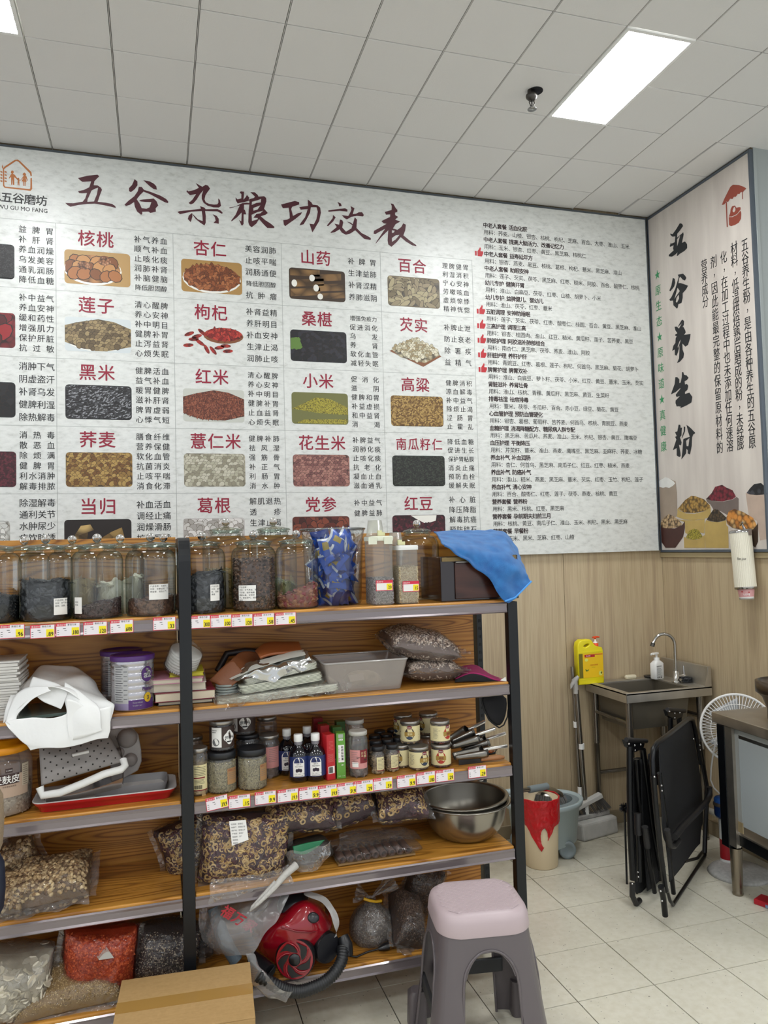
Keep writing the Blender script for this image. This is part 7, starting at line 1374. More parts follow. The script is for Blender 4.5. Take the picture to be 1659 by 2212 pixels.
def broomset():
    t = thing('broom', 'broom with tilted white head, bristles up, behind the dustpan', 'broom', (2.15, 3.63, 0)); g = G()
    a, b = aty(1236, 1440, 3.69), aty(1253, 1712, 3.66); g.tube([a, b], .010, 10); put('pole', g, POLE, t, world=True)
    g = G(); m_ = a*.45+b*.55; m_ = aty(1243, 1571, 3.675); g.tube([m_+Vector((0, -.001, .03)), m_-Vector((-.002, 0, .0))], .0125, 10); g.tube([b+Vector((0, 0, .03)), b, b+Vector((.004, 0, -.06))], [.012, .013, .013], 10); put('joint', g, WHITE, t, world=True)
    c, d = aty(1228, 1757, 3.62), aty(1299, 1719, 3.62); u = (d-c); g = G(); n = Vector((u.z, 0, -u.x)).normalized()
    def bar(g, p, q, nn, h, y0, y1, m=0): g.add([tuple(v+Vector((0, y, 0))) for y in (y0, y1) for v in (p, q, q+nn*h, p+nn*h)], [(0, 1, 2, 3), (7, 6, 5, 4), (0, 4, 5, 1), (1, 5, 6, 2), (2, 6, 7, 3), (3, 7, 4, 0)], m)
    bar(g, c-n*.018, d-n*.018, n, .024, -.018, .020); put('head', g, mat('broom_head_white', 'b9b7b2', .5), t, world=True, bevel=.004)
    g = G()
    for i in range(150):
        f = .22+.80*rnd(); p = c.lerp(d, min(f, 1))+n*.006; q = p+n*(.062+.01*rnd())+Vector((.030*f, .012*(rnd()-.5), 0)); g.tube([p, q], .0011, 3, sm=False)
    put('bristles', g, mat('bristle_grey', '5c5a58', .7), t, world=True, kind='stuff')
    p = thing('dustpan', 'pale grey long handled dustpan standing on the floor tiles', 'dustpan', (2.2, 3.60, 0)); x0, x1 = 2.098, 2.335; y0, y1 = 3.52, 3.66
    A = [Vector(v) for v in ((2.093, 3.545, .0), (2.335, 3.60, .0), (2.30, 3.675, 0), (2.06, 3.62, 0))]; H = .095; g = G(); up_ = Vector((0, 0, H))
    B = [A[0]+up_*.88+Vector((-.004, .01, 0)), A[1]+up_*.88+Vector((0, .01, 0)), A[2]+up_*1.0, A[3]+up_*1.0]
    g.add([tuple(v) for v in A+B], [(3, 2, 1, 0), (4, 5, 6, 7), (0, 1, 5, 4), (1, 2, 6, 5), (2, 3, 7, 6), (3, 0, 4, 7)]); put('pan_body', g, mat('pan_pale', 'b4b2ac', .5, vary=.12, vs=25), p, world=True, bevel=.010)
    g = G(); a_, b_ = B[3]+Vector((-.055, .0, .0)), B[2]+Vector((.005, 0, .0)); bar(g, a_+Vector((0, -.03, -.004)), b_+Vector((0, -.03, -.004)), Vector((0, 0, 1)), .020, -.012, .02); bar(g, a_+Vector((0, -.03, -.05)), a_+Vector((.03, -.03, -.05)), Vector((0, 0, 1)), .05, -.01, .02); put('pan_hinge', g, DUSTY, p, world=True, bevel=.003)
    q0, q1 = aty(1266, 1755, 3.63), aty(1245, 1490, 3.66); g = G(); g.tube([q0, q1], .0125, 12); put('pole', g, POLE, p, world=True); g = G(); z1 = aty(1256, 1612, 3.645); g.tube([z1+Vector((0, 0, .014)), z1-Vector((0, 0, .014))], .0155, 12); g.tube([q0+Vector((0, 0, .04)), q0-Vector((-.001, 0, .03))], .016, 12); put('collar', g, WHITE, p, world=True)
    g = G(); g.tube(pix([[(1244, 1498, 3.66), (1243, 1484, 3.66), (1241, 1470, 3.655), (1249, 1461, 3.65)]])[0], [.014, .014, .016, .008], 10); g.tube(pix([[(1241, 1472, 3.655), (1235, 1480, 3.655), (1233, 1488, 3.655)]])[0], [.014, .010, .003], 8); put('grip', g, mat('grip_grey', 'a9a7a2', .5), p, world=True)
broomset()
def mop():
    cx, cy = 1.845, 3.50; t = thing('mop_bucket', 'pale blue oval mop bucket on grey wheels behind the bin', 'bucket', (cx, cy, 0)); bl = mat('bucket_blue', 'a3b1b3', .4); gr = mat('bucket_grey', '7c878a', .45)
    def oval(z, a, b): return [(cx+a*math.cos(2*PI*i/40), cy+b*math.sin(2*PI*i/40), z) for i in range(40)]
    g = G(); g.loft([oval(.045, .15, .10), oval(.06, .165, .115), oval(.235, .185, .135), oval(.240, .200, .150), oval(.262, .205, .155), oval(.266, .200, .150), oval(.262, .185, .137), oval(.18, .175, .125)], cap1=False); put('tub', g, bl, t, world=True)
    g = G(); g.loft([oval(.255, .188, .138), oval(.261, .150, .105)], cap0=False, cap1=False); g.loft([oval(.261, .150, .105), oval(.20, .14, .095)], cap0=False); put('wringer_insert', g, gr, t, world=True)
    for (px, Y) in ((1224, 3.40), (1120, 3.60)):
        x = aty(px, 1806, Y).x; g = G(); g.lathe([(0, -.014), (.040, -.014), (.043, -.008), (.043, .008), (.040, .014), (.028, .015), (.026, .012), (0, .012)], n=28); o = put('wheel', g, [gr], t, world=True); o.location = (x, Y, .043); o.rotation_euler = (PI/2, 0, -.25)
    m_ = thing('spin_mop', 'spin mop resting in the bucket with steel disc and grey strands', 'mop', (cx+.04, cy, .25)); st = mat('mop_steel', '98948c', .22, .95); g = G(); h = aty(1182, 1712, 3.50); g.T = T(h.x, h.y, h.z, 0, .16, 0); g.lathe([(0, .024), (.05, .020), (.075, .010), (.082, 0)], n=32); g.T = None; put('disc', g, st, m_, world=True)
    g = G()
    for i in range(360):
        a = rnd()*2*PI; r = .078+.008*rnd(); p = Vector((h.x+r*math.cos(a), h.y+r*math.sin(a), h.z-.002-r*math.cos(a)*.16)); g.tube([p, p+Vector((math.cos(a)*.012, math.sin(a)*.012, -.018-.012*rnd()))], .0018, 3, sm=False)
    put('strands', g, mat('strand_grey', '6f6d6a', .9), m_, world=True, kind='stuff')
    g = G(); a, b = aty(1172, 1702, 3.45), aty(1086, 1712, 3.36); g.tube([a, b], .011, 10); put('pole', g, st, m_, world=True); g = G(); g.tube([a+Vector((.03, .01, .002)), a.lerp(b, .35)], .017, 12); g.tube([a.lerp(b, .55), a.lerp(b, .95)], .014, 12, m=1); put('sleeve', g, [gr, bl], m_, world=True)
    g = G(); c = aty(1074, 1710, 3.35); g.tube([c+Vector((.022*math.cos(q), 0, .016*math.sin(q))) for q in [2*PI*i/20 for i in range(20)]], .006, 8, closed=True); put('hanging_loop', g, gr, m_, world=True)
mop()
def bin_():
    p = atz(1170, 1866, 0); cx, cy = p.x, p.y; H = aty(1172, 1722, cy).z+.005; R0, R1 = .079, .091; t = thing('waste_bin', 'beige waste bin lined with a red bag beside the rack post', 'bin', (cx, cy, 0))
    g = G(); g.lathe([(0, 0), (R0-.003, 0), (R0, .006), (R1, H), (R1-.003, H), (R0-.003, .01)], n=40); put('bin_body', g, mat('bin_beige', 'd0be9c', .45), t)
    l = thing('bin_liner', 'red plastic bag lining the beige waste bin, its handle hanging out', 'plastic bag', (cx, cy, H)); rm = NT('red_liner'); rm.b.inputs['Base Color'].default_value = srgb('c4141c'); rm.b.inputs['Roughness'].default_value = .3; rm.b.inputs['Transmission Weight'].default_value = 0; rm.b.inputs['Subsurface Weight'].default_value = .1; n = rm.node('ShaderNodeTexNoise', i_Vector=rm.co(), i_Scale=34.0, i_Detail=3.0); rm.bump(n.outputs[0], .9, .01); rm = rm.m
    th0 = math.atan2(-cy, -cx)
    def hem(a):     # how far the liner folds down outside; a = angle from the viewer side
        d = (a+PI) % (2*PI)-PI; return -.105-.105*max(0, 1-abs(d-.02)/.80)-.02*math.cos(d)
    g = G()
    def outside(u, v):
        a = 2*PI*u; z = .004+(hem(a)-.004)*v; r = R1+.004+(R0-R1)*(-z/H)+.003*mnoise.noise((math.cos(a)*6, math.sin(a)*6, z*30)); return (r*math.cos(a+th0), r*math.sin(a+th0), z)
    vs = 70; N = 260; pts = [[outside(i/N, j/vs) for i in range(N)] for j in range(vs+1)]; V = [p for r in pts for p in r]; F = []
    for j in range(vs):
        for i in range(N):
            a = 2*PI*(i+.5)/N; d = (a+PI) % (2*PI)-PI; z = .004+(hem(a)-.004)*(j+.5)/vs
            if ((d-.20)/.20)**2+((z+.165)/.045)**2 < 1: continue      # the handle hole
            F.append((j*N+i, j*N+(i+1) % N, (j+1)*N+(i+1) % N, (j+1)*N+i))
    g.add(V, F, 0, True)
    g.surf(lambda u, v: ((R1+.001-.012*v)*math.cos(2*PI*u)+.006*v*mnoise.noise((u*20, v*6, 1)), (R1+.001-.012*v)*math.sin(2*PI*u), .004-.13*v), 60, 12, 0, True, cu=True)
    put('liner_sheet', g, rm, l, solid=.0008)
    g = G(); g.tube([(R1*1.02*math.cos(a), R1*1.02*math.sin(a), .004+.0015*math.sin(a*9)) for a in [2*PI*i/60 for i in range(60)]], .003, 6, closed=True); put('rim_fold', g, rm, l)
bin_()
# ----------------------------------------------------------------- folded chairs
def chair():
    P1, P2 = Vector((1.98, 2.74, 0)), Vector((2.52, 3.17, 0)); bk = mat('chair_tube_black', '0f1013', .28, .3); fb = mat('chair_fabric_black', '131418', .75, bump=.3, bs=500); pad = mat('armrest_black', '1f1e1f', .5); rv = mat('rivet', 'c4c4c4', .25, .9)
    def hit(px, py, off=0., Q1=P1, Q2=P2):
        u = (Q2-Q1).normalized(); n = Vector((-u.y, u.x, 0)); d = ray(px, py); o = Q1+n*off; k = (o.x*n.x+o.y*n.y)/(d.x*n.x+d.y*n.y); d = d*k; return Vector((d.x, d.y, max(d.z+CZ, .009)))
    t = thing('folded_recliner', 'black folded recliner chair with fabric panel standing by the table', 'chair', (2.2, 2.92, 0)); H = lambda L, off=0.: [hit(a, b, off) for a, b in L]
    def tb(name, L, r, off=0., m=bk, label=None): g = G(); g.tube(H(L, off), r, 10); return put(name, g, m, t, world=True, label=label)
    g = G(); rows = [[(1424, 1604), (1445, 1588), (1470, 1568), (1492, 1552)], [(1424, 1640), (1450, 1630), (1480, 1610), (1500, 1600)], [(1428, 1720), (1455, 1715), (1490, 1700), (1514, 1690)], [(1432, 1800), (1462, 1795), (1495, 1775), (1518, 1768)], [(1440, 1830), (1470, 1815), (1498, 1798), (1514, 1790)], [(1446, 1905), (1475, 1870), (1500, 1835), (1512, 1822)]]
    net(g, [[hit(a, b, .006+.012*math.sin(PI*i/3)) for i, (a, b) in enumerate(r)] for r in rows], 20, 30); put('fabric_panel', g, fb, t, world=True, solid=.003)
    tb('frame_tube', [(1411, 1690), (1409, 1640), (1411, 1618), (1420, 1604), (1440, 1590), (1470, 1566), (1488, 1552), (1495, 1553), (1500, 1570), (1506, 1600), (1514, 1650)], .0105, .0)
    tb('frame_tube', [(1411, 1678), (1418, 1760), (1428, 1850), (1438, 1925)], .011, -.012)
    tb('frame_tube', [(1424, 1670), (1436, 1760), (1446, 1850), (1455, 1930)], .010, .012)
    tb('frame_tube', [(1510, 1600), (1520, 1660), (1527, 1700), (1526, 1740), (1523, 1810), (1522, 1842)], .011, .0)
    tb('arm_bar', [(1532, 1700), (1533, 1718), (1526, 1732), (1500, 1760), (1475, 1785), (1457, 1808)], .014, -.03, pad, 'bent padded arm bar')
    tb('hinge_guard', [(1441, 1792), (1447, 1826), (1456, 1828), (1466, 1815)], .012, -.02, pad)
    tb('leg', [(1428, 1915), (1433, 1940), (1437, 1978)], [.013, .012, .012], -.012)
    tb('foot_bar', [(1440, 1920), (1447, 1945), (1454, 1961), (1462, 1955), (1490, 1908), (1519, 1858), (1523, 1848), (1522, 1830)], .0075, .0)
    tb('foot_bar', [(1520, 1845), (1506, 1854), (1478, 1861)], .007, .02)
    g = G()
    for a, b, off in ((1413.5, 1678, -.026), (1429, 1697, -.012), (1430, 1708, -.012), (1436, 1872, -.014), (1427, 1925, -.028), (1442, 1926, -.014), (1430, 1946, -.028), (1498, 1596, -.014), (1511.5, 1610, -.014), (1512.5, 1620, -.014)):
        c = hit(a, b, off); g.ball(tuple(c), .0042, 8, 6)
    put('rivets', g, rv, t, world=True, kind='stuff')
    # the second folded frame behind, to the left
    Q1, Q2 = Vector((1.90, 2.85, 0)), Vector((2.42, 3.20, 0)); H2 = lambda L, off=0.: [hit(a, b, off, Q1, Q2) for a, b in L]
    s = thing('folded_footrest', 'black folded frame with riveted top plates, left of the recliner', 'chair', (2.05, 3.0, 0))
    def tc(name, L, r, off=0., m=bk): g = G(); g.tube(H2(L, off), r, 10); return put(name, g, m, s, world=True)
    for L, off in (([(1351, 1598), (1394, 1601), (1390, 1616), (1372, 1625), (1357, 1613)], 0), ([(1440, 1533), (1477, 1536), (1474, 1549), (1458, 1555), (1444, 1546)], .02)):
        w = H2(L, off); n = len(w); g = G(); nn = Vector((.63, -.77, 0))*-.0; k = Vector((.012, -.010, 0)); g.add([tuple(v) for v in w]+[tuple(v-k) for v in w], [tuple(range(n-1, -1, -1)), tuple(range(n, 2*n))]+[(i, (i+1) % n, n+(i+1) % n, n+i) for i in range(n)]); put('hinge_plate', g, mat('plate_black', '15171b', .35, .4), s, world=True)
        g = G(); g.tube([w[0]+Vector((0, -.006, .002)), w[1]+Vector((0, -.006, .002))], .010, 8); put('plate_cap', g, pad, s, world=True)
    g = G()
    for a, b, off in ((1358.5, 1607, -.018), (1371, 1610, -.018), (1384, 1608.5, -.018), (1372, 1620.5, -.018), (1446, 1537, .0), (1457.5, 1541, .0), (1468.5, 1540, .0), (1457.5, 1551, .0), (1378, 1884, -.02), (1379, 1894, -.02), (1366, 1909, -.018)): g.ball(tuple(hit(a, b, off, Q1, Q2)), .0042, 8, 6)
    put('rivets', g, rv, s, world=True, kind='stuff')
    tc('frame_tube', [(1360, 1612), (1360, 1700), (1362, 1800), (1367, 1900)], .013, 0); tc('frame_tube', [(1388, 1618), (1397, 1690), (1408, 1780), (1424, 1870), (1432, 1920)], .014, -.005); tc('frame_tube', [(1375, 1640), (1380, 1720), (1385, 1760)], .010, .01)
    tc('frame_tube', [(1448, 1550), (1450, 1620), (1455, 1700)], .013, .02); tc('frame_tube', [(1467, 1550), (1472, 1620)], .013, .03); tc('frame_tube', [(1404, 1712), (1416, 1800), (1425, 1900)], .013, .0)
    tc('armrest', [(1378, 1757), (1378, 1780), (1379, 1803)], .015, -.02, pad); tc('arm_strut', [(1379, 1800), (1381, 1850), (1381, 1905)], .010, -.012); tc('armrest', [(1393, 1786), (1396, 1806), (1399, 1830)], .014, -.05, pad); tc('arm_strut', [(1399, 1828), (1406, 1880), (1414, 1928)], .010, -.04)
    tc('foot', [(1366, 1908), (1366, 1935), (1374, 1952), (1382, 1950)], .012, 0, pad)
    g = G(); net(g, [H2([(1364, 1640), (1388, 1640), (1408, 1700)], .03), H2([(1366, 1760), (1392, 1760), (1418, 1780)], .03), H2([(1372, 1910), (1396, 1930), (1412, 1920)], .03), H2([(1376, 1940), (1392, 1942), (1402, 1935)], .03)], 8, 14); put('fabric_panel', g, fb, s, world=True, solid=.004)
    g = G(); net(g, [H2([(1384, 1640), (1398, 1640), (1412, 1650)], .0), H2([(1388, 1780), (1405, 1780), (1422, 1785)], .0), H2([(1398, 1925), (1415, 1935), (1432, 1918)], .0)], 8, 14); put('fabric_panel', g, fb, s, world=True, solid=.004)
    g = G(); net(g, [H2([(1400, 1630), (1440, 1600), (1470, 1570)], .05), H2([(1405, 1700), (1440, 1690), (1480, 1680)], .05)], 8, 8); put('fabric_roll', g, fb, s, world=True, solid=.004)
    b = thing('black_brush', 'round black bristled brush peeking left of the folded chair', 'brush', hit(1349, 1745, .1, Q1, Q2)); g = G(); c = Vector((0, 0, 0))
    for i in range(260): v = Vector((rnd()-.5, rnd()-.5, rnd()-.5)).normalized(); g.tube([v*.006, v*(.020+.006*rnd())], .0007, 3, sm=False)
    put('bristles', g, BLACKP, b, kind='stuff')
    g = G(); w_ = b.location; g.tube([w_, Vector((w_.x+.01, w_.y+.02, .0))], .005, 6); put('stem', g, BLACKP, b, world=True)
chair()
def fan():
    p = atz(1598, 1886, 0); fx, fy = p.x, p.y; t = thing('pedestal_fan', 'white pedestal fan behind the steel table', 'fan', (fx, fy, 0)); wm = mat('fan_white', 'dcdbd8', .35)
    g = G(); g.lathe([(0, .020), (.03, .022), (.10, .018), (.130, .012), (.140, .0), (0, 0)], n=48); put('base', g, mat('fan_base_grey', 'b5b4b0', .5, vary=.2, vs=60), t)
    hz = aty(1590, 1572, fy).z; g = G(); g.lathe([(.016, .02), (.013, .06), (.012, hz-.08), (.018, hz-.06)], n=20); put('pole', g, wm, t)
    hc = Vector((.0, -.03, hz)); R = .158; fwv = Vector((-.62, -.78, .12)).normalized(); q = fwv.to_track_quat('Z', 'Y').to_matrix().to_4x4(); M = Matrix.Translation(hc) @ q
    g = G(); g.T = M
    for k in range(64):
        a = 2*PI*k/64; ca, sa = math.cos(a), math.sin(a)
        g.tube([(r*ca-.0*sa, r*sa, z) for r, z in ((.035, .040), (.09, .036), (.13, .022), (R, 0))], .0016, 4)
        g.tube([(r*ca, r*sa, z) for r, z in ((R, 0), (.15, -.03), (.11, -.05), (.04, -.06))], .0016, 4)
    put('grille_wires', g, wm, t, kind='stuff')
    g = G(); g.T = M; g.tube([(R*math.cos(a), R*math.sin(a), 0) for a in [2*PI*i/48 for i in range(48)]], .006, 8, closed=True)
    for r, z in ((.115, .029), ): g.tube([(r*math.cos(a), r*math.sin(a), z) for a in [2*PI*i/40 for i in range(40)]], .002, 5, closed=True)
    put('guard_ring', g, wm, t); g = G(); g.T = M; g.lathe([(.036, .040), (.034, .046), (0, .048)], n=28); put('hub_cap', g, wm, t); g = G(); g.T = M; g.lathe([(0, -.12), (.04, -.115), (.05, -.09), (.05, -.06), (0, -.058)], n=28); put('motor_housing', g, wm, t)
    for k in range(3):
        g = G(); g.T = M @ Matrix.Rotation(2*PI*k/3, 4, 'Z'); g.surf(lambda u, v: (.02+.10*v, (u-.5)*(.05+.09*v)*1.1, -.012+(u-.5)*.03+.0*v), 8, 8, 0, True); put('blade', g, mat('blade_grey', 'b0b2b4', .3), t, solid=.002)
    c = thing('fan_power_line', 'white electric cord drooping behind the steel table', 'cord', aty(1545, 1640, fy)); g = G(); cr = pix([[(1553, 1566, fy-.06), (1549, 1590, fy-.05), (1541, 1625, fy), (1536, 1660, fy+.05), (1535, 1685, fy+.08), (1542, 1702, fy+.1), (1554, 1714, fy+.1), (1568, 1718, fy+.1)]])[0]; fine = []
    g.tube(cr, .0035, 8); put('cord', g, wm, c, world=True)
fan()
def jars_floor():
    Y = 3.08; p = aty(1556, 1770, 3.10); bl = mat('jar_cobalt', '123064', .15, Coat_Weight=.5); t = thing('lidded_jar', 'cobalt jar with blue lid and clip behind the table leg', 'jar', (aty(1561, 1750, Y).x, Y, aty(1561, 1766, Y).z)); R = .038
    g = G(); g.lathe([(0, 0), (R*.8, 0), (R, .015), (R, .05), (R*1.05, .06)], n=28); put('body', g, bl, t); g = G(); g.lathe([(R*1.1, .058), (R*1.1, .068), (R*.95, .074)], n=28); put('collar', g, mat('collar_smoke', '4c4338', .3), t); g = G(); g.lathe([(R*.98, .073), (R*.98, .088), (R*.8, .096), (0, .098)], n=28); put('lid', g, mat('lid_blue', '24549c', .35), t)
    zb = t.location.z; s = thing('white_storage_tin', 'red and white banded tin standing beneath the cobalt jar', 'tin', (t.location.x+.018, Y, 0)); g = G(); g.lathe([(0, .0), (.033, .0), (.034, .004), (.034, .03)], n=24); g.lathe([(.034, .03), (.034, .12)], n=24, m=1); g.lathe([(.034, .12), (.034, zb-.004), (.0, zb-.002)], n=24); put('tin_body', g, [WHITE, mat('tin_red', 'a81422', .4)], s)
    d = thing('drain_pipe', 'white drain pipe along the foot of the side wall', 'pipe', (2.74, 3.3, .1)); g = G(); g.tube([(2.738, 3.62, .13), (2.738, 3.2, .135), (2.738, 2.95, .14)], .016, 12); put('pipe', g, mat('pipe_offwhite', 'b5b1a6', .5), d, world=True)
    r = thing('red_packet', 'small red and blue packet on the floor at right picture edge', 'packet', atz(1659, 1958, 0), .4); g = G(); g.box(-.022, .05, -.05, .05, 0, .022); put('packet_box', g, mat('packet_red', 'b01426', .35), r, bevel=.004); g = G(); g.box(-.0235, .02, -.051, .0, .002, .014); put('blue_panel', g, mat('packet_blue_panel', '7c94b8', .4), r)
jars_floor()
def table():
    zt = .775; t = thing('steel_table', 'stainless steel work table with pale side panel at right edge', 'table', (2.36, 2.88, 0), -.06); s = steel('table_steel', (.52, .48, .42), .36, (5, 5, 5)); dk = mat('table_leg_dark', '14161a', .3, .5); L = .66; Wd = .9
    g = G(); g.box(0, Wd, -L, 0, zt-.045, zt); put('top', g, s, t, bevel=.003)
    g = G(); g.box(.03, Wd-.03, -L+.03, -.03, zt-.09, zt-.045); put('apron', g, mat('apron_steel', '5c564c', .4, .8), t)
    for x, y in ((.045, -.065), (.045, -L+.06), (Wd-.06, -.065), (Wd-.06, -L+.06)):
        g = G(); q = .026 if y > -.1 else 0; g.box(x-.034, x+.012, y-.026+q, y+.022+q, .20, zt-.05); put('leg', g, dk, t, bevel=.002)
        g = G(); g.lathe([(0, 0), (.022, .0), (.024, .006), (.022, .012), (.022, .03), (.026, .20)], (x, y, 0), 20); put('foot', g, mat('foot_steel', '8a8070', .25, .9), t)
    g = G(); g.box(.030, .060, -L+.06, -.085, .225, .275); put('lower_rail', g, dk, t, bevel=.002); g = G(); g.box(.026, .062, -L+.06, -.085, .275, .280); put('rail_edge', g, s, t)
    g = G(); g.box(.030, .034, -L+.085, -.110, .315, zt-.052); put('side_panel', g, mat('panel_pale_blue', 'a4abad', .25, 0, .5), t)
    g = G(); g.box(.027, .0315, -L+.085, -.088, .29, zt-.05); g.v = [(x, y, z) for x, y, z in g.v]; put('film_border', g, s, t) if False else None
    g = G(); g.box(.014, .036, -.112, -.066, .215, zt-.05); put('edge_channel', g, s, t); g = G(); g.box(.0285, .0305, -.135, -.112, .315, zt-.05); put('tape_strip', g, mat('tape_grey', '8f9290', .4), t); g = G(); g.box(.0285, .0305, -L+.09, -.112, zt-.075, zt-.052); put('tape_strip', g, MATS['tape_grey'], t)
    g = G(); g.box(.026, .031, -.140, -.112, .285, .330); put('tape_patch', g, mat('tape_tan', '8c7c5c', .5), t)
    g = G(); g.box(.03, Wd-.03, -L+.05, -.05, .27, .278); put('lower_shelf', g, s, t)
    b = thing('steel_basin', 'brownish metal basin on the steel table at right edge', 'basin', (aty(1703, 1530, 2.60).x, 2.60, zt+.001)); g = G(); g.lathe([(0, .0), (.075, .0), (.080, .006), (.080, .05), (.098, .10), (.118, .118), (.122, .120), (.122, .165), (.110, .168), (.110, .125)], n=44); put('basin_shell', g, mat('basin_brown', '5c5044', .3, .8), b)
    k = thing('white_saucer', 'tiny white dish edge on the table at right picture edge', 'dish', (aty(1664, 1552, 2.52).x+.03, 2.50, zt+.001)); g = G(); g.lathe([(0, 0), (.035, 0), (.040, .010), (.038, .012), (0, .004)], n=28); put('dish_body', g, WHITE, k)
table()
def dispenser():
    a, b = atx(1599, 1147, 2.700), atx(1611, 1271, 2.700); t = thing('cup_dispenser', 'cream ribbed paper cup dispenser hanging on the right wall', 'cup dispenser', b); R = .049; ax = (a-b); L = ax.length; q = ax.to_track_quat('Z', 'Y').to_matrix().to_4x4()
    g = G(); g.T = q; rings = [[((R-.0012*(k % 2))*math.cos(2*PI*k/72), (R-.0012*(k % 2))*math.sin(2*PI*k/72), z) for k in range(72)] for z in (.006, L-.008)]; g.loft(rings, sm=False); put('tube_body', g, mat('dispenser_cream', 'd9d4c2', .35), t)
    g = G(); g.T = q; g.lathe([(R*.9, -.004), (R+.001, -.002), (R+.001, .007)], n=40); g.lathe([(R+.001, L-.010), (R+.001, L), (R*.9, L+.003), (0, L+.003)], n=40); put('chrome_band', g, mat('band_chrome', 'a8a6a4', .15, .95), t)
    g = G(); g.T = q; g.tube([(-.02, .012, L), (-.012, .01, L+.02), (-.005, .01, L+.034)], [.009, .006, .004], 8); g.tube([(-.012, -.01, L+.028), (.006, .028, L+.040)], .004, 6); g.cbox((-.01, .045, L-.01), (.02, .014, .03)); put('wall_bracket', g, MATS['band_chrome'], t)
    th = math.atan2(-b.y, -b.x)-.2; cy = Cy((0, 0, 0), R+.0015, th); g = G(); write(g, cy, 'Bon jour', -.022, L*.52, .017, wid=.040, d=.0005, off=.01); put('lettering', g, INK, t)
    c = thing('paper_cup', 'pink printed paper cup poking out of the dispenser', 'cup', b-ax.normalized()*.052); g = G(); g.T = q; g.lathe([(0, .003), (.031, .003), (.032, 0), (.033, .012)], n=30, m=1); g.lathe([(.033, .012), (.038, .052)], n=30); put('cup_body', g, [mat('cup_pink', 'd09a9a', .5), WHITE], c)
    cy2 = Cy((0, 0, 0), .0362, th); g = G(); write(g, cy2, 'LOVE', -.006, .026, .012, wid=.028, m=0, d=.001, off=.02); disc(g, cy2, -.012, .038, .004, .004, 1, .001); disc(g, cy2, .018, .036, .0035, .0035, 1, .001); put('print', g, [WHITE, mat('cup_red', 'b03c3c', .5)], c)
dispenser()
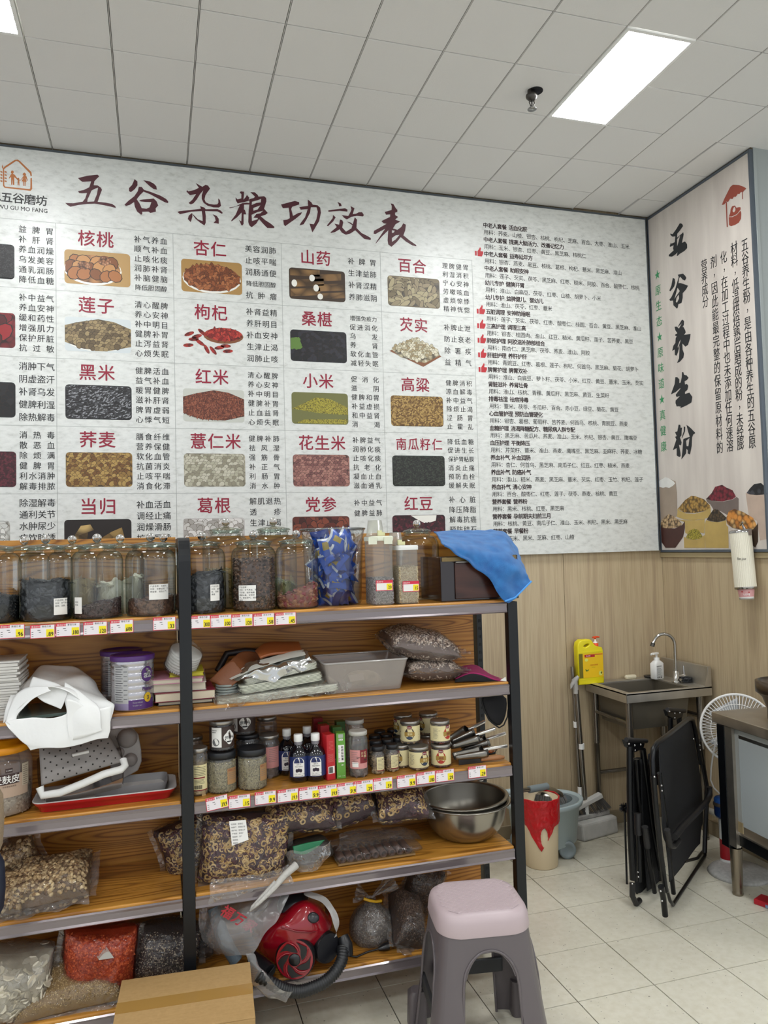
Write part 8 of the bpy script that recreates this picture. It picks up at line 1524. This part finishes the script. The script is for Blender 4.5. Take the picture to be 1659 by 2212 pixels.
# ================================================================= foreground: stool and carton
def stool():
    t = thing('plastic_stool', 'pink topped grey plastic stool in front of the rack', 'stool', (.937, 2.235, 0), -.16); H = .462; A, B = .285, .265; gm = mat('stool_grey', '5e5759', .32); pm = mat('stool_pink', 'b5a4a7', .38, bump=0)
    g = G(); g.loft([rrect(0, 0, A, B, .075, H-.062, 8), rrect(0, 0, A+.002, B+.002, .075, H-.058, 8), rrect(0, 0, A-.006, B-.006, .075, H-.024, 8), rrect(0, 0, A-.016, B-.016, .072, H-.010, 8), rrect(0, 0, A-.034, B-.034, .066, H-.003, 8), rrect(0, 0, A-.06, B-.06, .055, H, 8)]); put('seat_shell', g, pm, t)
    g = G()     # raised diamond quilting
    s = .0235
    for i in range(-8, 9):
        for j in range(-9, 10):
            cx, cy = i*s*1.15+(j % 2)*s*.575, j*s*.5
            if (abs(cx)/(A/2-.032))**5+(abs(cy)/(B/2-.030))**5 > 1: continue
            a_, b_ = s*.56, s*.49; g.add([(cx-a_, cy, H+.0002), (cx, cy-b_, H+.0002), (cx+a_, cy, H+.0002), (cx, cy+b_, H+.0002), (cx-a_*.86, cy, H+.0018), (cx, cy-b_*.86, H+.0018), (cx+a_*.86, cy, H+.0018), (cx, cy+b_*.86, H+.0018)], [(4, 5, 6, 7), (0, 1, 5, 4), (1, 2, 6, 5), (2, 3, 7, 6), (3, 0, 4, 7)], 0, False)
    put('quilted_top', g, pm, t, kind='stuff')
    # skirt with four arches: outer shell sampled round the stool, arch cut out of each side
    def ringpt(z, ang):
        k = (H-.055-z)/(H-.055); a, b = A/2-.004+.060*k, B/2-.004+.060*k; ca, sa = math.cos(ang), math.sin(ang); n = 4.5; r = (abs(ca/a)**n+abs(sa/b)**n)**(-1/n); return (r*ca, r*sa, z)
    def arch(side, x):      # height below which the side is open at offset x from its middle
        w, top = (.088, .360) if side % 2 else (.082, .362)
        return top-.0-(.100)*(1-math.sqrt(max(0, 1-(x/w)**2))) if abs(x) < w else None
    N = 160; zs = [0, .04, .08, .12, .16, .20, .24, .27, .29, .305, .32, .335, .35, .37, H-.055]; V = []; F = []
    K = 44
    g = G()
    for side in range(4):
        ang0 = -PI/2+side*PI/2; half = PI/4
        # columns run from the arch edge up to the seat; legs fill the rest
        cols = []
        for i in range(K+1):
            s_ = -1+2*i/K; ang = ang0+half*s_; top = H-.055; p = ringpt(.2, ang); off = (p[0] if side % 2 == 0 else p[1]); zz = arch(side, off); cols.append((ang, zz))
        b = len(g.v); vs = []; M_ = 14
        for ang, zz in cols:
            lo = zz if zz else 0
            for j in range(M_+1): z = lo+(H-.055-lo)*(j/M_)**1.0; vs.append(ringpt(z, ang))
        fs = []
        for i in range(K):
            o1, o2 = cols[i][1], cols[i+1][1]
            if (o1 is None) != (o2 is None): continue
            for j in range(M_): fs.append((i*(M_+1)+j, (i+1)*(M_+1)+j, (i+1)*(M_+1)+j+1, i*(M_+1)+j+1))
        g.add(vs, fs, 0, True)
        for i in range(K):          # close the step between leg and arch with a slim panel
            o1, o2 = cols[i][1], cols[i+1][1]
            if (o1 is None) != (o2 is None):
                lo = .0 if False else (o1 or o2)
                for j in range(M_):
                    z0_, z1_ = lo+(H-.055-lo)*j/M_, lo+(H-.055-lo)*(j+1)/M_; g.add([ringpt(z0_, cols[i][0]), ringpt(z0_, cols[i+1][0]), ringpt(z1_, cols[i+1][0]), ringpt(z1_, cols[i][0])], [(0, 1, 2, 3)], 0, True)
    put('skirt_and_legs', g, gm, t)
    g = G()
    for side in range(4):           # rolled edge round every arch
        ang0 = -PI/2+side*PI/2; pts = []; w = .088 if side % 2 else .082
        for i in range(41):
            x = -w+2*w*i/40; z = arch(side, x*.9999); lo = None
            for k in range(40):
                ang = ang0-PI/4+PI/2*k/39; p = ringpt(z, ang); q = p[0] if side % 2 == 0 else p[1]
                if lo is None or abs(q-x) < lo[0]: lo = (abs(q-x), ang)
            a2 = ang0+(x/(w/ .62 if False else 1) if False else 0); 
            # refine the angle by bisection on the offset
            l_, h_ = ang0-PI/4, ang0+PI/4; sg = 1 if (ringpt(z, h_)[0] if side % 2 == 0 else ringpt(z, h_)[1]) > 0 else -1
            for _ in range(18):
                m2 = (l_+h_)/2; p = ringpt(z, m2); q = (p[0] if side % 2 == 0 else p[1])*sg
                if q < x*sg*sg: l_ = m2
                else: h_ = m2
            pts.append(Vector(ringpt(z, l_))*1.004)
        a0, a1 = pts[0], pts[-1]
        def down(p, z): q = Vector(p); f = 1+.060*((.23-z)/H)/.16; return Vector((q.x*f, q.y*f, z))
        pts = [down(a0, z) for z in (0, .08, .16)]+pts+[down(a1, z) for z in (.16, .08, 0)]
        g.tube(pts, .0042, 6)
    put('arch_rim', g, gm, t)
    for s1, s2, ax in ((1, 0, 0), (-1, 0, 0), (0, 1, 1), (0, -1, 1)):
        g = G(); zc = .165
        if ax: g.box(-.115, .115, s2*.148-.006, s2*.148+.006, zc-.02, zc+.025)
        else: g.box(s1*.156-.006, s1*.156+.006, -.11, .11, zc-.02, zc+.025)
        if not (ax and s2 < 0): put('stretcher', g, mat('stool_dark', '2a2b2d', .5), t, bevel=.004)
    for a_, b_ in ((1, 1), (1, -1), (-1, 1), (-1, -1)):
        g = G(); g.loft([rrect(a_*.172, b_*.160, .060, .060, .014, 0), rrect(a_*.170, b_*.158, .056, .056, .014, .10), rrect(a_*.165, b_*.153, .045, .045, .012, .112)]); put('foot', g, gm, t)
stool()
def carton_box():
    t = thing('cardboard_box', 'closed brown cardboard box sealed with tape in front of the rack', 'box', (.066, 2.300, 0), -.065); cm = NT('corrugated_card'); n = cm.node('ShaderNodeTexNoise', i_Vector=cm.co((3, 60, 60)), i_Scale=3.0, i_Detail=4.0); n2 = cm.node('ShaderNodeTexNoise', i_Vector=cm.co(), i_Scale=90.0, i_Detail=2.0)
    cm.put(cm.b.inputs['Base Color'], cm.mix(.5, cm.ramp(n.outputs[0], [(.3, 'a1804f'), (.7, 'ae8d5c')]), cm.ramp(n2.outputs[0], [(.3, 'a08050'), (.7, 'b08f5e')]))); cm.b.inputs['Roughness'].default_value = .75; cm = cm.m
    W, D, H = .374, .285, .283; g = G(); g.box(-W/2, W/2, -D/2, D/2, 0, H-.004); put('carton_body', g, cm, t, bevel=.002)
    for s in (-1, 1):
        g = G(); g.box(-W/2, W/2, (.0008 if s > 0 else -D/2), (D/2 if s > 0 else -.0008), H-.004, H); put('top_flap', g, cm, t, bevel=.0012)
    tp = mat('brown_tape', 'a07c42', .22, Coat_Weight=.4); g = G(); g.box(-W/2-.0005, W/2+.0005, -.030, .024, H+.0002, H+.0005); g.box(W/2+.0001, W/2+.0005, -.03, .024, H-.05, H+.0003); g.box(-W/2-.0005, -W/2-.0001, -.03, .024, H-.05, H+.0003); put('tape', g, tp, t)
carton_box()
def sleeve():
    c = thing('quilted_jacket', 'tan fleece and navy jacket edge at the left picture border', 'jacket', (aty(-22, 1690, 2.2).x, 2.2, .62)); g = G()
    g.loft([[( .032*math.cos(a)*k, .03*math.sin(a)*k, z) for a in [2*PI*i/20 for i in range(20)]] for z, k in ((.16, .6), (.19, .95), (.25, 1.05), (.31, .98), (.335, .6))]); put('fleece_part', g, mat('fleece_tan', '8c7a62', .95, bump=.8, bs=300), c)
    g = G(); g.loft([[( .034*math.cos(a)*k+.0, .03*math.sin(a)*k, z) for a in [2*PI*i/20 for i in range(20)]] for z, k in ((.0, .5), (.03, .95), (.08, 1.08), (.14, 1.0), (.17, .6))]); put('navy_part', g, mat('jacket_navy', '10182c', .6), c)
sleeve()
